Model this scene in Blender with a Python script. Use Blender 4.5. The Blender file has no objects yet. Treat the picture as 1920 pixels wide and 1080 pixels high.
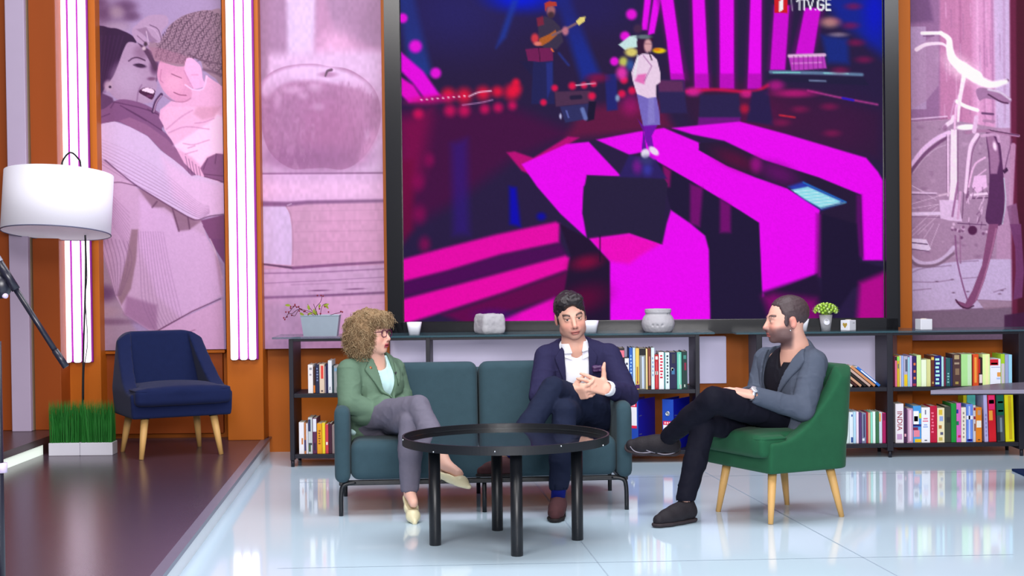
import bpy, bmesh, math, random
import numpy as np
from mathutils import Vector, Matrix, Euler
SC = bpy.context.scene
COL = SC.collection
PI = math.pi
rnd = random.Random(7)

# ------------------------------------------------------------------ camera
FPX = 3000.0
CAMZ = 1.254
PITCH = math.atan(64.0 / FPX)
ROLL = 0.0115
_F = np.array([0, math.cos(PITCH), -math.sin(PITCH)])
_U0 = np.array([0, math.sin(PITCH), math.cos(PITCH)])
_R0 = np.array([1.0, 0, 0])
_R = _R0 * math.cos(ROLL) - _U0 * math.sin(ROLL)
_U = _U0 * math.cos(ROLL) + _R0 * math.sin(ROLL)
CAM = np.array([0, 0, CAMZ])

def ray(px, py):
    return _R * ((px - 960) / FPX) - _U * ((py - 540) / FPX) + _F

def P(px, py, Y):
    """world point at depth Y seen at photo pixel px, py"""
    d = ray(px, py)
    return Vector(CAM + d * (Y / d[1]))

def PZ(px, py, z):
    d = ray(px, py)
    return Vector(CAM + d * ((z - CAMZ) / d[2]))

def proj(p):
    d = np.asarray(p, float) - CAM
    f = d @ _F
    return 960 + FPX * (d @ _R) / f, 540 - FPX * (d @ _U) / f

cd = bpy.data.cameras.new('camera')
cam = bpy.data.objects.new('camera', cd)
COL.objects.link(cam)
cd.sensor_width = 36.0
cd.lens = 36.0 * FPX / 1920.0
cd.clip_start = 0.05
cd.clip_end = 100
m = Matrix.Identity(4)
for i in range(3):
    m[i][0] = _R[i]; m[i][1] = _U[i]; m[i][2] = -_F[i]; m[i][3] = CAM[i]
cam.matrix_world = m
SC.camera = cam

# ------------------------------------------------------------------ colour and materials
def lin(c):
    out = []
    for v in c[:3]:
        v = v / 255.0
        out.append(v / 12.92 if v <= 0.04045 else ((v + 0.055) / 1.055) ** 2.4)
    return tuple(out)

def lin_np(a):
    return np.where(a <= 0.04045, a / 12.92, ((np.clip(a, 0, 2) + 0.055) / 1.055) ** 2.4)

_mats = {}
def mat(name, col, rough=0.6, spec=0.4, metal=0.0, var=0.06, scale=8.0, bump=0.0, bscale=60.0,
        stretch=(1, 1, 1), coat=0.0, sheen=0.0, emit=None, estr=0.0, trans=0.0, ior=1.45, col2=None):
    """procedural principled material: noise-varied colour plus optional fine bump"""
    if name in _mats:
        return _mats[name]
    m = bpy.data.materials.new(name)
    m.use_nodes = True
    nt = m.node_tree
    b = nt.nodes['Principled BSDF']
    c = lin(col)
    b.inputs['Roughness'].default_value = rough
    b.inputs['Specular IOR Level'].default_value = spec
    b.inputs['Metallic'].default_value = metal
    b.inputs['IOR'].default_value = ior
    if coat: 
        b.inputs['Coat Weight'].default_value = coat
        b.inputs['Coat Roughness'].default_value = 0.05
    if sheen:
        b.inputs['Sheen Weight'].default_value = sheen
        b.inputs['Sheen Roughness'].default_value = 0.5
    if trans:
        b.inputs['Transmission Weight'].default_value = trans
    if emit:
        b.inputs['Emission Color'].default_value = (*lin(emit), 1)
        b.inputs['Emission Strength'].default_value = estr
    tc = nt.nodes.new('ShaderNodeTexCoord')
    mp = nt.nodes.new('ShaderNodeMapping')
    mp.inputs['Scale'].default_value = stretch
    nt.links.new(tc.outputs['Object'], mp.inputs['Vector'])
    ns = nt.nodes.new('ShaderNodeTexNoise')
    ns.inputs['Scale'].default_value = scale
    ns.inputs['Detail'].default_value = 5
    nt.links.new(mp.outputs['Vector'], ns.inputs['Vector'])
    mx = nt.nodes.new('ShaderNodeMix'); mx.data_type = 'RGBA'
    if col2:
        d2 = lin(col2); a = c
    else:
        a = tuple(max(0, v * (1 - var)) for v in c); d2 = tuple(min(1, v * (1 + var)) for v in c)
    mx.inputs[6].default_value = (*a, 1); mx.inputs[7].default_value = (*d2, 1)
    nt.links.new(ns.outputs['Fac'], mx.inputs[0])
    nt.links.new(mx.outputs[2], b.inputs['Base Color'])
    if bump:
        n2 = nt.nodes.new('ShaderNodeTexNoise'); n2.inputs['Scale'].default_value = bscale
        n2.inputs['Detail'].default_value = 3
        nt.links.new(mp.outputs['Vector'], n2.inputs['Vector'])
        bp = nt.nodes.new('ShaderNodeBump'); bp.inputs['Strength'].default_value = bump
        bp.inputs['Distance'].default_value = 0.004
        nt.links.new(n2.outputs['Fac'], bp.inputs['Height'])
        nt.links.new(bp.outputs['Normal'], b.inputs['Normal'])
    _mats[name] = m
    return m

def attr_mat(name, rough=0.5, emit=False, gain=1.0, spec=0.3, sheen=0.0, bump=0.0, bscale=150):
    """material whose colour is the printed / displayed picture stored in the mesh colour attribute"""
    if name in _mats:
        return _mats[name]
    m = bpy.data.materials.new(name); m.use_nodes = True
    nt = m.node_tree; b = nt.nodes['Principled BSDF']
    at = nt.nodes.new('ShaderNodeAttribute'); at.attribute_name = 'pic'
    b.inputs['Roughness'].default_value = rough
    b.inputs['Specular IOR Level'].default_value = spec
    if sheen: b.inputs['Sheen Weight'].default_value = sheen
    if emit:
        b.inputs['Base Color'].default_value = (0.0, 0.0, 0.0, 1)
        nt.links.new(at.outputs['Color'], b.inputs['Emission Color'])
        b.inputs['Emission Strength'].default_value = gain
    else:
        nt.links.new(at.outputs['Color'], b.inputs['Base Color'])
    if bump:
        tc = nt.nodes.new('ShaderNodeTexCoord')
        n2 = nt.nodes.new('ShaderNodeTexNoise'); n2.inputs['Scale'].default_value = bscale
        nt.links.new(tc.outputs['Object'], n2.inputs['Vector'])
        bp = nt.nodes.new('ShaderNodeBump'); bp.inputs['Strength'].default_value = bump
        bp.inputs['Distance'].default_value = 0.003
        nt.links.new(n2.outputs['Fac'], bp.inputs['Height'])
        nt.links.new(bp.outputs['Normal'], b.inputs['Normal'])
    _mats[name] = m
    return m

# ------------------------------------------------------------------ objects
def tag(o, label=None, cat=None, group=None, kind=None):
    if label: o['label'] = label
    if cat: o['category'] = cat
    if group: o['group'] = group
    if kind: o['kind'] = kind
    return o

def thing(name, label, cat, loc=(0, 0, 0), rz=0.0, group=None):
    o = bpy.data.objects.new(name, None)
    o.empty_display_size = 0.05
    COL.objects.link(o)
    o.location = loc; o.rotation_euler = (0, 0, rz)
    return tag(o, label, cat, group)

def obj(name, bm, m, parent=None, smooth=False, world=False, loc=None):
    """bmesh -> ONE mesh object; world=True when its vertices are world coordinates under an unrotated parent"""
    me = bpy.data.meshes.new(name)
    bm.to_mesh(me); bm.free()
    o = bpy.data.objects.new(name, me)
    COL.objects.link(o)
    if isinstance(m, (list, tuple)):
        for x in m: me.materials.append(x)
    elif m: me.materials.append(m)
    if smooth:
        for p in me.polygons: p.use_smooth = True
    if parent:
        o.parent = parent
        if world:
            me.transform(Matrix.Translation(-Vector(_wloc(parent))))
    if loc is not None: o.location = loc
    return o

def _wloc(o):
    v = Vector(o.location)
    while o.parent:
        o = o.parent; v += Vector(o.location)
    return v

def pydata(name, verts, faces, m, parent=None, smooth=True, world=False, pic=None):
    me = bpy.data.meshes.new(name)
    verts = np.asarray(verts, np.float32)
    if parent and world:
        verts = verts - np.array(_wloc(parent), np.float32)
    faces = np.asarray(faces, np.int32)
    n = len(faces); k = faces.shape[1]
    me.vertices.add(len(verts)); me.vertices.foreach_set('co', verts.ravel())
    me.loops.add(n * k); me.loops.foreach_set('vertex_index', faces.ravel())
    me.polygons.add(n)
    me.polygons.foreach_set('loop_start', np.arange(0, n * k, k, dtype=np.int32))
    me.polygons.foreach_set('use_smooth', np.full(n, smooth, dtype=bool))
    me.update(calc_edges=True)
    if pic is not None:
        a = me.color_attributes.new('pic', 'FLOAT_COLOR', 'POINT')
        c = np.ones((len(verts), 4), np.float32); c[:, :3] = pic
        a.data.foreach_set('color', c.ravel())
    me.validate()
    o = bpy.data.objects.new(name, me); COL.objects.link(o)
    if m: me.materials.append(m)
    if parent: o.parent = parent
    return o

# ------------------------------------------------------------------ bmesh shapes
def BM(): return bmesh.new()

def box(bm, x0, x1, y0, y1, z0, z1, bev=0.0, seg=2, M=None, taper=None):
    vs = []
    for x, y, z in ((x0, y0, z0), (x1, y0, z0), (x1, y1, z0), (x0, y1, z0), (x0, y0, z1), (x1, y0, z1), (x1, y1, z1), (x0, y1, z1)):
        if taper and z == z1:
            cx, cy = (x0 + x1) / 2, (y0 + y1) / 2
            x = cx + (x - cx) * taper; y = cy + (y - cy) * taper
        v = Vector((x, y, z))
        vs.append(bm.verts.new(M @ v if M else v))
    fs = [bm.faces.new([vs[i] for i in f]) for f in ((0, 3, 2, 1), (4, 5, 6, 7), (0, 1, 5, 4), (1, 2, 6, 5), (2, 3, 7, 6), (3, 0, 4, 7))]
    if bev > 0:
        es = set(e for f in fs for e in f.edges)
        bmesh.ops.bevel(bm, geom=list(es), offset=bev, segments=seg, affect='EDGES', profile=0.5, clamp_overlap=True)
    return bm

def tube(bm, pts, r, n=10, cap=True):
    pts = [Vector(p) for p in pts]
    rs = r if isinstance(r, (list, tuple)) else [r] * len(pts)
    rings = []; up = None
    for i, p in enumerate(pts):
        d = (pts[min(i + 1, len(pts) - 1)] - pts[max(i - 1, 0)])
        if d.length < 1e-9: d = Vector((0, 0, 1))
        d.normalize()
        if up is None:
            up = d.orthogonal().normalized()
        else:
            up = (up - d * up.dot(d))
            up = up.normalized() if up.length > 1e-6 else d.orthogonal().normalized()
        s = d.cross(up)
        rings.append([bm.verts.new(p + (up * math.cos(2 * PI * k / n) + s * math.sin(2 * PI * k / n)) * rs[i]) for k in range(n)])
    for a, b in zip(rings, rings[1:]):
        for k in range(n):
            bm.faces.new((a[k], a[(k + 1) % n], b[(k + 1) % n], b[k]))
    if cap:
        bm.faces.new(list(reversed(rings[0]))); bm.faces.new(rings[-1])
    return bm

def lathe(bm, prof, c=(0, 0, 0), n=32, sq=None, M=None):
    """revolve (r, z) profile; sq=(power, ) turns circles into rounded squares"""
    rings = []
    for r, z in prof:
        ring = []
        for k in range(n):
            a = 2 * PI * (k + 0.5) / n
            x, y = math.cos(a), math.sin(a)
            if sq:
                e = sq; q = (abs(x) ** e + abs(y) ** e) ** (-1.0 / e); x *= q; y *= q
            v = Vector((c[0] + r * x, c[1] + r * y, c[2] + z))
            ring.append(bm.verts.new(M @ v if M else v))
        rings.append(ring)
    for a, b in zip(rings, rings[1:]):
        for k in range(n):
            bm.faces.new((a[k], a[(k + 1) % n], b[(k + 1) % n], b[k]))
    if prof[0][0] > 1e-5: bm.faces.new(list(reversed(rings[0])))
    if prof[-1][0] > 1e-5: bm.faces.new(rings[-1])
    bmesh.ops.remove_doubles(bm, verts=bm.verts, dist=1e-6)
    return bm

def ball(bm, c, r, sx=1, sy=1, sz=1, u=12, v=8, R=None):
    M = Matrix.Translation(c)
    if R is not None: M = M @ R.to_4x4()
    M = M @ Matrix.Diagonal((r * sx, r * sy, r * sz, 1))
    bmesh.ops.create_uvsphere(bm, u_segments=u, v_segments=v, radius=1, matrix=M)
    return bm

def prism(bm, poly, depth_vec):
    """extrude a planar polygon (3D points) by depth_vec"""
    a = [bm.verts.new(Vector(p)) for p in poly]
    d = Vector(depth_vec)
    b = [bm.verts.new(Vector(p) + d) for p in poly]
    n = len(a)
    bm.faces.new(a); bm.faces.new(list(reversed(b)))
    for i in range(n):
        bm.faces.new((a[i], b[i], b[(i + 1) % n], a[(i + 1) % n]))
    bmesh.ops.recalc_face_normals(bm, faces=bm.faces)
    return bm

def catmull(pts, n=6, closed=False):
    pts = [np.asarray(p, float) for p in pts]
    out = []; L = len(pts)
    rng = range(L) if closed else range(L - 1)
    for i in rng:
        if closed:
            p0, p1, p2, p3 = pts[i - 1], pts[i], pts[(i + 1) % L], pts[(i + 2) % L]
        else:
            p1, p2 = pts[i], pts[i + 1]
            p0 = pts[i - 1] if i else p1 * 2 - p2
            p3 = pts[i + 2] if i + 2 < L else p2 * 2 - p1
        for k in range(n):
            t = k / n
            out.append(0.5 * ((2 * p1) + (-p0 + p2) * t + (2 * p0 - 5 * p1 + 4 * p2 - p3) * t * t + (-p0 + 3 * p1 - 3 * p2 + p3) * t ** 3))
    if not closed: out.append(pts[-1])
    return out

# ------------------------------------------------------------------ picture painter (prints and the video image)
def vnoise(X, Y, s, seed=0):
    r = np.random.RandomState(seed); T = r.rand(64, 64)
    x = X / s; y = Y / s
    xi = np.floor(x).astype(int); yi = np.floor(y).astype(int)
    fx = x - xi; fy = y - yi
    fx = fx * fx * (3 - 2 * fx); fy = fy * fy * (3 - 2 * fy)
    g = lambda a, b: T[a % 64, b % 64]
    return (g(xi, yi) * (1 - fx) + g(xi + 1, yi) * fx) * (1 - fy) + (g(xi, yi + 1) * (1 - fx) + g(xi + 1, yi + 1) * fx) * fy

class Paint:
    def __init__(s, X, Y, base):
        s.X, s.Y = X.ravel(), Y.ravel()
        s.C = np.tile(np.array(base, float) / 255, (len(s.X), 1))
    def _blend(s, idx, a, col):
        a = a[:, None]
        c = col(s.X[idx], s.Y[idx]) / 255 if callable(col) else np.array(col, float) / 255
        s.C[idx] = s.C[idx] * (1 - a) + c * a
    def _near(s, pts, pad):
        p = np.asarray(pts)
        return np.nonzero((s.X > p[:, 0].min() - pad) & (s.X < p[:, 0].max() + pad) & (s.Y > p[:, 1].min() - pad) & (s.Y < p[:, 1].max() + pad))[0]
    def poly(s, pts, col, blur=1.0, al=1.0, smooth=False, tr=None, tex=None):
        if tr: pts = [tr(*p) for p in pts]
        if smooth: pts = catmull(pts, 5, True)
        p = np.asarray(pts, float)
        idx = s._near(p, blur)
        if len(idx) == 0: return
        x, y = s.X[idx], s.Y[idx]
        d = np.full(len(idx), 1e9); ins = np.zeros(len(idx), bool)
        n = len(p)
        for i in range(n):
            ax, ay = p[i]; bx, by = p[(i + 1) % n]
            ex, ey = bx - ax, by - ay
            L = ex * ex + ey * ey + 1e-12
            t = np.clip(((x - ax) * ex + (y - ay) * ey) / L, 0, 1)
            d = np.minimum(d, (x - ax - t * ex) ** 2 + (y - ay - t * ey) ** 2)
            c = (ay > y) != (by > y)
            if ey != 0:
                ins ^= c & (x < ex * (y - ay) / ey + ax)
        sd = np.sqrt(d) * np.where(ins, 1, -1)
        a = np.clip(sd / (2 * blur) + 0.5, 0, 1); a = a * a * (3 - 2 * a) * al
        if tex is not None: a = a * tex(x, y)
        s._blend(idx, a, col)
    def ell(s, cx, cy, rx, ry, col, blur=0.3, al=1.0, rot=0.0, tr=None, sc=1.0):
        if tr: cx, cy = tr(cx, cy); rx *= sc; ry *= sc
        R = max(rx, ry) * (1 + blur)
        idx = s._near([(cx - R, cy - R), (cx + R, cy + R)], 1)
        if len(idx) == 0: return
        x, y = s.X[idx] - cx, s.Y[idx] - cy
        c, q = math.cos(rot), math.sin(rot)
        u = (x * c + y * q) / rx; v = (-x * q + y * c) / ry
        r = np.sqrt(u * u + v * v)
        a = np.clip((1 + blur - r) / (2 * blur), 0, 1); a = a * a * (3 - 2 * a) * al
        s._blend(idx, a, col)
    def line(s, pts, w, col, blur=0.7, al=1.0, smooth=False, tr=None):
        if tr: pts = [tr(*p) for p in pts]
        if smooth: pts = catmull(pts, 5)
        p = np.asarray(pts, float); n = len(p)
        w2 = (w if isinstance(w, (list, tuple)) else [w, w])
        idx = s._near(p, max(w2) + blur)
        if len(idx) == 0: return
        x, y = s.X[idx], s.Y[idx]
        a = np.zeros(len(idx))
        for i in range(n - 1):
            ax, ay = p[i]; ex, ey = p[i + 1] - p[i]
            t = np.clip(((x - ax) * ex + (y - ay) * ey) / (ex * ex + ey * ey + 1e-12), 0, 1)
            d = np.sqrt((x - ax - t * ex) ** 2 + (y - ay - t * ey) ** 2)
            ww = w2[0] + (w2[1] - w2[0]) * ((i + t) / (n - 1))
            a = np.maximum(a, np.clip((ww / 2 - d) / (2 * blur) + 0.5, 0, 1))
        s._blend(idx, a * al, col)
    def mul(s, f, idx=None):
        s.C *= f[:, None] if f.ndim == 1 else f

def TR(ox, oy, sc):
    return lambda x, y: (ox + x / sc, oy + y / sc)

def panel_grid(px0, px1, pyt, pyb, Y, step, yref=None, yaw=0.0):
    """upright rectangle whose edges stand at the depth Y; returns grid points and their photo pixels"""
    yr = yref if yref is not None else (max(pyt, 0) + pyb) / 2
    a = P(px0, yr, Y); b = P(px1, yr, Y)
    xm = (px0 + px1) / 2
    zb = P(xm, pyb, Y).z; zt = P(xm, pyt, Y).z
    w = b.x - a.x; h = zt - zb
    nx = max(2, int((px1 - px0) / step)); ny = max(2, int((pyb - pyt) / step))
    u = np.linspace(0, 1, nx + 1); v = np.linspace(0, 1, ny + 1)
    U, V = np.meshgrid(u, v)
    X = a.x + U * w; Z = zt - V * h; YY = np.full_like(X, Y) + (U - 0.5) * w * math.tan(yaw)
    pts = np.stack([X.ravel(), YY.ravel(), Z.ravel()], 1)
    d = pts - CAM
    f = d @ _F
    PX = 960 + FPX * (d @ _R) / f; PY = 540 - FPX * (d @ _U) / f
    W = nx + 1
    i = np.arange(ny)[:, None] * W + np.arange(nx)[None, :]
    faces = np.stack([i, i + W, i + W + 1, i + 1], -1).reshape(-1, 4)
    return pts, faces, PX, PY, (a.x, b.x, zb, zt)
# ================================================================== PICTURES
def paint_family(X, Y):
    p = Paint(X, Y, (172, 152, 190))
    A = TR(170, 0, 4.908); B = TR(170, 200, 4.5); C = TR(170, 430, 4.5)
    p.poly([(0, 0), (330, 0), (400, 120), (330, 250), (0, 320)], (150, 125, 160), 12, tr=A)
    for e in ((110, 120, 75, 70), (330, 60, 90, 55), (380, 150, 70, 40), (60, 20, 80, 40)):
        p.ell(*e, (112, 78, 118), 0.8, 0.8, tr=A, sc=1 / 4.908)
    p.ell(240, 110, 60, 50, (168, 145, 165), 0.8, 0.8, tr=A, sc=1 / 4.908)
    p.ell(250, 250, 110, 45, (176, 155, 182), 0.7, 0.8, tr=A, sc=1 / 4.908)
    # low background
    p.poly([(0, 60), (80, 60), (300, 700), (500, 1080), (0, 1080)], (172, 148, 172), 6, tr=C)
    p.ell(100, 540, 120, 65, (118, 82, 124), 0.7, 0.9, tr=C, sc=1 / 4.5)
    p.ell(120, 690, 140, 40, (178, 152, 172), 0.6, 0.8, tr=C, sc=1 / 4.5)
    p.ell(150, 780, 230, 26, (140, 108, 140), 0.7, 0.8, tr=C, sc=1 / 4.5)
    # dark hair
    p.poly([(20, 310), (190, 258), (300, 285), (390, 335), (420, 395), (345, 400), (300, 470), (260, 590), (215, 700), (160, 770), (110, 850), (70, 1000), (20, 1060)],
           (70, 34, 82), 1.2, tr=A, smooth=True)
    for k in range(7):
        p.line([(60 + k * 40, 330), (60 + k * 28, 560), (50 + k * 14, 850)], 1.6, (98, 60, 108), 1.5, 0.5, True, tr=A)
    # her face
    p.poly([(345, 390), (430, 400), (520, 450), (575, 560), (612, 660), (600, 740), (612, 790), (590, 870), (560, 940), (430, 950), (260, 920), (180, 850), (175, 760), (215, 690), (255, 590), (300, 470)],
           (178, 152, 184), 1.0, tr=A, smooth=True)
    p.ell(330, 720, 130, 140, (186, 163, 194), 0.6, 0.9, tr=A, sc=1 / 4.908)
    p.ell(470, 480, 70, 60, (140, 106, 140), 0.6, 0.6, tr=A, sc=1 / 4.908)
    p.ell(590, 610, 40, 70, (96, 56, 100), 0.7, 0.9, tr=A, sc=1 / 4.908)
    p.poly([(430, 390), (560, 470), (620, 640), (590, 650), (520, 520), (470, 440)], (96, 60, 98), 1.4, 0.9, tr=A)
    p.line([(350, 562), (390, 535), (440, 532), (500, 556)], 2.2, (88, 48, 92), 0.8, 1, True, tr=A)
    p.ell(455, 605, 52, 18, (80, 44, 88), 0.5, 1, 0.15, tr=A, sc=1 / 4.908)
    p.line([(395, 600), (450, 588), (500, 610)], 1.2, (60, 26, 70), 0.6, 1, True, tr=A)
    p.line([(600, 560), (615, 670), (605, 745)], 2.0, (108, 66, 110), 1.2, 0.8, True, tr=A)
    p.ell(560, 725, 38, 16, (124, 82, 122), 0.6, 0.8, tr=A, sc=1 / 4.908)
    p.line([(470, 780), (440, 840), (425, 930)], 1.5, (130, 92, 134), 1.2, 0.8, True, tr=A)
    p.poly([(443, 845), (500, 805), (585, 825), (592, 860), (565, 915), (510, 890)], (88, 34, 84), 0.6, tr=A, smooth=True)
    p.poly([(468, 830), (515, 808), (578, 826), (575, 862), (520, 848)], (226, 204, 226), 0.5, tr=A, smooth=True)
    p.ell(540, 885, 30, 12, (120, 62, 112), 0.5, 0.8, tr=A, sc=1 / 4.908)
    p.ell(160, 790, 38, 50, (190, 165, 190), 0.5, 0.9, tr=A, sc=1 / 4.908)
    p.ell(178, 800, 12, 12, (70, 36, 80), 0.5, 1, tr=A, sc=1 / 4.908)
    # hair strands behind the ear
    p.poly([(90, 850), (200, 900), (260, 1080), (40, 1080)], (104, 66, 110), 2, 0.9, tr=A)
    # scarf
    p.poly([(30, 165), (200, 125), (330, 170), (470, 240), (560, 330), (640, 405), (780, 522), (850, 585), (1130, 650), (1130, 575), (960, 560), (900, 470), (760, 370), (650, 240), (600, 190), (635, 130), (590, 60), (430, -30), (240, -60), (110, 20), (30, 30)],
           (140, 98, 142), 0.9, tr=B, smooth=True)
    p.poly([(240, 120), (330, 170), (480, 245), (600, 370), (780, 515), (850, 560), (760, 410), (640, 270), (470, 150), (330, 90)], (158, 114, 154), 1.5, 0.9, tr=B)
    for k, pts in enumerate((((250, -10), (430, 90), (600, 200)), ((300, 20), (470, 120)), ((480, 20), (600, 90), (620, 180)), ((200, -40), (420, 10), (560, 60)), ((170, 10), (200, -40)), ((60, 100), (160, 60)))):
        p.line(pts, 1.8, (104, 62, 108), 1.0, 0.85, True, tr=B)
    # child's jacket
    p.poly([(630, 1085), (640, 1010), (740, 930), (830, 930), (920, 890), (870, 780), (950, 830), (1035, 815), (1060, 690), (1130, 740), (1230, 800), (1230, 1500), (1180, 1700), (1010, 1650), (860, 1500)], (222, 176, 212), 1.0, tr=A)
    p.poly([(600, 60), (640, 0), (1130, 0), (1130, 400), (1060, 395), (985, 420), (930, 500), (860, 430), (760, 370), (650, 240), (620, 190)], (226, 182, 216), 1.0, tr=B)
    p.poly([(700, 330), (1000, 130), (1060, 60), (1130, 90), (1130, 395), (1060, 395), (985, 420), (930, 500), (860, 430)], (240, 205, 236), 4, 0.9, tr=B)
    p.poly([(900, 0), (1100, 0), (1040, 90), (940, 110), (870, 60)], (208, 160, 190), 4, 0.8, tr=B)
    for pts in (((640, 190), (760, 90), (860, 30)), ((660, 220), (800, 170), (1000, 190)), ((780, 310), (870, 320), (1000, 280)), ((820, 350), (880, 330)), ((880, 140), (960, 130), (1040, 100)), ((800, 400), (900, 370))):
        p.line(pts, 1.5, (190, 136, 180), 1.4, 0.8, True, tr=B)
    # zip
    p.line([(575, 1030), (600, 940), (650, 870)], 6.0, (86, 44, 96), 0.8, 1, True, tr=A)
    p.line([(580, 1030), (606, 940), (650, 880)], 2.0, (190, 160, 190), 0.7, 1, True, tr=A)
    # child's face
    p.poly([(640, 560), (720, 560), (880, 600), (900, 700), (930, 890), (850, 945), (760, 920), (690, 860), (640, 780), (612, 690)], (214, 160, 196), 1.0, tr=A, smooth=True)
    p.ell(760, 770, 90, 80, (226, 174, 206), 0.7, 0.8, tr=A, sc=1 / 4.908)
    p.line([(745, 680), (790, 700), (835, 718)], 1.6, (150, 92, 130), 0.7, 1, True, tr=A)
    p.line([(650, 640), (640, 730), (665, 760)], 1.4, (186, 126, 166), 1.0, 0.9, True, tr=A)
    p.line([(765, 850), (820, 872), (880, 878)], 1.6, (150, 86, 126), 0.7, 1, True, tr=A)
    p.line([(680, 880), (760, 930), (860, 935), (920, 905)], 1.4, (168, 112, 150), 1, 0.8, True, tr=A)
    # knitted hat
    p.poly([(560, 470), (520, 400), (600, 370), (680, 320), (720, 240), (840, 150), (980, 105), (1090, 95), (1230, 140), (1230, 760), (1140, 715), (1040, 640), (1010, 560), (920, 535), (880, 600), (800, 610), (690, 580), (640, 560), (590, 560)],
           (164, 136, 158), 1.0, tr=A, smooth=True)
    def knit(x, y):
        u = (x - 390) * 0.86 + (y - 60) * 0.50; v = -(x - 390) * 0.50 + (y - 60) * 0.86
        u = u + 2.2 * np.sin(v / 9.0) + 3 * (vnoise(x, y, 14, 3) - .5)
        cu = (u / 10.5) % 1.0 * 2 - 1
        ph = (v / 6.4 + np.abs(cu) * 1.1 + np.floor(u / 10.5) * .5) % 1.0
        d = np.maximum(np.exp(-((ph - .5) / .16) ** 2), np.exp(-((np.abs(cu) - 1) / .22) ** 2) * .9)
        return np.clip(d * (.45 + .75 * vnoise(x, y, 7, 12)), 0, 1)
    p.poly([(600, 400), (720, 240), (840, 150), (980, 105), (1090, 95), (1230, 140), (1230, 740), (1010, 560), (880, 590), (690, 570), (590, 540)], (92, 64, 92), 1.0, tr=A, tex=knit)
    p.poly([(520, 430), (640, 440), (900, 520), (880, 600), (690, 580), (600, 570)], (176, 130, 158), 2.5, 0.55, tr=A)
    p.line([(900, 500), (1040, 560), (1200, 590)], 2.5, (110, 80, 108), 1.5, 0.8, True, tr=A)
    p.line([(1040, 640), (1120, 660), (1200, 690)], 5, (120, 90, 118), 2, 0.8, True, tr=A)
    # her hand
    p.poly([(380, 275), (430, 220), (520, 150), (620, 135), (700, 150), (712, 220), (655, 290), (655, 350), (625, 395), (560, 370), (520, 300), (500, 330), (540, 400), (520, 415), (440, 395), (395, 340)], (182, 156, 188), 0.9, tr=A, smooth=True)
    p.poly([(420, 270), (510, 250), (560, 330), (620, 380), (560, 400), (500, 330)], (150, 120, 154), 1.5, 0.7, tr=A)
    p.line([(500, 240), (580, 270), (640, 350)], 1.4, (196, 172, 202), 0.9, 0.9, True, tr=A)
    p.line([(512, 290), (530, 380)], 1.6, (206, 184, 208), 0.7, 1, tr=A)
    p.line([(545, 230), (620, 270), (652, 370)], 1.3, (104, 72, 110), 0.8, 0.9, True, tr=A)
    p.line([(430, 330), (520, 410)], 1.4, (118, 84, 122), 1, 0.8, tr=A)
    p.ell(505, 405, 16, 20, (86, 60, 84), 0.5, 1, tr=A, sc=1 / 4.908)
    p.ell(490, 445, 18, 18, (200, 178, 196), 0.5, 1, tr=A, sc=1 / 4.908)
    # child's hand and cuff
    p.poly([(880, 545), (930, 535), (975, 570), (1015, 620), (1030, 720), (1050, 790), (940, 815), (905, 740), (865, 650)], (232, 180, 220), 0.9, tr=A, smooth=True)
    p.line([(930, 690), (990, 690)], 1.2, (196, 140, 186), 0.9, 0.8, tr=A)
    p.line([(870, 780), (945, 825), (1035, 815), (1070, 700)], 2.6, (240, 196, 230), 0.8, 1, True, tr=A)
    p.line([(860, 650), (905, 740), (940, 810)], 1.4, (190, 132, 176), 0.9, 0.8, True, tr=A)
    # sweater: body then arm
    p.poly([(30, 400), (200, 520), (400, 690), (800, 900), (940, 960), (980, 1100), (1050, 1220), (1110, 1440), (1112, 1595), (760, 1785), (540, 1905), (490, 1885), (290, 1755), (210, 1595), (60, 1115), (20, 1000)], (198, 168, 200), 0.9, tr=B)
    p.poly([(410, 760), (980, 1100), (1110, 1440), (1112, 1595), (760, 1780), (560, 1600), (420, 1200)], (208, 176, 214), 6, 0.9, tr=B)
    p.poly([(400, 690), (560, 740), (800, 900), (940, 960), (900, 990), (830, 1040), (740, 1050), (690, 900), (620, 850), (520, 850)], (142, 108, 132), 3, 0.75, tr=B)
    for pts in (((690, 860), (745, 1050)), ((820, 930), (835, 1030)), ((560, 800), (520, 850))):
        p.line(pts, 2.2, (104, 66, 100), 1.2, 0.8, tr=B)
    p.poly([(345, 0), (400, 0), (385, 250), (340, 500), (260, 640), (225, 560), (300, 250)], (150, 120, 136), 2.5, 0.8, tr=C)
    p.poly([(300, 560), (560, 640), (560, 860), (480, 840), (280, 720)], (152, 110, 150), 5, 0.6, tr=C)
    for k in range(8):
        x = 70 + k * 34
        p.line([(x, 60 + k * 6), (x + 60 - k * 3, 280), (210 + k * 6, 560)], 1.0, (140, 106, 142), 0.9, 0.65, True, tr=C)
    for k in range(11):
        x = 420 + k * 22
        p.line([(x - 20 - k, 20), (x + k * 3, 330), (x + 20 + k * 10, 620 + k * 8), (540 + k * 24, 850 - k * 10)], 1.0, (150, 114, 156), 0.9, 0.6 - 0.02 * k, True, tr=C)
    for k in range(12):
        p.line([(60 + k * 12, 640 + k * 34), (190 + k * 6, 760 + k * 32), (330, 900 + k * 36)], 0.9, (158, 124, 158), 0.8, 0.5, True, tr=B)
    p.line([(545, 868), (690, 785), (860, 690), (1095, 585)], [2.2, 1.2], (96, 40, 84), 0.7, 0.95, tr=C)
    p.poly([(545, 872), (760, 755), (1110, 590), (1130, 1080), (500, 1080)], (206, 170, 206), 1.2, tr=C)
    p.line([(780, 880), (880, 848)], 1.3, (150, 104, 140), 0.8, 0.9, tr=C)
    p.poly([(945, -30), (1130, -60), (1130, 290), (1060, 180), (985, 40)], (132, 84, 132), 1.0, tr=C)
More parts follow.
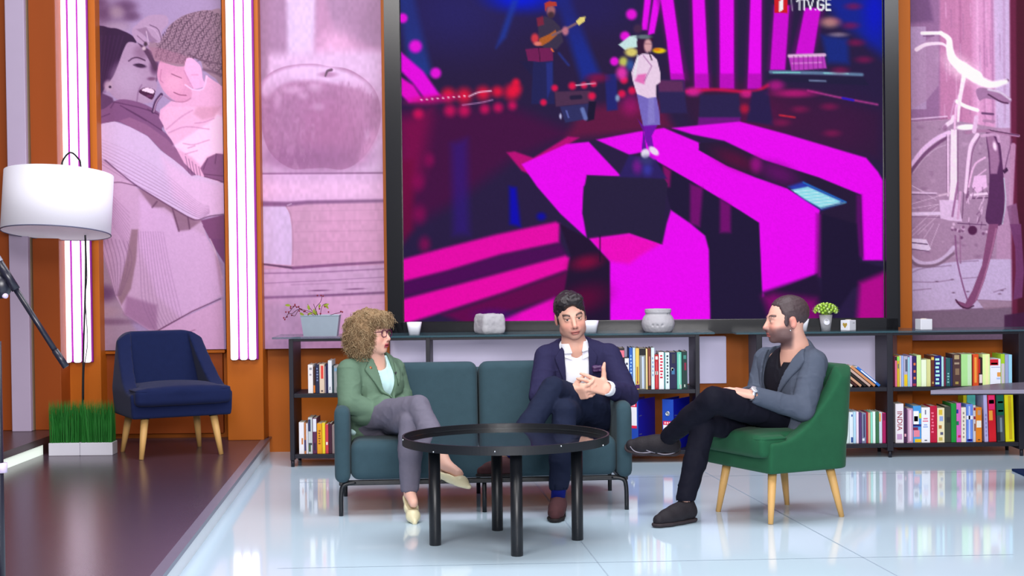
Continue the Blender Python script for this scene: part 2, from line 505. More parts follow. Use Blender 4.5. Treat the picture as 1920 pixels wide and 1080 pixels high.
    p.line([(985, 30), (1050, 180), (1110, 410)], 1.6, (220, 190, 206), 0.9, 0.8, True, tr=C)
    p.poly([(1050, 210), (1112, 290), (1112, 580), (1090, 500)], (170, 132, 160), 3, 0.5, tr=C)
    # arm of the sweater
    p.poly([(30, 165), (110, 140), (200, 125), (330, 170), (480, 250), (590, 370), (690, 440), (780, 512), (850, 585), (900, 575), (1130, 650), (1130, 905), (1000, 920), (900, 955), (820, 925), (600, 795), (400, 670), (250, 560), (130, 450), (30, 430)], (208, 186, 220), 0.9, tr=B)
    p.poly([(600, 420), (850, 590), (1130, 655), (1130, 905), (900, 950), (700, 760)], (222, 186, 222), 10, 0.7, tr=B)
    for k in range(9):
        f = k / 8
        p.line([(50, 260 + 200 * f), (330, 380 + 250 * f), (620, 560 + 220 * f), (900, 800 + 130 * f), (1000, 840 + 60 * f)], 1.0, (160, 126, 164), 0.9, 0.28 + 0.5 * f, True, tr=B)
    p.line([(120, 450), (250, 560), (400, 675), (600, 800), (820, 930), (900, 956), (1000, 925), (1120, 908)], 2.0, (112, 72, 110), 1.0, 0.8, True, tr=B)
    p.line([(190, 640), (260, 640), (390, 670)], 1.5, (110, 72, 106), 0.9, 0.9, True, tr=B)
    p.poly([(930, 960), (1130, 910), (1130, 1120), (1000, 1110)], (138, 90, 134), 1.2, tr=B)
    # jeans side of child
    p.poly([(925, 520), (985, 430), (1060, 395), (1130, 400), (1130, 640), (960, 590)], (150, 104, 148), 1.0, tr=B, smooth=False)
    for pts in (((985, 440), (950, 530)), ((1060, 400), (1050, 480)), ((960, 570), (1120, 585)), ((960, 590), (1120, 635))):
        p.line(pts, 1.4, (108, 62, 106), 0.8, 0.9, True, tr=B)
    for k in range(5):
        p.line([(800 + k * 28, 420 + k * 22), (830 + k * 24, 560 + k * 6)], 1.1, (112, 74, 112), 0.8, 0.7, tr=B)
    n = vnoise(p.X, p.Y, 3.0, 1) * 0.5 + vnoise(p.X, p.Y, 1.6, 2) * 0.5
    p.mul(0.975 + 0.05 * n)
    return p.C

def paint_apple(X, Y):
    p = Paint(X, Y, (166, 132, 168))
    A = TR(420, 0, 1.588); B = TR(430, 280, 2.842)
    s = 1 / 1.588
    p.poly([(185, -20), (275, -20), (272, 200), (190, 200)], (206, 184, 218), 7, tr=A)
    p.poly([(275, -20), (300, -20), (330, 100), (470, 140), (470, 210), (270, 210)], (184, 140, 178), 9, 0.8, tr=A)
    p.ell(340, 150, 60, 60, (214, 170, 208), 0.8, 0.9, tr=A, sc=s)
    p.ell(430, 60, 60, 70, (160, 124, 160), 0.8, 0.8, tr=A, sc=s)
    p.poly([(90, 160), (480, 150), (480, 520), (90, 520)], (206, 176, 212), 14, 1, tr=A)
    p.poly([(90, -20), (135, -20), (130, 240), (90, 260)], (160, 126, 160), 7, 0.9, tr=A)
    out = [(104, 330), (106, 270), (125, 228), (165, 203), (215, 192), (270, 190), (315, 198), (370, 206), (425, 240), (455, 280), (467, 330), (460, 390), (430, 450), (392, 488), (350, 505), (300, 500), (250, 502), (205, 503), (160, 478), (125, 430)]
    p.poly(out, (172, 128, 168), 1.0, tr=A, smooth=True)
    p.poly([(110, 270), (130, 230), (170, 207), (225, 195), (290, 196), (350, 208), (425, 245), (450, 290), (400, 268), (330, 250), (250, 240), (180, 250), (130, 290)], (212, 184, 220), 6, 0.95, tr=A, smooth=True)
    p.ell(400, 330, 55, 70, (196, 150, 188), 0.8, 0.7, tr=A, sc=s)
    p.ell(310, 380, 90, 80, (176, 118, 162), 0.8, 0.7, tr=A, sc=s)
    p.ell(170, 350, 60, 90, (166, 130, 164), 0.8, 0.6, tr=A, sc=s)
    p.ell(260, 470, 140, 32, (150, 106, 150), 0.8, 0.8, tr=A, sc=s)
    p.ell(430, 430, 14, 50, (214, 166, 206), 0.8, 0.8, 0.5, tr=A, sc=s)
    for e in ((270, 260, 18, 12), (205, 268, 26, 10), (280, 318, 16, 10), (235, 285, 14, 9), (160, 300, 10, 20), (425, 400, 8, 14)):
        p.ell(*e, (218, 188, 222), 0.9, 0.7, tr=A, sc=s)
    def mott(x, y):
        return np.clip((vnoise(x, y * 0.4, 6.0, 5) * .6 + vnoise(x, y * .5, 3.0, 15) * .4 - 0.40) * 2.6, 0, 1)
    p.poly([(108, 300), (230, 240), (300, 260), (260, 490), (200, 500), (150, 470)], (202, 166, 200), 6, 0.38, tr=A, smooth=True, tex=mott)
    p.poly([(110, 300), (250, 260), (460, 290), (465, 360), (400, 490), (200, 500), (120, 420)], (160, 112, 156), 30, 0.45, tr=A, smooth=True)
    p.poly([(330, 250), (430, 265), (462, 330), (420, 450), (370, 480), (340, 400)], (158, 110, 152), 4, 0.4, tr=A, smooth=True, tex=lambda x, y: np.clip((vnoise(x, y * 0.25, 3.0, 8) - 0.45) * 3, 0, 1))
    p.ell(310, 222, 26, 8, (168, 124, 164), 0.6, 0.8, tr=A, sc=s)
    p.line([(302, 226), (308, 212), (320, 208)], [3.5, 5.5], (112, 78, 110), 0.8, 1, True, tr=A)
    # book tops and pages
    p.poly([(90, 515), (480, 515), (480, 610), (90, 610)], (206, 172, 210), 1.5, tr=A)
    p.poly([(150, 180), (830, 170), (830, 262), (150, 262)], (222, 184, 220), 12, 0.7, tr=B)
    p.line([(150, 130), (840, 126)], 2.6, (138, 94, 140), 1.3, 0.9, tr=B)
    p.poly([(150, 284), (840, 284), (840, 620), (150, 640)], (196, 156, 188), 1.5, tr=B)
    p.poly([(500, 300), (840, 290), (840, 600), (420, 610)], (206, 160, 196), 25, 0.8, tr=B)
    p.poly([(150, 300), (300, 302), (322, 345), (334, 420), (336, 540), (330, 618), (150, 604)], (204, 182, 218), 1.2, tr=B)
    p.line([(302, 302), (325, 345), (337, 430), (338, 610)], 2.2, (176, 138, 166), 1.2, 0.8, True, tr=B)
    p.line([(150, 290), (310, 292), (420, 282), (840, 274)], [9.5, 5.5], (140, 98, 144), 2.2, 0.95, tr=B)
    p.line([(310, 298), (330, 290)], 2.0, (210, 186, 216), 1, 0.8, tr=B)
    for k in range(5):
        p.line([(350, 330 + k * 55), (830, 322 + k * 55)], 1.5, (184, 142, 176), 1.5, 0.5, tr=B)
    p.poly([(150, 640), (840, 615), (840, 760), (150, 790)], (198, 164, 200), 1.5, tr=B)
    p.line([(150, 608), (260, 622), (340, 632)], [3.0, 4.5], (110, 72, 112), 1.0, 0.95, tr=B)
    p.line([(340, 632), (560, 616), (840, 600)], [5.5, 4.5], (138, 88, 138), 1.5, 0.95, tr=B)
    p.line([(150, 662), (480, 655), (840, 636)], 2.0, (150, 110, 154), 1.4, 0.9, tr=B)
    p.line([(150, 716), (480, 700), (840, 680)], 1.4, (156, 116, 160), 1.0, 0.8, tr=B)
    p.line([(330, 722), (840, 704)], 1.2, (164, 124, 166), 1.0, 0.7, tr=B)
    p.ell(480, 752, 50, 4, (136, 92, 138), 0.7, 0.9, -0.03, tr=B, sc=1 / 2.842)
    p.ell(670, 744, 50, 4, (136, 92, 138), 0.7, 0.9, -0.03, tr=B, sc=1 / 2.842)
    p.line([(150, 792), (420, 784), (840, 762)], [5.5, 3.6], (134, 88, 138), 1.8, 0.95, tr=B)
    p.poly([(150, 800), (840, 772), (840, 1120), (150, 1120)], (204, 164, 200), 2.5, tr=B)
    p.poly([(150, 800), (420, 800), (380, 1120), (150, 1120)], (176, 148, 182), 25, 0.8, tr=B)
    p.line([(600, 830), (840, 815)], 1.5, (184, 142, 182), 1.2, 0.8, tr=B)
    n = vnoise(p.X, p.Y * 0.6, 5.0, 3)
    p.mul(0.97 + 0.06 * n)
    return p.C

def paint_bicycle(X, Y):
    p = Paint(X, Y, (196, 158, 194))
    D = TR(1690, 40, 5.4); E = TR(1690, 220, 4.909); Fz = TR(1690, 420, 4.5)
    # wall of boards and shutters behind
    p.poly([(1700, -20), (1792, -20), (1790, 220), (1700, 225)], (160, 122, 164), 3)
    p.poly([(1700, -20), (1740, -20), (1750, 40), (1700, 45)], (128, 92, 138), 6, 0.9)
    p.poly([(1762, -20), (1830, -20), (1830, 240), (1762, 240)], (198, 140, 180), 4, 0.9)
    p.poly([(1822, -20), (1870, -20), (1872, 240), (1824, 240)], (216, 164, 204), 5, 0.9)
    p.poly([(1862, -20), (1900, -20), (1900, 420), (1870, 420)], (206, 186, 220), 4, 0.9)
    p.poly([(1706, 50), (1736, 50), (1737, 205), (1706, 205)], (186, 160, 196), 1, 0.9)
    p.poly([(1708, 95), (1760, 60), (1760, 160), (1736, 190), (1708, 205)], (182, 150, 184), 2, 0.8)
    for x, c in ((1800, (170, 112, 156)), (1832, (232, 190, 224)), (1845, (186, 132, 176)), (1860, (170, 124, 168)), (1882, (186, 152, 190))):
        p.line([(x, -20), (x + 2, 230)], 3, c, 2.5, 0.7)
    for k in range(26):
        x = 1765 + rnd.random() * 125; y = rnd.random() * 240 - 10
        p.line([(x, y), (x + 1, y + 20 + rnd.random() * 40)], 1.6, (228, 196, 228) if k % 2 else (164, 120, 164), 1.5, 0.45)
    p.line([(1700, 224), (1776, 218)], 2.0, (222, 196, 226), 0.8)
    p.line([(1700, 228), (1776, 222)], 1.2, (120, 80, 120), 0.8)
    # masonry below the ledge
    p.poly([(1700, 229), (1780, 224), (1870, 240), (1875, 520), (1700, 520)], (176, 146, 176), 1.5)
    for k in range(60):
        x = 1705 + rnd.random() * 160; y = 235 + rnd.random() * 250
        p.ell(x, y, 2 + 6 * rnd.random(), 1 + 3 * rnd.random(), (148, 112, 148) if k % 2 else (200, 170, 200), 0.8, 0.5)
    p.poly([(1870, 240), (1905, 240), (1905, 560), (1868, 560)], (188, 152, 186), 2)
    # stone pavement
    p.poly([(1700, 505), (1780, 492), (1830, 486), (1905, 486), (1905, 590), (1700, 590)], (200, 182, 216), 1.5)
    p.poly([(1700, 584), (1790, 580), (1905, 574), (1905, 660), (1700, 660)], (140, 118, 142), 1.2)
    for pts in (((95, 408), (180, 375), (420, 350)), ((95, 488), (280, 490), (430, 470)), ((100, 560), (250, 545)), ((520, 460), (640, 450)), ((490, 320), (650, 310)), ((640, 640), (950, 655)), ((780, 575), (880, 545)), ((100, 745), (520, 725), (950, 700))):
        p.line(pts, 1.4, (146, 116, 150), 1.0, 0.8, True, tr=Fz)
    for x, y in ((440, 580), (560, 570), (830, 590), (850, 560), (430, 468), (300, 485)):
        p.ell(x, y, 14, 6, (130, 100, 130), 0.7, 0.8, tr=Fz, sc=1 / 4.5)
    p.poly([(640, 640), (950, 650), (950, 700), (700, 720)], (164, 136, 158), 1.5, 0.8, tr=Fz)
    # right dark edge
    p.poly([(1893, -20), (1960, -20), (1960, 660), (1898, 660)], (120, 44, 84), 3)
    p.poly([(1905, -20), (1960, -20), (1960, 660), (1908, 660)], (92, 26, 58), 3)
    p.poly([(870, 770), (1060, 740), (1060, 880), (870, 870)], (84, 40, 84), 2, 0.9, tr=Fz)
    # rear wheel
    p.line([(60, 490), (110, 420), (200, 300), (320, 200), (440, 140)], [8.5, 8.5], (226, 194, 232), 0.9, 1, True, tr=E)
    p.line([(75, 520), (120, 455), (220, 335), (330, 245), (425, 185)], [7.0, 5.5], (134, 92, 134), 1.0, 1, True, tr=E)
    p.line([(110, 510), (200, 390), (310, 295), (420, 250)], 1.4, (206, 180, 208), 0.8, 0.9, True, tr=E)
    p.line([(75, 270), (120, 310), (200, 335), (300, 320), (380, 270), (440, 200)], [8, 8], (206, 184, 216), 0.9, 1, True, tr=Fz)
    p.line([(75, 300), (130, 345), (220, 355), (320, 335), (440, 250)], [6, 5], (140, 112, 138), 1.0, 0.9, True, tr=Fz)
    for a in ((85, 620, 320, 760), (85, 800, 330, 730), (85, 840, 340, 800), (85, 1060, 330, 830), (150, 1080, 360, 880), (250, 840, 345, 800), (220, 690, 100, 630)):
        p.line([(a[0], a[1]), (a[2], a[3])], 0.9, (224, 200, 226), 0.7, 0.85, tr=E)
    for a in ((80, 110, 200, 0), (190, 120, 270, 0), (240, 200, 320, 0)):
        p.line([(a[0], a[1]), (a[2], a[3])], 0.9, (220, 196, 224), 0.7, 0.85, tr=Fz)
    p.line([(85, 690), (320, 700)], 3.5, (216, 190, 220), 0.8, 1, tr=E)
    p.line([(85, 710), (320, 712)], 1.2, (118, 82, 120), 0.7, 1, tr=E)
    p.line([(85, 890), (350, 885)], 6.5, (222, 200, 230), 0.9, 1, tr=E)
    p.line([(95, 915), (460, 925)], 1.2, (136, 100, 140), 0.8, 0.8, tr=E)
    # pedal
    p.poly([(75, 120), (210, 130), (250, 210), (225, 230), (75, 200)], (222, 204, 232), 0.9, tr=Fz)
    p.line([(75, 155), (220, 172)], 1.8, (96, 62, 104), 0.7, 1, tr=Fz)
    p.line([(75, 212), (230, 228)], 1.2, (110, 76, 116), 0.7, 1, tr=Fz)
    # frame tubes
    p.poly([(455, 110), (510, 110), (512, 720), (500, 780), (440, 770), (450, 600)], (240, 218, 242), 0.9, tr=E)
    p.line([(430, 160), (430, 720)], 3.8, (226, 196, 226), 0.8, 1, tr=E)
    p.line([(418, 160), (418, 700)], 0.9, (130, 90, 130), 0.7, 0.9, tr=E)
    p.line([(522, 120), (520, 700)], 1.2, (130, 84, 128), 0.8, 0.9, tr=E)
    p.line([(395, 90), (430, 60), (470, 30), (480, 0)], [7, 9], (236, 212, 238), 0.9, 1, True, tr=E)
    p.ell(400, 95, 22, 28, (150, 108, 148), 0.5, 0.8, tr=E, sc=1 / 4.909)
    p.line([(490, 110), (500, -80), (530, -200)], 4, (228, 190, 224), 1, 1, tr=E)
    p.line([(350, 720), (440, 700)], 4, (214, 186, 212), 1, 1, tr=E)
    p.poly([(350, 760), (520, 760), (560, 960), (440, 950), (360, 930)], (222, 196, 228), 1.2, 0.9, tr=E)
    p.line([(520, 600), (470, 910)], 4, (160, 112, 156), 0.9, 0.9, tr=E)
    p.line([(545, 690), (520, 930)], 5, (206, 166, 202), 0.9, 0.9, tr=E)
    p.line([(575, 690), (560, 930)], 1.4, (110, 66, 110), 0.8, 0.9, tr=E)
    p.line([(700, 160), (640, 260), (615, 420), (590, 690)], [7.5, 5.5], (240, 206, 240), 0.9, 1, True, tr=E)
    p.line([(725, 170), (660, 300), (635, 470), (600, 760)], 1.3, (136, 84, 132), 0.8, 0.9, True, tr=E)
    p.line([(770, 370), (690, 420), (650, 500), (620, 640)], 3.5, (226, 186, 222), 0.9, 1, True, tr=E)
    p.line([(780, 480), (700, 540)], 2.2, (224, 186, 222), 0.9, 1, tr=E)
    p.poly([(670, 540), (780, 530), (790, 640), (700, 700), (650, 640)], (228, 190, 228), 1.0, tr=E)
    p.line([(640, 715), (800, 700)], 4.5, (236, 208, 238), 0.9, 1, tr=E)
    p.line([(660, 745), (800, 740)], 1.5, (92, 48, 96), 0.8, 1, tr=E)
    for k in range(22):
        x = 610 + rnd.random() * 190; y = 640 + rnd.random() * 330
        p.line([(x, y), (x + rnd.uniform(-30, 30), y + rnd.uniform(20, 70))], 1.6, (232, 200, 232) if k % 2 else (128, 84, 128), 0.9, 0.75, tr=E)
    p.line([(520, 975), (780, 990)], 1.6, (104, 60, 108), 0.8, 0.9, tr=E)
    for k in range(16):
        x = 430 + rnd.random() * 300; y = rnd.random() * 120
        p.ell(x, y, 12, 12, (226, 196, 226) if k % 2 else (120, 74, 118), 0.6, 0.75, tr=Fz, sc=1 / 4.5)
    p.ell(655, 1040, 42, 42, (98, 40, 92), 0.2, 1, tr=E, sc=1 / 4.909)
    # front wheel and mudguard
    p.line([(455, 100), (470, 300), (520, 520), (560, 650)], [3.2, 2.6], (150, 104, 148), 0.8, 1, True, tr=Fz)
    p.line([(495, 100), (500, 330)], 2.4, (160, 118, 156), 0.8, 0.9, tr=Fz)
    p.poly([(780, 130), (850, 130), (905, 230), (930, 420), (945, 600), (950, 770), (925, 985), (780, 960), (800, 740), (810, 560), (800, 350)], (104, 58, 108), 1.0, tr=E, smooth=True)
    p.poly([(780, 150), (840, 150), (890, 260), (905, 400), (880, 520), (820, 520), (810, 330)], (176, 136, 172), 2.0, 0.9, tr=E)
    p.ell(860, 265, 16, 40, (244, 216, 244), 0.6, 1, -0.2, tr=E, sc=1 / 4.909)
    p.poly([(740, 0), (820, 0), (770, 230), (700, 480), (640, 640), (575, 715), (520, 715), (460, 660), (455, 635), (480, 650), (540, 670), (600, 560), (680, 350)], (146, 92, 134), 0.9, tr=Fz)
    p.line([(460, 640), (500, 690), (560, 712), (610, 690)], 2.4, (90, 46, 86), 0.8, 1, True, tr=Fz)
    p.line([(800, 40), (755, 250), (690, 480), (630, 640)], 2.4, (190, 140, 176), 0.9, 0.7, True, tr=Fz)
    p.line([(945, 560), (960, 780), (930, 980)], 2.0, (196, 206, 220), 0.9, 0.8, True, tr=E)
    p.poly([(930, 490), (970, 460), (985, 490), (950, 520)], (80, 40, 86), 0.9, tr=E)
    p.line([(1020, 200), (980, 360), (950, 490)], 1.6, (120, 76, 122), 0.9, 0.9, True, tr=E)
    # neighbour bicycle fragments at right
    p.line([(1030, 260), (1020, 500), (1010, 800)], [10, 8], (196, 156, 190), 1.5, 0.9, tr=E)
    p.poly([(970, 820), (1060, 790), (1100, 1080), (1020, 1080)], (150, 106, 146), 1.2, 0.9, tr=E)
    p.poly([(915, 0), (1010, 0), (1035, 400), (1020, 620), (945, 640), (965, 400), (960, 200)], (130, 76, 126), 1.2, 0.95, tr=Fz)
    # saddle, bars, headlamp
    p.ell(600, 90, 95, 26, (252, 236, 252), 0.3, 1, -0.05, tr=E, sc=1 / 4.909)
    p.line([(600, 140), (780, 125), (1080, 170)], [6, 5], (176, 134, 170), 0.9, 1, True, tr=E)
    p.line([(820, 120), (1080, 165)], 1.8, (104, 64, 104), 0.7, 1, tr=E)
    p.line([(740, 170), (870, 160), (900, 220)], 6, (206, 170, 204), 1.0, 0.9, True, tr=E)
    p.line([(690, 0), (670, 130)], 8, (222, 190, 222), 1.0, 1, tr=E)
    p.line([(760, 30), (850, 40)], 5, (180, 140, 176), 1.0, 0.9, tr=E)
    p.line([(560, 810), (650, 860), (770, 900)], 7, (250, 236, 252), 1.0, 1, True, tr=D)
    p.line([(640, 520), (600, 740), (580, 900), (575, 1010)], [9, 4], (244, 222, 244), 1.2, 1, tr=D)
    p.line([(540, 800), (500, 960)], 3, (210, 168, 206), 0.9, 0.9, tr=D)
    p.poly([(760, 690), (880, 680), (1110, 780), (1060, 840), (960, 800), (850, 780), (790, 800)], (170, 132, 170), 1.2, tr=D, smooth=True)
    p.line([(880, 690), (1000, 720), (1100, 790)], 4, (214, 200, 222), 1.2, 0.9, True, tr=D)
    p.line([(880, 740), (1000, 810), (1080, 830)], 2.6, (92, 50, 92), 1, 0.9, True, tr=D)
    p.line([(950, 640), (1075, 600)], [2, 6], (110, 72, 112), 0.9, 1, tr=D)
    p.line([(820, 930), (930, 940)], 4, (120, 80, 124), 1, 1, tr=D)
    p.line([(210, 120), (400, 118)], 6.5, (246, 232, 250), 1.0, 1, tr=D)
    p.line([(225, 150), (330, 146)], 2.0, (126, 88, 130), 0.9, 0.9, tr=D)
    p.line([(155, 285), (250, 235), (400, 225), (470, 262)], [8, 4], (240, 216, 242), 1.0, 1, True, tr=D)
    p.line([(400, 118), (480, 180), (490, 280), (520, 380), (620, 470), (760, 560)], [7, 22], (255, 250, 255), 1.5, 1, True, tr=D)
    p.line([(620, 470), (800, 600), (920, 640), (1060, 610)], [22, 8], (255, 250, 255), 2.5, 1, True, tr=D)
    p.ell(600, 470, 180, 90, (255, 238, 250), 0.9, 0.6, 0.6, tr=D, sc=1 / 5.4)
    n = vnoise(p.X, p.Y, 2.5, 4)
    p.mul(0.97 + 0.06 * n)
    return p.C

def paint_stage(X, Y):
    M = (232, 4, 240)
    p = Paint(X, Y, (40, 27, 66))
    z3 = TR(740, 0, 3.375); z4 = TR(1180, 0, 3.376); z5 = TR(740, 300, 3.375); z6 = TR(1180, 300, 3.376); z7 = TR(960, 40, 4.0)
    k3 = 1 / 3.375
    # hazy blue beams
    p.poly([(745, -10), (775, -10), (810, 140), (770, 150)], (32, 58, 140), 10, 0.9)
    p.ell(850, 20, 110, 70, (40, 36, 110), 1.0, 0.7)
    p.ell(985, -6, 60, 24, (0, 26, 232), 0.8, 1)
    p.poly([(960, 0), (972, 0), (948, 70), (930, 90)], (30, 60, 170), 6, 0.7)
    p.poly([(1040, -10), (1066, -10), (1125, 140), (1090, 150)], (24, 44, 150), 10, 0.85)
    p.ell(1100, 10, 90, 50, (36, 30, 100), 1.0, 0.6)
    p.poly([(1540, -10), (1660, -10), (1660, 110), (1640, 90), (1570, 40)], (18, 36, 150), 16, 0.9)
    p.ell(1640, 20, 20, 50, (10, 20, 200), 0.9, 0.8)
    p.poly([(1540, 66), (1590, 72), (1592, 120), (1552, 118)], (20, 44, 140), 8, 0.8)
    # floor glows
    p.poly([(745, 210), (960, 200), (1080, 250), (960, 300), (850, 380), (745, 440)], (70, 14, 66), 20, 0.9)
    p.poly([(745, 225), (810, 205), (790, 330), (745, 400)], (130, 8, 76), 22, 0.8)
    p.poly([(745, 300), (775, 300), (775, 430), (745, 470)], (110, 8, 60), 10, 0.8)
    for x, y, r in ((784, 342, 11), (786, 402, 12), (796, 458, 10), (805, 300, 9)):
        p.ell(x, y, r, r * 1.3, (140, 6, 84), 0.9, 0.7)
    p.poly([(846, 270), (876, 260), (880, 440), (850, 440)], (48, 22, 130), 12, 0.6)
    p.poly([(955, 350), (968, 352), (976, 425), (956, 420)], (8, 4, 190), 6, 0.85)
    p.ell(1015, 406, 8, 7, (10, 6, 170), 0.8, 0.9)
    p.poly([(1090, 200), (1240, 190), (1262, 240), (1180, 250), (1060, 262)], (104, 20, 66), 14, 0.85)
    p.poly([(1250, 130), (1450, 160), (1650, 210), (1650, 300), (1480, 255), (1300, 235)], (50, 24, 60), 14, 0.9)
    p.ell(1420, 215, 70, 40, (96, 14, 70), 0.9, 0.6)
    p.ell(1560, 240, 70, 50, (66, 20, 66), 0.9, 0.7)
    # lamps in the dark
    for x, y, r in ((755, 34, 9), (779, 87, 12), (817, 137, 10), (1184, 27, 10), (1172, 68, 9), (1152, 115, 8)):
        p.ell(x, y, r, r, (226, 14, 216), 0.45, 1)
    p.poly([(40, 330), (180, 450), (290, 605), (190, 625), (110, 520), (40, 450)], (228, 6, 222), 4, tr=z3)
    p.poly([(40, 490), (120, 540), (185, 640), (90, 650), (40, 600)], (226, 6, 200), 4, tr=z3)
    for x, y, r in ((340, 600, 40), (440, 605, 44), (560, 590, 40), (650, 580, 32), (740, 585, 44), (765, 560, 34), (768, 520, 22)):
        p.ell(x, y, r, r, (236, 16, 62), 0.9, 0.9, tr=z3, sc=k3)
    for x, y, r in ((350, 700, 34), (440, 700, 34), (570, 690, 28), (655, 680, 28), (745, 668, 26), (150, 720, 30)):
        p.ell(x, y, r, r, (214, 10, 92), 0.9, 0.85, tr=z3, sc=k3)
    p.ell(230, 630, 130, 26, (200, 10, 120), 0.9, 0.8, -0.1, tr=z3, sc=k3)
    p.line([(470, 610), (530, 585), (610, 575)], 2.5, (240, 196, 226), 1.2, 0.9, True, tr=z3)
    p.line([(430, 665), (540, 650), (620, 632)], 2.0, (206, 150, 206), 1.4, 0.8, True, tr=z3)
    for k in range(9):
        p.ell(170 + k * 34, 632 - k * 3, 7, 5, (248, 210, 236), 0.7, 0.9, tr=z3, sc=k3)
    # tall light columns
    cols = [[(1209, -5), (1221, -5), (1214, 56), (1203, 56)], [(1226, -5), (1240, -5), (1227, 62), (1215, 66)],
            [(1238, -5), (1262, -5), (1283, 150), (1258, 150), (1250, 75)], [(1298, -5), (1321, -5), (1329, 166), (1303, 166)],
            [(1349, -5), (1376, -5), (1376, 166), (1350, 166)], [(1407, -5), (1428, -5), (1427, 166), (1402, 166)],
            [(1452, 10), (1480, 10), (1472, 131), (1444, 131)], [(1509, 15), (1539, 15), (1525, 102), (1492, 102)]]
    for i, c in enumerate(cols):
        x = [q[0] for q in c]; cx = sum(x) / len(x)
        p.poly([(cx + (a - cx) * 1.35, b) for a, b in c], (110, 8, 116), 6, 0.55)
        p.poly(c, (206, 6, 212) if i > 5 else M, 2.2)
    for x0, x1 in ((1303, 1330), (1350, 1377), (1402, 1428), (1258, 1284)):
        p.poly([(x0, 138), (x1, 138), (x1, 170), (x0, 170)], (150, 8, 150), 3, 0.55)
    # red edge, boxes and monitors
    p.line([(1287, 172), (1340, 168), (1410, 172), (1440, 160)], 6, (214, 12, 70), 2.5, 0.8, True)
    p.ell(1300, 172, 14, 8, (214, 30, 150), 0.7, 0.9); p.ell(1400, 176, 12, 7, (204, 26, 130), 0.7, 0.9)
    p.poly([(1233, 150), (1282, 150), (1288, 212), (1238, 212)], (44, 34, 84), 3)
    p.poly([(1233, 150), (1280, 152), (1282, 172), (1236, 172)], (104, 44, 92), 3, 0.8)
    p.poly([(1312, 178), (1385, 176), (1390, 222), (1310, 224)], (42, 32, 78), 3)
    p.poly([(1310, 220), (1388, 220), (1388, 238), (1308, 236)], (112, 18, 132), 3, 0.9)
    p.poly([(1410, 172), (1440, 168), (1450, 235), (1400, 228)], (40, 28, 76), 4)
    p.ell(1396, 204, 8, 8, (190, 20, 60), 0.8, 0.8)
    # keyboard riser
    p.poly([(1478, 103), (1545, 101), (1550, 128), (1484, 133)], (186, 60, 190), 2)
    p.line([(1480, 105), (1546, 103)], 6, (224, 180, 220), 1.5)
    p.line([(1486, 119), (1540, 117)], 2.5, (230, 150, 226), 1.2, 0.8)
    for k in range(7):
        p.line([(1488 + k * 9, 106), (1489 + k * 9, 131)], 1.6, (110, 24, 120), 1, 0.7)
    p.line([(1445, 135), (1540, 137), (1616, 140)], 6, (96, 124, 160), 1.8)
    p.line([(1450, 136), (1500, 136)], 2.5, (126, 206, 206), 1.0, 0.9)
    p.line([(1545, 137), (1590, 138)], 2.5, (140, 210, 216), 1.0, 0.9)
    p.poly([(1440, 142), (1618, 144), (1630, 160), (1440, 152)], (34, 28, 62), 2)
    p.line([(1518, 151), (1548, 152)], 3, (130, 150, 190), 1.4, 0.8)
    p.line([(1515, 170), (1570, 182), (1645, 196)], 3.5, (190, 60, 150), 1.6, 0.8)
    p.line([(1580, 184), (1600, 188)], 4, (30, 20, 200), 1.4, 0.9)
    p.ell(1455, 160, 14, 9, (170, 20, 130), 0.8, 0.9); p.ell(1490, 175, 36, 7, (190, 20, 120), 0.8, 0.8)
    p.line([(1462, 216), (1490, 220)], 3, (220, 40, 60), 1.5, 0.9)
    for x, y in ((1560, 40), (1600, 12), (1595, 48), (1605, 80), (1620, 112), (1575, 132), (1560, 250), (1555, 200), (1500, 205), (1465, 230)):
        p.ell(x, y, 14, 6, (130, 20, 80), 0.9, 0.7)
    p.ell(1556, 42, 16, 9, (200, 150, 140), 0.8, 0.75); p.ell(1572, 65, 16, 4, (170, 150, 170), 0.8, 0.6)
    # bright floor slabs
    p.poly([(950, 286), (965, 284), (1000, 296), (1065, 256), (1086, 258), (1070, 268), (1000, 330), (978, 320)], (182, 8, 118), 3)
    p.poly([(978, 308), (1004, 296), (1062, 270), (1104, 266), (1165, 331), (1110, 332), (1094, 350), (1092, 400), (1100, 446), (1051, 401), (1007, 350)], M, 2.2)
    p.poly([(1118, 262), (1196, 247), (1245, 240), (1312, 268), (1310, 281), (1364, 311), (1417, 333), (1476, 353), (1506, 371), (1538, 392), (1536, 400), (1533, 513), (1429, 557), (1423, 418), (1387, 395), (1298, 341), (1228, 302), (1205, 285), (1180, 290)], M, 2.2)
    p.poly([(1260, 240), (1300, 236), (1387, 228), (1476, 252), (1624, 296), (1646, 322), (1655, 338), (1655, 488), (1618, 488), (1614, 365), (1535, 333), (1432, 300), (1358, 264), (1298, 252)], M, 2.4)
    p.poly([(1310, 268), (1358, 266), (1430, 300), (1535, 333), (1614, 366), (1618, 480), (1560, 530), (1538, 520), (1538, 394), (1476, 353), (1364, 311), (1312, 282)], (38, 24, 56), 2.0)
    p.ell(1380, 300, 40, 14, (96, 12, 60), 0.9, 0.7, 0.4); p.ell(1418, 308, 10, 14, (180, 10, 150), 0.8, 0.7)
    p.ell(1460, 325, 34, 16, (110, 10, 110), 0.9, 0.7, 0.4)
    p.poly([(1606, 365), (1616, 365), (1620, 486), (1606, 480)], (100, 10, 110), 4, 0.8)
    p.poly([(1530, 400), (1542, 400), (1540, 520), (1528, 520)], (130, 8, 130), 4, 0.7)
    # cyan fan of light
    p.poly([(1478, 350), (1506, 341), (1586, 379), (1540, 394), (1505, 372)], (40, 70, 200), 4, 0.8)
    p.poly([(1484, 356), (1515, 350), (1578, 378), (1540, 391), (1508, 373)], (140, 216, 232), 2.0)
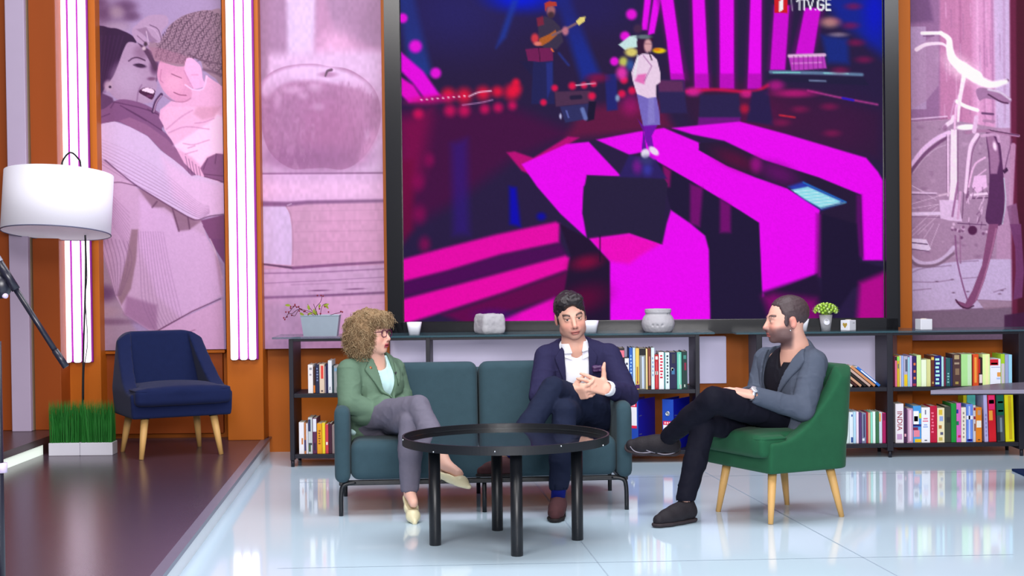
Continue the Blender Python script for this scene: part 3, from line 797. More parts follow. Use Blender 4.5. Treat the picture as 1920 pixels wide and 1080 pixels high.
    for k in range(6):
        p.line([(1490 + k * 9, 360 + k * 5), (1524 + k * 10, 356 + k * 5)], 1.4, (216, 240, 244), 0.9, 0.8)
    p.line([(1506, 342), (1586, 379)], 2.0, (30, 130, 220), 1.2, 0.9)
    p.line([(1540, 390), (1584, 380)], 3.0, (90, 140, 170), 1.2, 0.9)
    # dark steps between
    p.poly([(1228, 300), (1298, 341), (1387, 395), (1423, 418), (1429, 557), (1440, 600), (1330, 605), (1330, 470), (1322, 440), (1290, 418), (1258, 392), (1245, 345)], (32, 22, 56), 2.0)
    p.poly([(1243, 310), (1258, 320), (1256, 350), (1245, 352)], (150, 10, 110), 4, 0.8)
    p.poly([(1294, 345), (1318, 352), (1312, 425), (1294, 420)], (130, 8, 120), 5, 0.8)
    p.poly([(1350, 372), (1370, 384), (1370, 436), (1350, 436)], (130, 8, 120), 5, 0.8)
    # lower slab and stripes
    p.poly([(1104, 448), (1180, 438), (1242, 458), (1250, 420), (1258, 394), (1293, 418), (1322, 442), (1329, 468), (1332, 610), (1144, 610), (1143, 493), (1136, 484)], M, 2.4)
    p.poly([(1108, 448), (1180, 438), (1240, 456), (1200, 480), (1180, 495), (1143, 490)], (236, 6, 170), 6, 0.7)
    p.poly([(745, 489), (829, 466), (930, 440), (1042, 416), (1049, 420), (1048, 455), (940, 478), (840, 508), (745, 532)], (228, 4, 168), 5)
    p.poly([(745, 532), (840, 508), (940, 478), (1050, 456), (1062, 478), (906, 519), (745, 560)], (74, 8, 84), 7)
    p.poly([(745, 564), (906, 521), (1060, 479), (1068, 484), (1064, 506), (947, 548), (830, 585), (745, 612)], (230, 4, 168), 5)
    p.poly([(830, 590), (947, 550), (1064, 508), (1070, 550), (950, 585), (880, 610)], (96, 6, 76), 8)
    p.poly([(900, 612), (944, 598), (1040, 558), (1042, 612)], (232, 4, 190), 6)
    p.ell(925, 590, 30, 10, (70, 12, 110), 0.9, 0.7)
    p.poly([(1050, 420), (1104, 448), (1143, 490), (1143, 610), (1046, 610), (1070, 480)], (34, 18, 50), 3)
    p.ell(1100, 492, 26, 12, (130, 6, 60), 0.9, 0.85, -0.2); p.ell(1095, 560, 40, 22, (96, 4, 56), 0.9, 0.8, -0.3)
    p.line([(1125, 435), (1125, 490)], 2, (30, 14, 44), 1)
    p.poly([(1430, 548), (1532, 514), (1545, 560), (1500, 610), (1440, 610)], (34, 20, 54), 6)
    p.poly([(1430, 556), (1450, 550), (1530, 560), (1540, 605), (1450, 610)], (150, 4, 120), 12, 0.75)
    p.poly([(1540, 400), (1606, 420), (1612, 490), (1655, 500), (1655, 520), (1600, 540), (1560, 600), (1540, 600)], (30, 20, 52), 4)
    p.poly([(1612, 530), (1660, 510), (1660, 610), (1606, 610)], (176, 4, 140), 9)
    # loudspeaker on the slab
    p.poly([(1100, 328), (1150, 330), (1245, 334), (1252, 345), (1246, 400), (1240, 458), (1180, 436), (1106, 442), (1092, 400), (1094, 362)], (38, 29, 62), 1.8)
    p.poly([(1180, 290), (1230, 300), (1250, 335), (1160, 332)], (44, 30, 96), 3)
    p.ell(1195, 312, 8, 12, (140, 20, 150), 0.9, 0.7); p.ell(1214, 318, 8, 10, (60, 60, 180), 0.9, 0.7)
    # bass player
    p.poly([(795, 390), (1010, 380), (1000, 640), (920, 660), (900, 520)], (34, 28, 70), 3, tr=z3)
    p.poly([(1000, 112), (1036, 110), (1040, 195), (996, 195)], (34, 34, 86), 2)
    p.poly([(1024, 118), (1036, 116), (1036, 160), (1026, 185)], (38, 46, 124), 2)
    p.poly([(1008, 40), (1022, 30), (1036, 36), (1050, 50), (1056, 78), (1044, 92), (1020, 92), (1010, 70)], (58, 48, 74), 1.8)
    p.poly([(1006, 34), (1018, 30), (1020, 46), (1008, 50)], (128, 34, 62), 2, 0.9)
    p.ell(1033, 20, 8, 11, (156, 96, 104), 0.4); p.ell(1033, 28, 6, 6, (66, 44, 56), 0.5)
    p.poly([(1021, 6), (1030, 2), (1043, 4), (1044, 11), (1026, 13), (1022, 24)], (180, 58, 48), 1.0)
    p.poly([(1008, 84), (1012, 72), (1030, 64), (1042, 56), (1044, 66), (1030, 78), (1016, 86)], (172, 92, 40), 1.0)
    p.line([(1036, 66), (1062, 54), (1084, 42)], 4.5, (124, 92, 106), 1.0)
    p.poly([(1080, 40), (1088, 32), (1098, 31), (1096, 40), (1085, 48)], (226, 206, 120), 0.9)
    p.ell(1003, 72, 7, 9, (206, 56, 70), 0.5); p.ell(1060, 58, 6, 8, (186, 112, 132), 0.5)
    p.ell(1008, 82, 7, 4, (224, 120, 110), 0.5)
    p.poly([(985, 92), (1010, 90), (1036, 90), (1037, 114), (1012, 116), (990, 114)], (112, 28, 84), 1.2)
    p.line([(1010, 90), (1013, 116)], 1.5, (60, 16, 54), 0.8)
    p.line([(1034, 92), (1037, 96)], 3, (226, 110, 60), 0.8)
    p.line([(1048, 100), (1066, 122)], 4, (40, 54, 140), 2, 0.8)
    # floor monitors and drums
    p.poly([(1040, 172), (1106, 170), (1116, 192), (1042, 200)], (76, 46, 78), 1.8)
    p.poly([(1050, 200), (1104, 194), (1108, 222), (1060, 230)], (46, 46, 96), 1.8)
    p.poly([(1104, 190), (1118, 190), (1114, 224), (1100, 228)], (26, 20, 50), 1.8)
    p.line([(1072, 183), (1088, 182)], 8, (36, 28, 60), 1.5)
    p.line([(1092, 205), (1098, 222)], 8, (110, 130, 196), 1.6, 0.8); p.line([(1062, 208), (1066, 220)], 3, (100, 110, 190), 1, 0.8)
    p.ell(1051, 218, 2, 5, (190, 190, 230), 0.6)
    for x, y, r in ((1040, 165, 6), (1073, 161, 7), (1095, 160, 6), (1113, 157, 6), (1019, 192, 6), (1166, 176, 7), (1185, 170, 7), (1110, 180, 7), (1170, 150, 7)):
        p.ell(x, y, r, r, (226, 18, 76), 0.6, 0.95)
    p.line([(1080, 160), (1116, 156)], 2.5, (236, 200, 226), 1.0, 0.8)
    p.poly([(1134, 140), (1156, 138), (1158, 206), (1138, 208)], (34, 36, 112), 3)
    p.ell(1120, 146, 18, 8, (130, 14, 70), 0.8, 0.8)
    p.poly([(1160, 84), (1180, 68), (1194, 66), (1196, 88), (1172, 94)], (196, 226, 226), 1.6)
    p.ell(1184, 98, 12, 8, (216, 200, 110), 0.5); p.ell(1169, 116, 8, 9, (190, 190, 90), 0.6)
    p.ell(1166, 137, 10, 12, (220, 50, 170), 0.7); p.ell(1182, 122, 7, 10, (50, 90, 170), 0.8, 0.8)
    p.ell(1158, 184, 4, 6, (150, 190, 220), 0.7, 0.8); p.ell(1182, 196, 16, 18, (170, 14, 110), 0.9, 0.7)
    p.ell(1196, 54, 8, 8, (66, 40, 74), 0.5)
    # singer
    p.poly([(1196, 224), (1206, 236), (1212, 280), (1203, 282), (1206, 246)], (96, 20, 150), 1.2)
    p.poly([(1206, 232), (1234, 232), (1222, 255), (1226, 280), (1218, 282), (1210, 262)], (112, 16, 168), 1.2)
    p.poly([(1194, 176), (1214, 178), (1230, 178), (1236, 208), (1238, 234), (1206, 236), (1200, 208)], (118, 104, 190), 1.2)
    p.poly([(1216, 182), (1226, 182), (1228, 230), (1214, 234)], (140, 130, 206), 2, 0.7)
    p.ell(1210, 288, 8, 9, (228, 220, 240), 0.3, 1, 0.3); p.ell(1226, 283, 11, 6, (236, 214, 240), 0.3, 1, 0.7)
    p.ell(1212, 300, 12, 8, (60, 60, 120), 0.8, 0.7)
    p.poly([(1194, 108), (1204, 100), (1222, 102), (1232, 112), (1238, 136), (1238, 154), (1230, 160), (1230, 182), (1214, 184), (1194, 176), (1186, 150), (1184, 136)], (232, 204, 230), 1.2)
    p.poly([(1196, 140), (1212, 138), (1208, 158), (1190, 152)], (226, 70, 166), 2.5, 0.7)
    p.line([(1206, 104), (1222, 124), (1208, 152)], 1.6, (150, 90, 150), 1, 0.8)
    p.line([(1196, 104), (1190, 140)], 3, (224, 236, 236), 1.5, 0.8)
    p.poly([(1196, 102), (1194, 78), (1204, 66), (1222, 68), (1226, 78), (1214, 76), (1210, 100)], (52, 22, 54), 1.2)
    p.ell(1215, 86, 7.5, 13, (212, 156, 164), 0.35); p.ell(1207, 69, 14, 4, (96, 110, 120), 0.5)
    p.line([(1209, 82), (1222, 82)], 1.3, (96, 50, 70), 0.7, 0.8)
    p.ell(1236, 95, 12, 5, (226, 196, 20), 0.4); p.ell(1232, 93, 6, 3, (226, 110, 20), 0.6, 0.8)
    p.line([(1217, 98), (1222, 112)], 2.4, (60, 40, 60), 0.8)
    # corner caption of the picture on the wall
    p.poly([(1452, -8), (1477, -8), (1477, 25), (1452, 24)], (206, 24, 36), 0.8)
    p.poly([(1461, 3), (1469, -4), (1469, 17), (1461, 23)], (240, 246, 246), 0.6)
    W = (242, 246, 250)
    p.line([(1484, -8), (1485, 20)], 1.5, W, 0.6)
    def glyph(*pl, w=2.4):
        for q in pl: p.line(q, w, W, 0.6)
    glyph([(1494, 3), (1499, -2), (1499, 19)])
    glyph([(1502, -1), (1513, -1)], [(1507.5, -1), (1507.5, 19)])
    glyph([(1514, -2), (1519.5, 18), (1525, -2)])
    p.ell(1529, 18, 1.6, 1.6, W, 0.4)
    glyph([(1544, 2), (1541, -1), (1536, -1), (1533.5, 3), (1533.5, 15), (1536, 18.5), (1541, 18.5), (1544, 15), (1544, 9), (1539, 9)], w=3.0)
    glyph([(1557, -1), (1549, -1), (1549, 18.5), (1557, 18.5)], [(1549, 8.5), (1556, 8.5)], w=3.0)
    n = vnoise(p.X, p.Y, 2.0, 9)
    p.mul(0.97 + 0.06 * n)
    return p.C

# ================================================================== ROOM
M_FLOOR = mat('floor_glossy_pale_blue', (200, 221, 237), 0.07, 0.5, var=0.02, scale=1.5)
M_ORANGE = mat('orange_wood_board', (180, 94, 18), 0.45, 0.3, var=0.12, scale=5, stretch=(1, 1, 0.12))
M_ORANGE_D = mat('deep_orange_board', (146, 66, 16), 0.5, 0.3, var=0.12, scale=5, stretch=(1, 1, 0.12))
M_PILLAR = mat('pale_grey_board', (176, 160, 186), 0.5, 0.3, var=0.03)
M_DARKFLOOR = mat('dark_plum_vinyl', (66, 50, 64), 0.25, 0.5, var=0.12, scale=3, bump=0.05, bscale=40)
M_STEP = mat('dark_step_vinyl', (64, 44, 46), 0.3, 0.5, var=0.1, scale=3)
M_RISER = mat('white_riser', (226, 230, 236), 0.4, 0.4, var=0.03)
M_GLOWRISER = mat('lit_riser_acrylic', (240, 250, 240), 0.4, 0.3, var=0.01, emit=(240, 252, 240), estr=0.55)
M_EDGE = mat('grey_metal_edge', (128, 128, 146), 0.35, 0.5, metal=0.6, var=0.05)
M_LAV = mat('lavender_wall_panel', (218, 212, 242), 0.35, 0.35, var=0.02, scale=2, emit=(214, 208, 244), estr=0.22)  # weak emission added to brighten the panels where the shelf tops shade them
M_BLACK = mat('black_gloss_frame', (16, 17, 24), 0.22, 0.5, var=0.05)
M_SEAM = mat('floor_seam', (160, 178, 194), 0.4, 0.3, var=0.02)

def structure(name, bm, m, smooth=False):
    return tag(obj(name, bm, m, None, smooth), kind='structure')

YW = 10.25
bm = BM(); box(bm, -7, 7, -1.5, YW + 0.1, -0.1, 0.0); structure('floor', bm, M_FLOOR)
# seams of the floor sheets
bm = BM()
a, b = PZ(1090, 1015, 0.0005), PZ(1140, 1080, 0.0005)
def seam(bm, p, q, w=0.0026):
    p, q = Vector((p.x, p.y, 0)), Vector((q.x, q.y, 0)); d = (q - p); n = Vector((-d.y, d.x, 0)).normalized() * w
    vs = [bm.verts.new(v + Vector((0, 0, 0.0008))) for v in (p + n, p - n, q - n, q + n)]
    bm.faces.new(vs)
s1, s2 = PZ(1078, 1000, 0), PZ(1150, 1092, 0); seam(bm, s1 + (s1 - s2) * 4.0, s2 + (s2 - s1) * 2)
s3, s4 = PZ(1540, 1003, 0), PZ(1690, 1084, 0); seam(bm, s3 + (s3 - s4) * 2.2, s4 + (s4 - s3) * 2)
s5, s6 = PZ(520, 1066, 0), PZ(1900, 1040, 0); seam(bm, s5, s6)
s7, s8 = PZ(560, 905, 0), PZ(1900, 884, 0); seam(bm, s7, s8)
structure('trim_1', bm, M_SEAM)

# back wall behind everything
bm = BM(); box(bm, -7, 7, YW, YW + 0.1, 0, 4.3); structure('wall_back', bm, M_ORANGE)

def slab(name, px0, px1, ztop, zbot, Y, thick, m, pyref=330, bev=0.004):
    a, b = P(px0, pyref, Y), P(px1, pyref, Y)
    bm = BM(); box(bm, a.x, b.x, Y, Y + thick, zbot, ztop, bev)
    return structure(name, bm, m)

ZT = 4.2
# left wall section with pale pillar
slab('wall_left', -330, 108, ZT, 0.2, 9.85, 0.4, M_ORANGE_D)
slab('trim_2', 14, 50, ZT, 0.2, 9.78, 0.12, M_PILLAR)
slab('trim_3', 50, 56, ZT, 0.2, 9.82, 0.08, mat('olive_trim', (110, 92, 70), 0.5, 0.3))
slab('trim_4', 106, 183, ZT, 0.1, 10.05, 0.2, M_ORANGE)
slab('trim_5', 420, 488, ZT, 0.1, 10.05, 0.2, M_ORANGE)
slab('trim_6', 718, 726, ZT, 0.0, 10.12, 0.13, M_ORANGE)
slab('trim_7', 1680, 1709, ZT, 0.0, 9.98, 0.27, M_ORANGE)
# ledge under the family print
a = P(372, 655, 10.16); b = P(421, 655, 10.16)
zl = P(300, 657, 10.17).z
bm = BM(); box(bm, P(183, 655, 10.17).x, b.x, 10.17, 10.25, zl - 0.02, zl, 0.003); structure('trim_8', bm, M_ORANGE)
# darker board under the family print
slab('trim_9', 186, 418, zl - 0.02, 0.13, 10.2, 0.05, M_ORANGE_D, 730)
# lavender panels below the video wall
zt_, zb_ = P(900, 636, 10.19).z, P(900, 724, 10.19).z
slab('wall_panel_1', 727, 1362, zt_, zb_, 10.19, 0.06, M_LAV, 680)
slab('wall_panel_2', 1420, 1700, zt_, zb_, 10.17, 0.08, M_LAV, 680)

# platforms: lower one, and a second step at far left
PL = 0.1
e0 = PZ(505, 822, PL); e1 = PZ(305, 1080, PL)
d = (e1 - e0); e2 = e1 + d * 1.3
bm = BM()
prism(bm, [(e0.x, YW, PL - 0.012), (e0.x, e0.y, PL - 0.012), (e2.x, e2.y, PL - 0.012), (-7, e2.y, PL - 0.012), (-7, YW, PL - 0.012)], (0, 0, 0.012))
structure('floor_platform', bm, M_DARKFLOOR)
bm = BM()
prism(bm, [(e0.x - 0.015, YW, 0), (e0.x - 0.015, e0.y, 0), (e2.x - 0.015, e2.y, 0), (-7, e2.y, 0), (-7, YW, 0)], (0, 0, PL - 0.012))
structure('trim_10', bm, M_RISER)
nrm = Vector((-d.y, d.x, 0)).normalized()
if nrm.x < 0: nrm = -nrm
bm = BM()
prism(bm, [e0 + nrm * 0.001 + Vector((0, 0, 0.002)), e2 + nrm * 0.001 + Vector((0, 0, 0.002)), e2 - nrm * 0.045 + Vector((0, 0, 0.002)), e0 - nrm * 0.045 + Vector((0, 0, 0.002))], (0, 0, -0.02))
structure('trim_11', bm, M_EDGE)
P2 = 0.2
f0 = PZ(84, 852, PL); f1 = PZ(9, 881, PL); fd = f1 - f0
f0b = f0 - fd * ((f0.y - 9.85) / fd.y); f2 = f1 + fd * 3.0
bm = BM()
prism(bm, [(f0b.x, f0b.y, PL + 0.06), (f2.x, f2.y, PL + 0.06), (-7, f2.y, PL + 0.06), (-7, f0b.y, PL + 0.06)], (0, 0, P2 - PL - 0.06))
structure('floor_step', bm, M_STEP)
bm = BM()
prism(bm, [(f0.x - 0.01, f0.y, PL), (f2.x - 0.01, f2.y, PL), (-7, f2.y, PL), (-7, f0.y, PL)], (0, 0, 0.06))
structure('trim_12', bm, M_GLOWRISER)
bm = BM(); prism(bm, [(f0b.x - 0.01, f0b.y, PL), (f0.x - 0.01, f0.y, PL), (-7, f0.y, PL), (-7, f0b.y, PL)], (0, 0, 0.06)); structure('trim_13', bm, M_STEP)

# ---- prints on the wall
PRINT_GAIN = 0.84
def print_panel(name, label, px0, px1, pyb, Y, fn, step):
    pts, faces, PX, PY, (x0, x1, zb, zt) = panel_grid(px0, px1, -130, pyb, Y, step)
    c = fn(PX, PY); c = np.clip(0.66 * (c / 0.66) ** 1.3, 0, 1)
    c = lin_np(c) * PRINT_GAIN * np.array([1.0, .955, .92])
    root = thing('wall_picture', label, 'wall print', ((x0 + x1) / 2, Y + 0.02, zb), 0, 'photo prints on the back wall')
    pydata('printed_face', pts, faces, attr_mat('photo_print', 0.35, spec=0.25), root, False, True, c)
    bm = BM(); box(bm, x0, x1, Y + 0.002, Y + 0.03, zb, zt)
    obj('backing_board', bm, M_PILLAR, root, world=True)
    return root
print_panel('photo_print', 'tall mauve wall print of a laughing woman hugging a child in a knitted hat', 178, 419, 656, 10.16, paint_family, 1.5)
print_panel('photo_print', 'tall mauve wall print of an apple lying on stacked books', 487, 719, 653, 10.14, paint_apple, 1.5)
print_panel('photo_print', 'tall mauve wall print of a parked bicycle, right of the video wall', 1709, 1960, 637, 10.14, paint_bicycle, 1.5)

# ---- LED tube lights: two fixtures of three tubes
M_TUBE = mat('white_led_tube', (255, 246, 255), 0.4, 0.2, emit=(255, 240, 255), estr=1.7, var=0.0)
M_CHAN = mat('plum_channel', (120, 20, 120), 0.5, 0.3)
def led_fixture(label, px0, px1, pyb, Y, tubes):
    a, b = P(px0, pyb, Y), P(px1, pyb, Y)
    a2 = P(px0, 330, Y).x; b2 = P(px1, 330, Y).x
    root = thing('led_wall_lamp', label, 'light fixture', ((a2 + b2) / 2, Y + 0.03, a.z), 0, 'led tube lights on the orange columns')
    bm = BM(); box(bm, a2, b2, Y + 0.012, Y + 0.03, a.z, ZT - 0.1, 0.003)
    obj('channel', bm, M_CHAN, root, world=True)
    for t0, t1 in tubes:
        x0, x1 = P(t0, 330, Y).x, P(t1, 330, Y).x
        bm = BM(); box(bm, x0, x1, Y - 0.03, Y + 0.012, a.z, ZT - 0.12, 0.012, 3)
        obj('tube', bm, M_TUBE, root, True, world=True)
led_fixture('three white led tubes on the column behind the drum shade lamp', 115, 168, 680, 10.01, [(116, 128.5), (134, 147), (152, 165.5)])
led_fixture('three white led tubes on the column between the family and apple prints', 427, 479, 675, 10.01, [(428.5, 441.5), (446, 459), (463, 475.5)])

# ---- video wall
YS = 9.9
yaw = -math.atan((9.98 - 9.78) / 2.97)
pts, faces, PX, PY, (x0, x1, zb, zt) = panel_grid(752.5, 1648.5, -130, 599.5, YS, 2.0, yaw=yaw)
root = thing('video_wall', 'huge video wall in a black frame showing a magenta lit stage with a singer', 'screen', ((x0 + x1) / 2, YS + 0.1, zb - 0.08))
pydata('display', pts, faces, attr_mat('video_picture', 0.6, emit=True, gain=1.0, spec=0.03), root, False, True, lin_np(paint_stage(PX, PY)))
bm = BM()
xc = (x0 + x1) / 2
def yat(x): return YS + (x - xc) * math.tan(yaw)
def slab_yaw(bm, xa, xb, za, zc, f, bk):
    v = [(xa, yat(xa) + f, za), (xb, yat(xb) + f, za), (xb, yat(xb) + bk, za), (xa, yat(xa) + bk, za)]
    prism(bm, v, (0, 0, zc - za))
xl = P(724, 330, 9.98).x; xr = P(1680, 330, 9.78).x
slab_yaw(bm, x0 - 0.1, x1 + 0.1, zb - 0.06, zt + 0.1, 0.004, 0.15)
slab_yaw(bm, xl, x0 - 0.004, zb - 0.1, zt + 0.1, -0.05, 0.15)
slab_yaw(bm, x1 + 0.004, xr, zb - 0.1, zt + 0.1, -0.05, 0.15)
slab_yaw(bm, xl, xr, zb - 0.088, zb - 0.004, -0.05, 0.15)
obj('frame', bm, M_BLACK, root, world=True)
# ================================================================== SOFT SHAPES (distance fields meshed with surface nets)
class Field:
    def __init__(s, xs, ys, zs):
        s.xs, s.ys, s.zs = [np.asarray(a, np.float64) for a in (xs, ys, zs)]
        s.D = np.full((len(xs), len(ys), len(zs)), 0.25, np.float32)
    @classmethod
    def box(cls, lo, hi, h):
        return cls(*[np.arange(lo[i], hi[i] + h, h) for i in range(3)])
    def _sl(s, lo, hi):
        r = []
        for a, l, h in zip((s.xs, s.ys, s.zs), lo, hi):
            i0 = max(0, np.searchsorted(a, l) - 1); i1 = min(len(a), np.searchsorted(a, h) + 1)
            if i1 - i0 < 2: return None
            r.append(slice(i0, i1))
        return tuple(r)
    def pts(s, sl):
        return s.xs[sl[0]][:, None, None], s.ys[sl[1]][None, :, None], s.zs[sl[2]][None, None, :]
    def op(s, prim, k=0.0, mode='add'):
        f, lo, hi = prim
        pad = 0.03 + k
        sl = s._sl([v - pad for v in lo], [v + pad for v in hi])
        if sl is None: return s
        d = f(*s.pts(sl)).astype(np.float32)
        D = s.D[sl]
        if mode == 'add':
            if k > 0:
                h = np.clip(0.5 + 0.5 * (D - d) / k, 0, 1); s.D[sl] = D * (1 - h) + d * h - k * h * (1 - h)
            else: s.D[sl] = np.minimum(D, d)
        elif mode == 'sub':
            if k > 0:
                h = np.clip(0.5 - 0.5 * (D + d) / k, 0, 1); s.D[sl] = D * (1 - h) - d * h + k * h * (1 - h)
            else: s.D[sl] = np.maximum(D, -d)
        elif mode == 'disp':
            s.D[sl] = D + d
        return s
    def add(s, *prims, k=0.0):
        for p in prims: s.op(p, k)
        return s
    def sub(s, *prims, k=0.0):
        for p in prims: s.op(p, k, 'sub')
        return s
    def clip(s, f, k=0.0):
        """keep only where f < 0"""
        d = f(s.xs[:, None, None], s.ys[None, :, None], s.zs[None, None, :]).astype(np.float32)
        if k > 0:
            h = np.clip(0.5 - 0.5 * (s.D - d) / k, 0, 1); s.D = s.D * (1 - h) + d * h + k * h * (1 - h)
        else: s.D = np.maximum(s.D, d)
        return s
    def wrinkle(s, amp, f):
        s.D += (amp * f(s.xs[:, None, None], s.ys[None, :, None], s.zs[None, None, :])).astype(np.float32)
        return s
    def mesh(s, relax=1):
        D = s.D; ins = D < 0
        nx, ny, nz = D.shape
        cnt = np.zeros((nx - 1, ny - 1, nz - 1), np.uint8)
        for i in (0, 1):
            for j in (0, 1):
                for k in (0, 1):
                    cnt += ins[i:nx - 1 + i, j:ny - 1 + j, k:nz - 1 + k]
        act = (cnt > 0) & (cnt < 8)
        ci = np.argwhere(act)
        if len(ci) == 0: return np.zeros((0, 3)), np.zeros((0, 4), int)
        vid = np.full(act.shape, -1, np.int64); vid[act] = np.arange(len(ci))
        I, J, K = ci.T
        c = {(i, j, k): D[I + i, J + j, K + k] for i in (0, 1) for j in (0, 1) for k in (0, 1)}
        acc = np.zeros((len(ci), 3)); n = np.zeros(len(ci))
        keys = list(c)
        for a in keys:
            for ax in range(3):
                if a[ax]: continue
                b = list(a); b[ax] = 1; b = tuple(b)
                da, db = c[a], c[b]
                m = (da < 0) != (db < 0)
                t = np.where(m, da / np.where(m, da - db, 1), 0)
                q = np.array(a, float)[None, :].repeat(len(ci), 0); q[:, ax] = t
                acc += q * m[:, None]; n += m
        q = acc / np.maximum(n, 1)[:, None]
        def ax(a, i, f): return a[i] + (a[i + 1] - a[i]) * f
        V = np.stack([ax(s.xs, I, q[:, 0]), ax(s.ys, J, q[:, 1]), ax(s.zs, K, q[:, 2])], 1)
        F = []
        def quads(m, a0, off, flip):
            e = np.argwhere(m)
            if len(e) == 0: return
            e = e + off
            o = [vid[tuple((e - np.array(d)).T)] for d in a0]
            q = np.stack(o, 1); f = flip[m]
            q[f] = q[f][:, ::-1]
            F.append(q[(q >= 0).all(1)])
        x = ins[:-1, 1:-1, 1:-1]; y = ins[1:, 1:-1, 1:-1]
        quads(x != y, [(0, 1, 1), (0, 0, 1), (0, 0, 0), (0, 1, 0)], np.array([0, 1, 1]), y)
        x = ins[1:-1, :-1, 1:-1]; y = ins[1:-1, 1:, 1:-1]
        quads(x != y, [(1, 0, 1), (1, 0, 0), (0, 0, 0), (0, 0, 1)], np.array([1, 0, 1]), y)
        x = ins[1:-1, 1:-1, :-1]; y = ins[1:-1, 1:-1, 1:]
        quads(x != y, [(1, 1, 0), (0, 1, 0), (0, 0, 0), (1, 0, 0)], np.array([1, 1, 0]), y)
        F = np.concatenate(F)
        for _ in range(relax):
            S = np.zeros_like(V); N = np.zeros(len(V))
            for i in range(4):
                a, b = F[:, i], F[:, (i + 1) % 4]
                for ax_ in range(3):
                    S[:, ax_] += np.bincount(a, V[b, ax_], len(V)) + np.bincount(b, V[a, ax_], len(V))
                N += np.bincount(a, minlength=len(V)) + np.bincount(b, minlength=len(V))
            V = V * 0.5 + 0.5 * S / np.maximum(N, 1)[:, None]
        return V, F

def _v(p): return np.array(p, float)
def cone(a, b, ra, rb=None):
    rb = ra if rb is None else rb
    a, b = _v(a), _v(b); e = b - a; L = e @ e + 1e-12
    def f(x, y, z):
        px, py, pz = x - a[0], y - a[1], z - a[2]
        t = np.clip((px * e[0] + py * e[1] + pz * e[2]) / L, 0, 1)
        return np.sqrt((px - t * e[0]) ** 2 + (py - t * e[1]) ** 2 + (pz - t * e[2]) ** 2) - (ra + (rb - ra) * t)
    R = max(ra, rb)
    return f, np.minimum(a, b) - R, np.maximum(a, b) + R
def _rows(R):
    return np.eye(3) if R is None else np.array(R, float)          # rows = local axes in world
def ellip(c, r, R=None):
    c, r = _v(c), _v(r); A = _rows(R)
    def f(x, y, z):
        p = (x - c[0], y - c[1], z - c[2])
        u = [sum(A[i][j] * p[j] for j in range(3)) for i in range(3)]
        k0 = np.sqrt(sum((u[i] / r[i]) ** 2 for i in range(3)) + 1e-9)
        k1 = np.sqrt(sum((u[i] / r[i] ** 2) ** 2 for i in range(3)) + 1e-9)
        return k0 * (k0 - 1) / k1
    ext = np.sqrt(((A * r[:, None]) ** 2).sum(0))
    return f, c - ext, c + ext
def rbox(c, hs, rad, R=None):
    c, hs = _v(c), _v(hs); A = _rows(R)
    def f(x, y, z):
        p = (x - c[0], y - c[1], z - c[2])
        q = [np.abs(sum(A[i][j] * p[j] for j in range(3))) - (hs[i] - rad) for i in range(3)]
        o = np.sqrt(sum(np.maximum(v, 0) ** 2 for v in q))
        return o + np.minimum(np.maximum(np.maximum(q[0], q[1]), q[2]), 0) - rad
    ext = np.abs(A.T) @ hs
    return f, c - ext, c + ext
def flat_cone(a, b, ra, rb, n, s):
    """rounded cone flattened by factor s (<1) along unit direction n"""
    a, b, n = _v(a), _v(b), _v(n); n = n / np.linalg.norm(n)
    e = b - a
    def sq(px, py, pz):
        d = px * n[0] + py * n[1] + pz * n[2]; g = d * (1 / s - 1)
        return px + n[0] * g, py + n[1] * g, pz + n[2] * g
    e2 = np.array(sq(*e)); L = e2 @ e2 + 1e-12
    def f(x, y, z):
        px, py, pz = sq(x - a[0], y - a[1], z - a[2])
        t = np.clip((px * e2[0] + py * e2[1] + pz * e2[2]) / L, 0, 1)
        return (np.sqrt((px - t * e2[0]) ** 2 + (py - t * e2[1]) ** 2 + (pz - t * e2[2]) ** 2) - (ra + (rb - ra) * t)) * (0.5 + 0.5 * s)
    R = max(ra, rb)
    return f, np.minimum(a, b) - R, np.maximum(a, b) + R
def n3(x, y, z, s, seed=0):
    """smooth 3-D value noise, -1..1"""
    T = np.random.RandomState(seed).rand(32, 32, 32) * 2 - 1
    x, y, z = np.broadcast_arrays(x / s, y / s, z / s)
    xi, yi, zi = np.floor(x).astype(int), np.floor(y).astype(int), np.floor(z).astype(int)
    fx, fy, fz = x - xi, y - yi, z - zi
    fx, fy, fz = [q * q * (3 - 2 * q) for q in (fx, fy, fz)]
    g = lambda a, b, c: T[(xi + a) % 32, (yi + b) % 32, (zi + c) % 32]
    l0 = (g(0, 0, 0) * (1 - fx) + g(1, 0, 0) * fx) * (1 - fy) + (g(0, 1, 0) * (1 - fx) + g(1, 1, 0) * fx) * fy
    l1 = (g(0, 0, 1) * (1 - fx) + g(1, 0, 1) * fx) * (1 - fy) + (g(0, 1, 1) * (1 - fx) + g(1, 1, 1) * fx) * fy
    return l0 * (1 - fz) + l1 * fz

def soft(name, field, m, parent=None, world=False, relax=1, pic=None):
    V, F = field.mesh(relax)
    c = pic(V) if pic else None
    return pydata(name, V, F, m, parent, True, world, c)

# ================================================================== SEATING
M_NAVY = mat('navy_upholstery', (20, 30, 70), 0.9, 0.2, var=0.12, scale=30, bump=0.25, bscale=400, sheen=0.05)
M_GREEN = mat('bottle_green_upholstery', (28, 82, 55), 0.85, 0.2, var=0.12, scale=25, bump=0.25, bscale=400, sheen=0.06)
M_TEAL = mat('teal_upholstery', (50, 72, 82), 0.9, 0.2, var=0.1, scale=25, bump=0.25, bscale=400, sheen=0.05)
M_OAK = mat('pale_oak', (214, 168, 104), 0.45, 0.35, var=0.12, scale=10, stretch=(1, 1, 0.15))
M_FERRULE = mat('dark_ferrule', (24, 24, 28), 0.5, 0.4)
M_STEEL = mat('black_steel', (20, 22, 28), 0.38, 0.5, var=0.08)

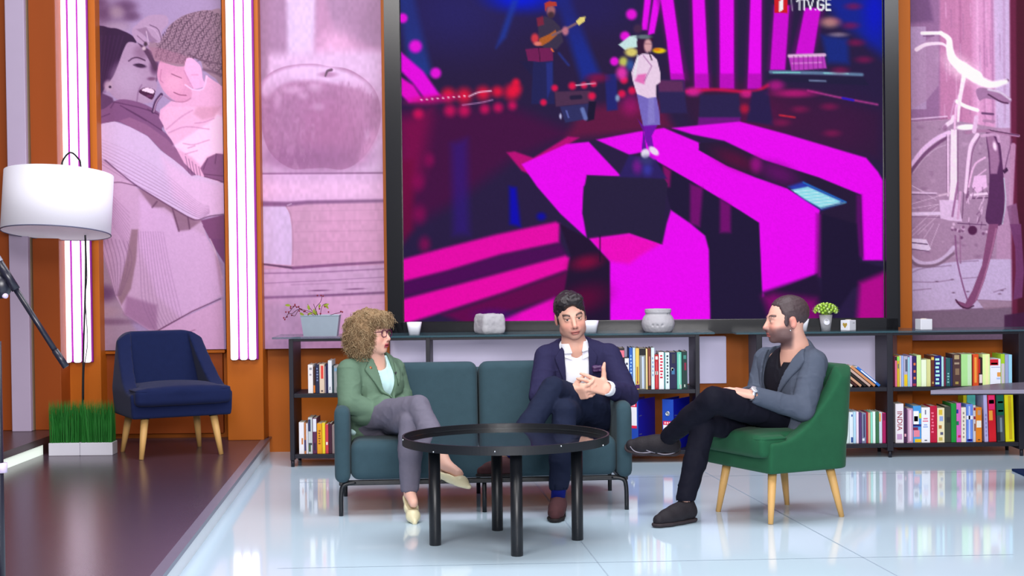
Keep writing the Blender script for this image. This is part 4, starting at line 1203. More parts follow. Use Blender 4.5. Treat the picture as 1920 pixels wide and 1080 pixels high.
def armchair(label, cat, loc, rz, fabric, group=None, wobble=0.0):
    """low shell chair: swooping side wings, loose seat cushion, four splayed round legs (local front = -Y)"""
    t = thing('armchair', label, cat, loc, rz, group)
    W, Dp = 0.292, 0.265
    def top(y, z):
        s = np.clip((y + 0.20) / 0.365, 0, 1)
        return 0.365 + 0.05 * s + 0.285 * s ** 2.2
    def shell(x, y, z):
        lean = np.clip(z - 0.35, 0, 1) * 0.20
        yy = y - lean
        wx = W - 0.045 * np.clip((z - 0.38) / 0.3, 0, 1) - 0.012 * np.clip((0.4 - z) / 0.2, 0, 1)
        qx, qy = np.abs(x) - (wx - 0.09), yy - (Dp - 0.09)
        outer = np.sqrt(np.maximum(qx, 0) ** 2 + np.maximum(qy, 0) ** 2) + np.minimum(np.maximum(qx, qy), 0) - 0.09
        outer = np.maximum(outer, -(yy + 0.245))
        th = 0.062
        inner = np.maximum(np.abs(x) - (wx - th), yy - (Dp - th - 0.015))
        wall = np.maximum(outer, -inner)
        body = np.maximum(outer, z - 0.34)
        cr = np.clip((np.abs(x) - 0.15) / 0.11, 0, 1.2)
        u = np.maximum(wall, (z - top(yy, z) + 0.055 * cr * cr * np.clip((yy - 0.02) / 0.16, 0, 1) ** 1.5) * 0.75)
        d = np.minimum(u, body)
        d = np.maximum(d, 0.245 + 0.0 * x - z)
        return d
    F = Field.box((-0.40, -0.36, 0.2), (0.40, 0.52, 0.84), 0.0095)
    F.op((shell, (-0.4, -0.36, 0.2), (0.4, 0.52, 0.84)))
    F.D = F.D - 0.010
    shell_o = soft('shell', F, fabric, t, relax=3)
    # loose cushion with a piped top edge
    F = Field.box((-0.33, -0.40, 0.3), (0.33, 0.26, 0.50), 0.0085)
    F.op(rbox((0, -0.055, 0.362), (0.228, 0.245, 0.05), 0.03))
    F.op(rbox((0, -0.215, 0.358), (0.282, 0.085, 0.05), 0.03), 0.02)
    F.op(ellip((0, -0.07, 0.398), (0.22, 0.23, 0.035)), 0.03)
    soft('seat_cushion', F, fabric, t, relax=2)
    bm = BM()
    pts = [(-0.278, -0.145, 0.398), (-0.276, -0.24, 0.397), (-0.256, -0.289, 0.395), (-0.13, -0.296, 0.393), (0, -0.297, 0.392), (0.13, -0.296, 0.393), (0.256, -0.289, 0.395), (0.276, -0.24, 0.397), (0.278, -0.145, 0.398)]
    tube(bm, catmull(pts, 6), 0.0055, 6)
    obj('piping', bm, fabric, t, True)
    for sx, sy in ((-1, -1), (1, -1), (-1, 1), (1, 1)):
        a = Vector((sx * 0.20, -0.175 if sy < 0 else 0.185, 0.25))
        b = Vector((sx * 0.235, -0.215 if sy < 0 else 0.24, 0.0))
        bm = BM(); tube(bm, [a, a.lerp(b, 0.5), b], [0.024, 0.020, 0.0135], 16)
        lg = obj('leg', bm, M_OAK, t, True)
        bm = BM(); tube(bm, [a + Vector((0, 0, 0.004)), a.lerp(b, 0.09)], 0.0265, 16)
        obj('ferrule', bm, M_FERRULE, lg, True)
    return t

armchair('navy blue armchair with oak legs on the dark platform', 'armchair', (-2.02, 9.43, PL), math.radians(27), M_NAVY)
armchair('green armchair with oak legs under the man in the grey jacket', 'armchair', (1.25, 7.59, 0), math.radians(-63), M_GREEN).scale = (0.9, 0.9, 1.0)

# ---- sofa: local x along the width, y into the depth, origin on the floor at the front middle
SOFA = Vector((-0.142, 7.71, 0)); SROT = math.radians(4)
sofa = thing('sofa', 'two seat teal sofa with slim black metal feet', 'sofa', SOFA, SROT)
HW = 0.722
def soft_box(name, lo, hi, rad, m, parent, h=0.011, extra=None, relax=2):
    F = Field.box([v - 0.05 for v in lo], [v + 0.05 for v in hi], h)
    c = [(a + b) / 2 for a, b in zip(lo, hi)]; s = [(b - a) / 2 for a, b in zip(lo, hi)]
    F.op(rbox(c, s, rad))
    if extra: extra(F)
    return soft(name, F, m, parent, relax=relax)
soft_box('seat', (-HW + 0.075, 0.0, 0.17), (HW - 0.075, 0.66, 0.362), 0.045, M_TEAL, sofa)
for s in (-1, 1):
    F = Field.box((-HW - 0.05, 0.45, 0.3), (HW + 0.05, 0.95, 0.80), 0.011)
    x0, x1 = (-HW + 0.075, -0.003) if s < 0 else (0.003, HW - 0.075)
    th = math.radians(10)
    R = [(1, 0, 0), (0, math.cos(th), -math.sin(th)), (0, math.sin(th), math.cos(th))]
    F.op(rbox(((x0 + x1) / 2, 0.605, 0.495), ((x1 - x0) / 2, 0.085, 0.2), 0.045, R))
    soft('back_cushion', F, M_TEAL, sofa, relax=2)
for s in (-1, 1):
    F = Field.box((-HW - 0.05, -0.08, 0.12), (HW + 0.05, 0.85, 0.64), 0.011)
    xc = s * (HW - 0.038)
    F.op(rbox((xc, 0.38, 0.345), (0.038, 0.39, 0.185), 0.034))
    F.sub(rbox((xc, -0.14, 0.60), (0.09, 0.16, 0.13), 0.09, [(1, 0, 0), (0, math.cos(0.5), -math.sin(0.5)), (0, math.sin(0.5), math.cos(0.5))]), k=0.05)
    soft('arm', F, M_TEAL, sofa, relax=2)
soft_box('back_panel', (-HW, 0.70, 0.17), (HW, 0.775, 0.66), 0.03, M_TEAL, sofa)
bm = BM()
box(bm, -HW + 0.02, HW - 0.02, 0.03, 0.06, 0.145, 0.168, 0.004); box(bm, -HW + 0.02, HW - 0.02, 0.69, 0.72, 0.145, 0.168, 0.004)
for s in (-1, 1): box(bm, s * (HW - 0.05) - 0.012, s * (HW - 0.05) + 0.012, 0.05, 0.7, 0.146, 0.166, 0.003)
obj('base_frame', bm, M_STEEL, sofa)
for s in (-1, 1):
    for y in (0.03, 0.66):
        bm = BM(); tube(bm, catmull([(s * (HW - 0.10), y + 0.01, 0.158), (s * (HW - 0.045), y, 0.150), (s * (HW - 0.03), y, 0.11), (s * (HW - 0.028), y, 0.0)], 5), 0.011, 10)
        obj('leg', bm, M_STEEL, sofa, True)
for y in (0.05, 0.66):
    bm = BM(); tube(bm, [(0, y, 0.155), (0, y, 0)], 0.011, 10); obj('leg', bm, M_STEEL, sofa, True)

# ---- round coffee table
TC = Vector((-0.035, 6.93, 0)); TR_ = 0.449; TH = 0.472
tab = thing('coffee_table', 'round black coffee table with a glass top on four thick legs', 'table', TC, 0)
bm = BM(); lathe(bm, [(TR_ - 0.008, TH - 0.037), (TR_, TH - 0.037), (TR_, TH), (TR_ - 0.008, TH), (TR_ - 0.008, TH - 0.037)], n=180)
bmesh.ops.recalc_face_normals(bm, faces=bm.faces)
obj('rim', bm, M_STEEL, tab)
gm = bpy.data.materials.new('smoked_table_glass'); gm.use_nodes = True
_nt = gm.node_tree; _b = _nt.nodes['Principled BSDF']
_b.inputs['Base Color'].default_value = (*lin((226, 236, 240)), 1); _b.inputs['Transmission Weight'].default_value = 1.0
_b.inputs['Roughness'].default_value = 0.01; _b.inputs['IOR'].default_value = 1.5
bm = BM(); lathe(bm, [(0, TH - 0.029), (TR_ - 0.0085, TH - 0.029), (TR_ - 0.0085, TH - 0.021), (0, TH - 0.021)], n=96)
bmesh.ops.recalc_face_normals(bm, faces=bm.faces)
obj('glass_top', bm, gm, tab)
phi = math.radians(8); rl = 0.312
for k in range(4):
    a = phi + k * PI / 2
    x, y = rl * math.cos(a), rl * math.sin(a)
    bm = BM(); lathe(bm, [(0, 0.0), (0.024, 0.0), (0.0255, 0.003), (0.0255, TH - 0.038), (0.0, TH - 0.0375)], (x, y, 0), 24)
    lg = obj('leg', bm, M_STEEL, tab, True)
# flat bars carrying the glass, from each leg to the rim
for k in range(4):
    a = phi + k * PI / 2
    bm = BM(); M = Matrix.Rotation(a, 4, 'Z')
    box(bm, rl - 0.02, TR_ - 0.006, -0.012, 0.012, TH - 0.0365, TH - 0.0295, 0, M=M)
    obj('bracket', bm, M_STEEL, tab)
M_STUD = mat('bright_stud', (226, 230, 236), 0.2, 0.5, metal=0.9)
for k in range(10):
    a = 2 * PI * (k + 0.35) / 10
    bm = BM(); ball(bm, ((TR_ + 0.0005) * math.cos(a), (TR_ + 0.0005) * math.sin(a), TH - 0.02 + 0.012 * ((k % 3) - 1)), 0.0035, u=8, v=6)
    obj('stud', bm, M_STUD, tab, True)

# ---- pointed table top reaching in from the right, and the dark corner on the floor
st = PZ(1745, 733, 0.0)
YT = 8.2
tip = P(1745, 731, YT)
zt_ = tip.z
far = PZ(1921, 707, zt_ + 0.0)
M_TTOP = mat('grey_gloss_tabletop', (136, 130, 148), 0.12, 0.5, var=0.05)
root = thing('side_table', 'pointed grey gloss table top reaching in at the right edge', 'table', (tip.x + 0.55, YT + 0.1, 0))
bx = tip.x
poly = [(bx, YT, zt_ - 0.022), (bx + 0.95, YT - 0.06, zt_ - 0.022), (bx + 1.05, YT + 0.62, zt_ - 0.022), (bx + 0.45, YT + 0.36, zt_ - 0.022)]
bm = BM(); prism(bm, poly, (0, 0, 0.02)); obj('top', bm, M_TTOP, root, world=True)
bm = BM(); prism(bm, [(x, y, z - 0.006) for x, y, z in poly], (0, 0, 0.0055)); obj('edge_plate', bm, M_BLACK, root, world=True)
bm = BM(); lathe(bm, [(0, 0), (0.2, 0), (0.2, 0.012), (0.03, 0.02), (0.03, zt_ - 0.029), (0, zt_ - 0.029)], (0.45, -0.02, 0), 32); obj('pedestal', bm, M_STEEL, root, True)
rt = PZ(1897, 879, 0.012); rb = PZ(1921, 900, 0.012)
M_RUG = mat('dark_blue_rug', (24, 44, 84), 0.9, 0.1, var=0.2, scale=60, bump=0.3)
bm = BM(); prism(bm, [(rt.x, rt.y, 0.001), (rt.x + 0.9, rt.y - 0.02, 0.001), (rt.x + 0.9, rb.y - 0.12, 0.001), (rb.x + 0.06, rb.y - 0.12, 0.001)], (0, 0, 0.012))
tag(obj('rug', bm, M_RUG), 'dark blue rug corner lying on the pale floor at right', 'rug')
# ================================================================== SHELVES, BOOKS AND ORNAMENTS
M_SHELF = mat('black_shelf_steel', (26, 25, 36), 0.45, 0.4, var=0.1)
M_GTOP = mat('teal_glass_top', (70, 104, 116), 0.08, 0.5, var=0.03, coat=0.3)
M_GTOP.node_tree.nodes['Principled BSDF'].inputs['Alpha'].default_value = 0.55
M_PAGES = mat('book_pages', (232, 222, 200), 0.8, 0.2, var=0.05, scale=200)

def shelf_unit(label, Yf, dep, gl, gr, posts, pw, zt, zm, zb, legs):
    a, b = P(gl, 626, Yf).x, P(gr, 626, Yf).x
    X = [P(p, 700, Yf).x for p in posts]
    root = thing('bookshelf', label, 'bookshelf', ((X[0] + X[-1]) / 2, Yf + dep / 2, 0), 0, 'low black bookshelves along the back wall')
    bm = BM(); box(bm, a, b, Yf - 0.01, Yf + dep, zt - 0.012, zt, 0.002)
    obj('glass_top', bm, M_GTOP, root, world=True)
    for x in X:
        bm = BM(); box(bm, x - pw / 2, x + pw / 2, Yf, Yf + dep - 0.01, 0.04, zt - 0.0125, 0.002)
        obj('upright', bm, M_SHELF, root, world=True)
    bm = BM(); box(bm, X[0], X[-1], Yf + 0.004, Yf + 0.03, zt - 0.028, zt - 0.0125, 0.002); obj('top_rail', bm, M_SHELF, root, world=True)
    for z in (zm, zb):
        bm = BM()
        for p, q in zip(X, X[1:]):
            box(bm, p + pw / 2, q - pw / 2, Yf + 0.004, Yf + dep - 0.014, z - 0.024, z, 0.002)
        obj('shelf', bm, M_SHELF, root, world=True)
    for x in X:
        for y in (Yf + 0.015, Yf + dep - 0.03):
            bm = BM(); tube(bm, [(x, y, 0.042), (x, y, 0.0)], 0.011, 10); obj('foot', bm, M_SHELF, root, True, world=True)
    return root

Y1, D1, ZT1, ZM1, ZB1 = 9.5, 0.36, 0.775, 0.436, 0.074
shelf_unit('long black bookshelf with a glass top behind the teal sofa', Y1, D1, 510, 1340, [546, 803, 1056, 1308], 0.026, ZT1, ZM1, ZB1, None)
Y2, D2, ZT2, ZM2, ZB2 = 9.62, 0.33, 0.765, 0.424, 0.084
shelf_unit('black bookshelf with a glass top behind the green armchair', Y2, D2, 1380, 2010, [1424, 1669, 1916], 0.036, ZT2, ZM2, ZB2, None)

ORD = ['first', 'second', 'third', 'fourth', 'fifth', 'sixth', 'seventh', 'eighth', 'ninth', 'tenth', 'eleventh', 'twelfth', 'thirteenth', 'fourteenth', 'fifteenth', 'sixteenth', 'seventeenth', 'eighteenth', 'nineteenth', 'twentieth', 'twenty-first', 'twenty-second', 'twenty-third', 'twenty-fourth', 'twenty-fifth', 'twenty-sixth', 'twenty-seventh', 'twenty-eighth', 'twenty-ninth', 'thirtieth']
def bmat(c): return mat('book_cover_%d_%d_%d' % c, c, 0.5, 0.35, var=0.04, scale=20)

def spine_marks(bm_or, x0, x1, y, z0, z1, marks, root):
    """printed bands and lettering strokes on a spine: list of (colour, f0, f1, w0, w1) in fractions of height and width"""
    for c, f0, f1, w0, w1 in marks:
        bm = BM(); h = z1 - z0; wd = x1 - x0
        box(bm, x0 + wd * w0, x0 + wd * w1, y - 0.0006, y + 0.001, z0 + h * f0, z0 + h * f1)
        obj('spine_print', bm, bmat(c), root, world=True)

def letters(c, f0, f1, n, w0=0.25, w1=0.75):
    s = (f1 - f0) / n
    return [(c, f0 + s * i + s * 0.18, f0 + s * i + s * 0.72, w0 + 0.08 * (i % 2), w1 - 0.06 * ((i + 1) % 3)) for i in range(n)]

def book(px0, px1, pyt, Yf, zb, col, lab, group, marks=(), dep=None, back=0.0, lean=0.0, hard=True):
    y = Yf + 0.03 + back
    x0, x1 = P(px0, pyt, y).x, P(px1, pyt, y).x
    zt = P((px0 + px1) / 2, pyt, y).z
    zb = zb + 0.0006
    g = 0.0006; x0 += g; x1 -= g
    dep = dep or (0.15 + 0.05 * rnd.random())
    root = thing('book', lab, 'book', (x0, y, zb), 0, group)
    t = min(0.0022, (x1 - x0) * 0.25)
    bm = BM()
    box(bm, x0, x1, y, y + 0.003, zb, zt, 0.0008, 1)
    box(bm, x0, x0 + t, y + 0.003, y + dep, zb, zt); box(bm, x1 - t, x1, y + 0.003, y + dep, zb, zt)
    obj('cover', bm, bmat(col), root, world=True)
    bm = BM(); box(bm, x0 + t, x1 - t, y + 0.003, y + dep - 0.004, zb + 0.002, zt - 0.003)
    obj('pages', bm, M_PAGES, root, world=True)
    spine_marks(None, x0, x1, y, zb, zt, marks, root)
    if lean: root.rotation_euler = (0, lean, 0)
    return root

def row(where, group, Yf, zb, items, back=0.0, left='from the left'):
    for i, it in enumerate(items):
        px0, px1, pyt, col, cn = it[:5]
        mk = it[5] if len(it) > 5 else ()
        kw = it[6] if len(it) > 6 else {}
        n = kw.pop('n', ORD[i])
        book(px0, px1, pyt, Yf, zb, col, '%s book, %s %s %s' % (cn, n, left, where), group, mk, back=back, **kw)

WHT, BLK, RED, NVY = (238, 236, 240), (24, 22, 30), (190, 26, 44), (28, 34, 88)
row('in the upper row by the woman', 'books on the middle shelf by the woman', Y1, ZM1, [
    (577, 586.6, 684, (236, 228, 226), 'white pink edged', [((150, 150, 160), .82, .9, .3, .8), ((170, 160, 170), .62, .68, .3, .7)]),
    (586.8, 591, 688, (70, 40, 34), 'thin brown and orange', [((226, 120, 40), .02, .3, .1, .9)]),
    (591.2, 598.2, 683, (34, 40, 72), 'navy', letters((120, 130, 170), .4, .9, 5)),
    (598.4, 608, 683, (226, 200, 176), 'cream red blocked', [((226, 70, 60), .5, .95, .3, .8), ((90, 70, 70), .05, .1, .3, .7)]),
    (608.2, 611, 687, (130, 120, 140), 'thin grey mauve'),
    (611.2, 614.4, 683, (26, 26, 74), 'thin dark blue'),
    (614.6, 622, 676, (226, 228, 234), 'tall white', letters((110, 110, 130), .1, .2, 2)),
    (622.2, 625.4, 686, (44, 66, 74), 'thin dark teal'),
    (625.6, 634, 686, (156, 156, 158), 'grey blue topped', [((120, 160, 190), .8, .92, .1, .9)]),
    (634.2, 642, 688, (120, 110, 104), 'taupe')])
row('in the lower row by the woman', 'books on the bottom shelf by the woman', Y1, ZB1, [
    (560, 569.8, 792, (232, 228, 234), 'white', [((200, 120, 60), .3, .5, .5, .8)]),
    (570, 573.4, 793, (196, 120, 70), 'thin orange streaked', [((40, 60, 120), .1, .45, .1, .9)]),
    (573.6, 577, 794, (226, 224, 236), 'thin white'),
    (577.2, 585.4, 783, (190, 194, 196), 'tall pictured', [((44, 50, 90), .62, .95, .05, .6), ((70, 96, 60), .06, .24, .1, .6), ((60, 64, 72), .24, .3, .1, .9)]),
    (585.6, 593.8, 784, (92, 40, 76), 'tall plum', [((226, 226, 236), .62, .98, .1, .9), ((40, 30, 60), .1, .3, .3, .7)]),
    (594, 603.4, 794, (230, 154, 24), 'orange yellow', letters((150, 80, 20), .3, .8, 6)),
    (603.6, 609.4, 793, (238, 208, 40), 'yellow'),
    (609.6, 615.4, 796, (206, 64, 76), 'coral red', [((240, 220, 220), .3, .4, .2, .8)]),
    (615.6, 622, 794, (66, 26, 46), 'dark maroon'),
    (622.2, 630, 797, (140, 120, 120), 'mauve grey')])
row('in the row beside the navy suit', 'books on the shelf beside the man in navy', Y1, ZM1, [
    (1150, 1160.6, 658, (60, 44, 40), 'dark brown'),
    (1160.8, 1171, 653, (34, 28, 34), 'black pink topped', [((222, 110, 130), .78, .95, .1, .95)]),
    (1171.2, 1179.4, 672, (224, 228, 236), 'short white', letters((60, 60, 80), .5, .9, 3)),
    (1179.6, 1186, 652, (36, 90, 176), 'bright blue', letters((160, 196, 236), .2, .85, 8)),
    (1186.2, 1191, 652, (190, 214, 232), 'pale blue'),
    (1191.2, 1198.4, 653, (222, 190, 84), 'yellow purple footed', [((70, 24, 90), .02, .12, 0, 1), ((176, 120, 40), .2, .55, .3, .7), ((150, 40, 60), .14, .2, .3, .7)]),
    (1198.6, 1210.4, 653, (128, 130, 126), 'grey black topped', [((20, 20, 24), .83, .99, 0, 1), ((190, 204, 226), .02, .8, .38, .72)]),
    (1210.6, 1214, 654, (226, 206, 140), 'thin straw'),
    (1214.2, 1220.4, 653, (104, 44, 34), 'brown red', [((196, 130, 110), .1, .8, .4, .75), ((30, 20, 24), .02, .08, 0, 1)]),
    (1220.6, 1227, 652, (206, 226, 236), 'tall pale', letters((130, 150, 180), .3, .8, 5)),
    (1227.2, 1234.8, 665, (176, 28, 40), 'red white dotted', [((240, 226, 220), .86, .95, .2, .8), ((240, 226, 220), .42, .52, .2, .8), ((222, 90, 96), .05, .8, .4, .6)]),
    (1235, 1244.8, 660.5, (228, 230, 236), 'white red lettered', letters((196, 30, 60), .28, .95, 8, .2, .8)),
    (1245, 1246.8, 661, (60, 150, 150), 'very thin teal'),
    (1247, 1255.2, 661, (214, 230, 236), 'white black lettered', letters((40, 48, 60), .15, .95, 9, .3, .75)),
    (1255.4, 1268.8, 660.5, (26, 26, 66), 'thick navy', [((60, 110, 150), .4, .56, .25, .7), ((200, 206, 180), .5, .58, .2, .5), ((50, 50, 60), .7, .95, .3, .8)]),
    (1269, 1277.8, 660.5, (96, 186, 164), 'mint green', [((150, 210, 190), .02, .95, .4, .7), ((226, 220, 220), .02, .12, .6, .9)]),
    (1278, 1288.6, 659, (22, 54, 52), 'dark green', [((130, 24, 60), .5, .7, .45, .8), ((60, 130, 120), .8, .9, .3, .8), ((200, 210, 200), .05, .12, .4, .6)])])
row('in the low row behind the green chair', 'books on the bottom shelf behind the green armchair', Y2, ZB2, [
    (1585, 1592.2, 773, (210, 226, 226), 'mint white'),
    (1592.4, 1599.6, 773, (222, 232, 240), 'white blue footed', [((40, 80, 150), .03, .2, .4, .95), ((60, 100, 170), .86, .93, .5, .9)]),
    (1599.8, 1605, 772, (176, 214, 236), 'light blue'),
    (1605.2, 1610, 772, (238, 216, 232), 'pale pink'),
    (1610.2, 1615.4, 773, (84, 52, 108), 'purple'),
    (1615.6, 1624, 774, (120, 124, 156), 'grey and navy', [((44, 48, 88), .2, .95, .4, .7), ((226, 232, 240), .08, .16, .1, .6)]),
    (1624.2, 1627.4, 773, (170, 20, 56), 'thin crimson'),
    (1627.6, 1632, 774, (216, 170, 130), 'tan'),
    (1632.2, 1636, 773, (140, 220, 196), 'mint'),
    (1636.2, 1641.4, 772, (226, 240, 236), 'white'),
    (1641.6, 1648, 772, (52, 106, 70), 'forest green'),
    (1648.2, 1654, 773, (196, 206, 220), 'blue grey', [((226, 160, 90), .7, .97, 0, .6)]),
    (1654.2, 1661, 774, (166, 14, 90), 'magenta', [((110, 10, 70), .75, .97, .2, .8)])])
row('in the upper row at far right', 'books on the middle shelf at the right', Y2, ZM2, [
    (1678, 1681.6, 668, (228, 110, 150), 'pink black topped', [((30, 30, 34), .86, .99, 0, 1)]),
    (1681.8, 1686.4, 668, (206, 176, 40), 'yellow and green', [((130, 220, 90), .85, .99, 0, 1), ((90, 100, 110), .6, .75, .3, .8)]),
    (1686.6, 1689.4, 667, (240, 210, 170), 'thin cream'),
    (1689.6, 1694, 667, (150, 170, 220), 'periwinkle'),
    (1694.2, 1702, 668, (170, 166, 190), 'grey yellow footed', [((222, 190, 20), .02, .4, .1, .9), ((80, 90, 110), .5, .9, .4, .9)]),
    (1702.2, 1706, 670, (150, 200, 216), 'pale teal'),
    (1706.2, 1710, 667, (206, 176, 226), 'lilac'),
    (1710.2, 1718.4, 668, (44, 26, 90), 'orange dotted indigo', [((216, 110, 60), .7, .78, .3, .8), ((216, 110, 60), .46, .54, .3, .8), ((216, 110, 60), .24, .32, .3, .8), ((160, 40, 70), .02, .1, .1, .9)]),
    (1718.6, 1727, 666, (200, 230, 160), 'pale green'),
    (1727.2, 1737, 674.6, (226, 240, 206), 'short cream green'),
    (1737.2, 1745, 674, (206, 206, 140), 'short khaki'),
    (1745.2, 1752, 667, (98, 42, 26), 'chestnut', [((216, 180, 80), .86, .95, .1, .9), ((180, 140, 80), .08, .15, .3, .8)]),
    (1752.2, 1765, 667, (30, 24, 110), 'thick blue mint lettered', letters((170, 232, 220), .04, .95, 7, .1, .75)),
    (1765.2, 1769.4, 669, (170, 220, 220), 'thin aqua'),
    (1769.6, 1773.4, 670, (106, 34, 64), 'thin maroon'),
    (1773.6, 1782, 671.5, (32, 84, 88), 'dark teal', letters((130, 180, 180), .1, .5, 4)),
    (1782.2, 1786, 671.5, (32, 40, 90), 'thin navy'),
    (1786.2, 1801.6, 664, (74, 48, 48), 'thick old brown', [((170, 150, 110), .84, .97, .2, .8), ((160, 140, 120), .68, .74, .2, .8), ((130, 104, 80), .35, .55, .3, .8), ((160, 140, 70), .06, .14, .3, .7)]),
    (1802, 1822, 664, (164, 216, 140), 'thick light green', [((190, 220, 180), .02, .98, .6, .95)]),
    (1822.4, 1835, 664, (214, 76, 24), 'orange red', [((232, 150, 60), .1, .9, .35, .7), ((130, 16, 24), .02, .98, 0, .15)]),
    (1835.2, 1842, 670.5, (44, 20, 26), 'black white labelled', [((226, 206, 206), .1, .4, .1, .95), ((196, 30, 40), .45, .95, 0, .35)]),
    (1842.2, 1856, 664, (218, 240, 160), 'thick pale lime', [((236, 232, 170), .02, .98, .4, .8)]),
    (1876.5, 1884, 664, (160, 200, 40), 'lime', [((200, 190, 200), .02, .7, .1, .9)], {'n': 'third from last'}),
    (1884.2, 1891, 665, (150, 160, 200), 'slate blue', [], {'n': 'second to last'}),
    (1891.2, 1897.6, 665, (150, 206, 232), 'sky blue', [], {'n': 'last'})])
row('in the lower row at far right', 'books on the bottom shelf at the right', Y2, ZB2, [
    (1678.6, 1694.2, 757, (232, 226, 232), 'white red lettered', []),
    (1694.4, 1700, 765, (66, 28, 70), 'dark purple', [((226, 160, 180), .18, .26, .2, .8)]),
    (1700.2, 1711.8, 766, (196, 150, 180), 'dusty pink', [((230, 196, 216), .05, .95, .4, .7), ((120, 90, 120), .02, .98, 0, .15)]),
    (1712, 1727.2, 761, (70, 150, 216), 'thick many coloured', [((238, 238, 240), .48, .86, .02, .7), ((226, 190, 40), .58, .72, .1, .6), ((200, 220, 30), .66, .8, .75, 1), ((30, 30, 120), .44, .5, 0, 1), ((226, 130, 150), .16, .34, .05, .8), ((120, 30, 70), .34, .42, 0, .6), ((230, 190, 30), .01, .1, .2, 1)]),
    (1727.4, 1743.8, 764, (236, 236, 244), 'thick white small lettered', letters((226, 130, 150), .58, .72, 2, .15, .85) + letters((150, 170, 226), .42, .54, 2, .2, .8) + [((60, 60, 76), .05, .08, .35, .65), ((120, 120, 140), .8, .93, .4, .55)]),
    (1744, 1757, 761, (186, 10, 56), 'thick crimson', letters((236, 110, 140), .25, .85, 7, .15, .55)),
    (1757.2, 1771, 765, (236, 226, 186), 'cream patterned', [((220, 190, 60), .8, .95, .2, .7), ((150, 170, 220), .62, .76, .3, .8), ((180, 120, 60), .4, .5, .2, .6), ((90, 90, 120), .22, .3, .4, .8), ((200, 180, 90), .05, .15, .2, .7)]),
    (1771.2, 1783, 762, (62, 66, 54), 'dark olive', [((44, 46, 44), .55, .7, .3, .9)]),
    (1783.2, 1793, 756.5, (22, 146, 56), 'green'),
    (1793.2, 1802, 756, (214, 104, 190), 'pink purple', [((20, 50, 150), .74, .84, 0, .4), ((20, 120, 90), .44, .54, 0, .5), ((206, 10, 90), .12, .18, .3, .9)]),
    (1802.2, 1811.4, 764, (240, 230, 214), 'cream', letters((150, 140, 130), .1, .9, 7, .3, .7)),
    (1811.6, 1824, 758, (104, 140, 226), 'blue white banded', [((236, 236, 250), .6, .7, 0, 1), ((190, 206, 246), .05, .95, .35, .6), ((20, 20, 140), .02, .08, .1, .9)]),
    (1824.2, 1829.4, 760, (206, 200, 206), 'jagged white and crimson', [((150, 14, 60), .86, .94, .2, .9), ((150, 14, 60), .62, .7, .2, .9), ((150, 90, 60), .3, .5, .4, .9)]),
    (1829.6, 1841, 764, (230, 130, 24), 'orange white disc', [((238, 236, 226), .42, .62, .1, .9), ((190, 150, 130), .78, .92, .3, .8), ((90, 60, 30), .05, .08, .3, .7)])])
for args in ((1806, 1812.6, 741, (220, 214, 20), 'tall yellow book standing behind the cream and blue books at bottom right'),
             (1813, 1829, 738, (96, 214, 204), 'tall turquoise book standing behind the blue white banded book')):
    book(args[0], args[1], args[2], Y2, ZB2, args[3], args[4], 'books on the bottom shelf at the right', back=0.13, dep=0.12)
for a in ((1842.0, 1849.0, 738, (178, 172, 220), 'tall lavender book right of the orange white disc book', letters((140, 134, 190), .1, .6, 6)),
          (1850, 1864.0, 737, (206, 18, 36), 'tall thick red book with orange lettering on the bottom right shelf', [((240, 150, 40), .78, .86, .15, .85), ((226, 40, 110), .66, .95, .1, .9), ((240, 160, 60), .44, .64, .1, .6)]),
          (1866, 1880.0, 738, (64, 72, 82), 'tall dark green and grey mottled book beside the yellow one', [((12, 92, 70), .55, .97, 0, 1), ((60, 140, 120), .8, .84, .2, .9), ((60, 140, 120), .62, .66, .2, .9), ((120, 136, 150), .2, .5, .4, .7), ((24, 24, 30), .02, .2, 0, .4)]),
          (1881.5, 1898, 738, (222, 214, 16), 'tall thick yellow book, last on the bottom right shelf', [((200, 170, 10), .05, .95, .4, .75)])):
    book(a[0] + 4, a[1] + 4, a[2], Y2, ZB2, a[3], a[4], 'books on the bottom shelf at the right', a[5], lean=math.radians(-1.6))
# lettering on the thick white book
def text_on(s, size, M, m, root, name='lettering'):
    cu = bpy.data.curves.new('t', 'FONT'); cu.body = s; cu.size = size; cu.extrude = 0.0004
    cu.align_x = 'CENTER'; cu.align_y = 'CENTER'
    o = bpy.data.objects.new('t', cu); COL.objects.link(o)
    dg = bpy.context.evaluated_depsgraph_get()
    me = bpy.data.meshes.new_from_object(o.evaluated_get(dg))
    bpy.data.objects.remove(o); bpy.data.curves.remove(cu)
    me.name = name; me.transform(M); me.materials.clear(); me.materials.append(m)
    t = bpy.data.objects.new(name, me); COL.objects.link(t); t.parent = root
    me.transform(Matrix.Translation(-Vector(_wloc(root))))
    return t
for o in list(bpy.data.objects):
    if o.get('label', '').startswith('white red lettered book, first from the left in the lower row at far right'):
        y = Y2 + 0.03; c = P(1686.5, 789, y)
        M = Matrix.Translation((c.x, y - 0.0008, c.z)) @ Matrix.Rotation(math.radians(90), 4, 'Y') @ Matrix.Rotation(math.radians(90), 4, 'X')
        text_on('INDIA', 0.044, M, bmat((150, 20, 56)), o)
        spine_marks(None, c.x - 0.022, c.x + 0.022, y, ZB2, ZB2 + 0.21, [((190, 150, 190), .1, .26, .15, .85)], o)
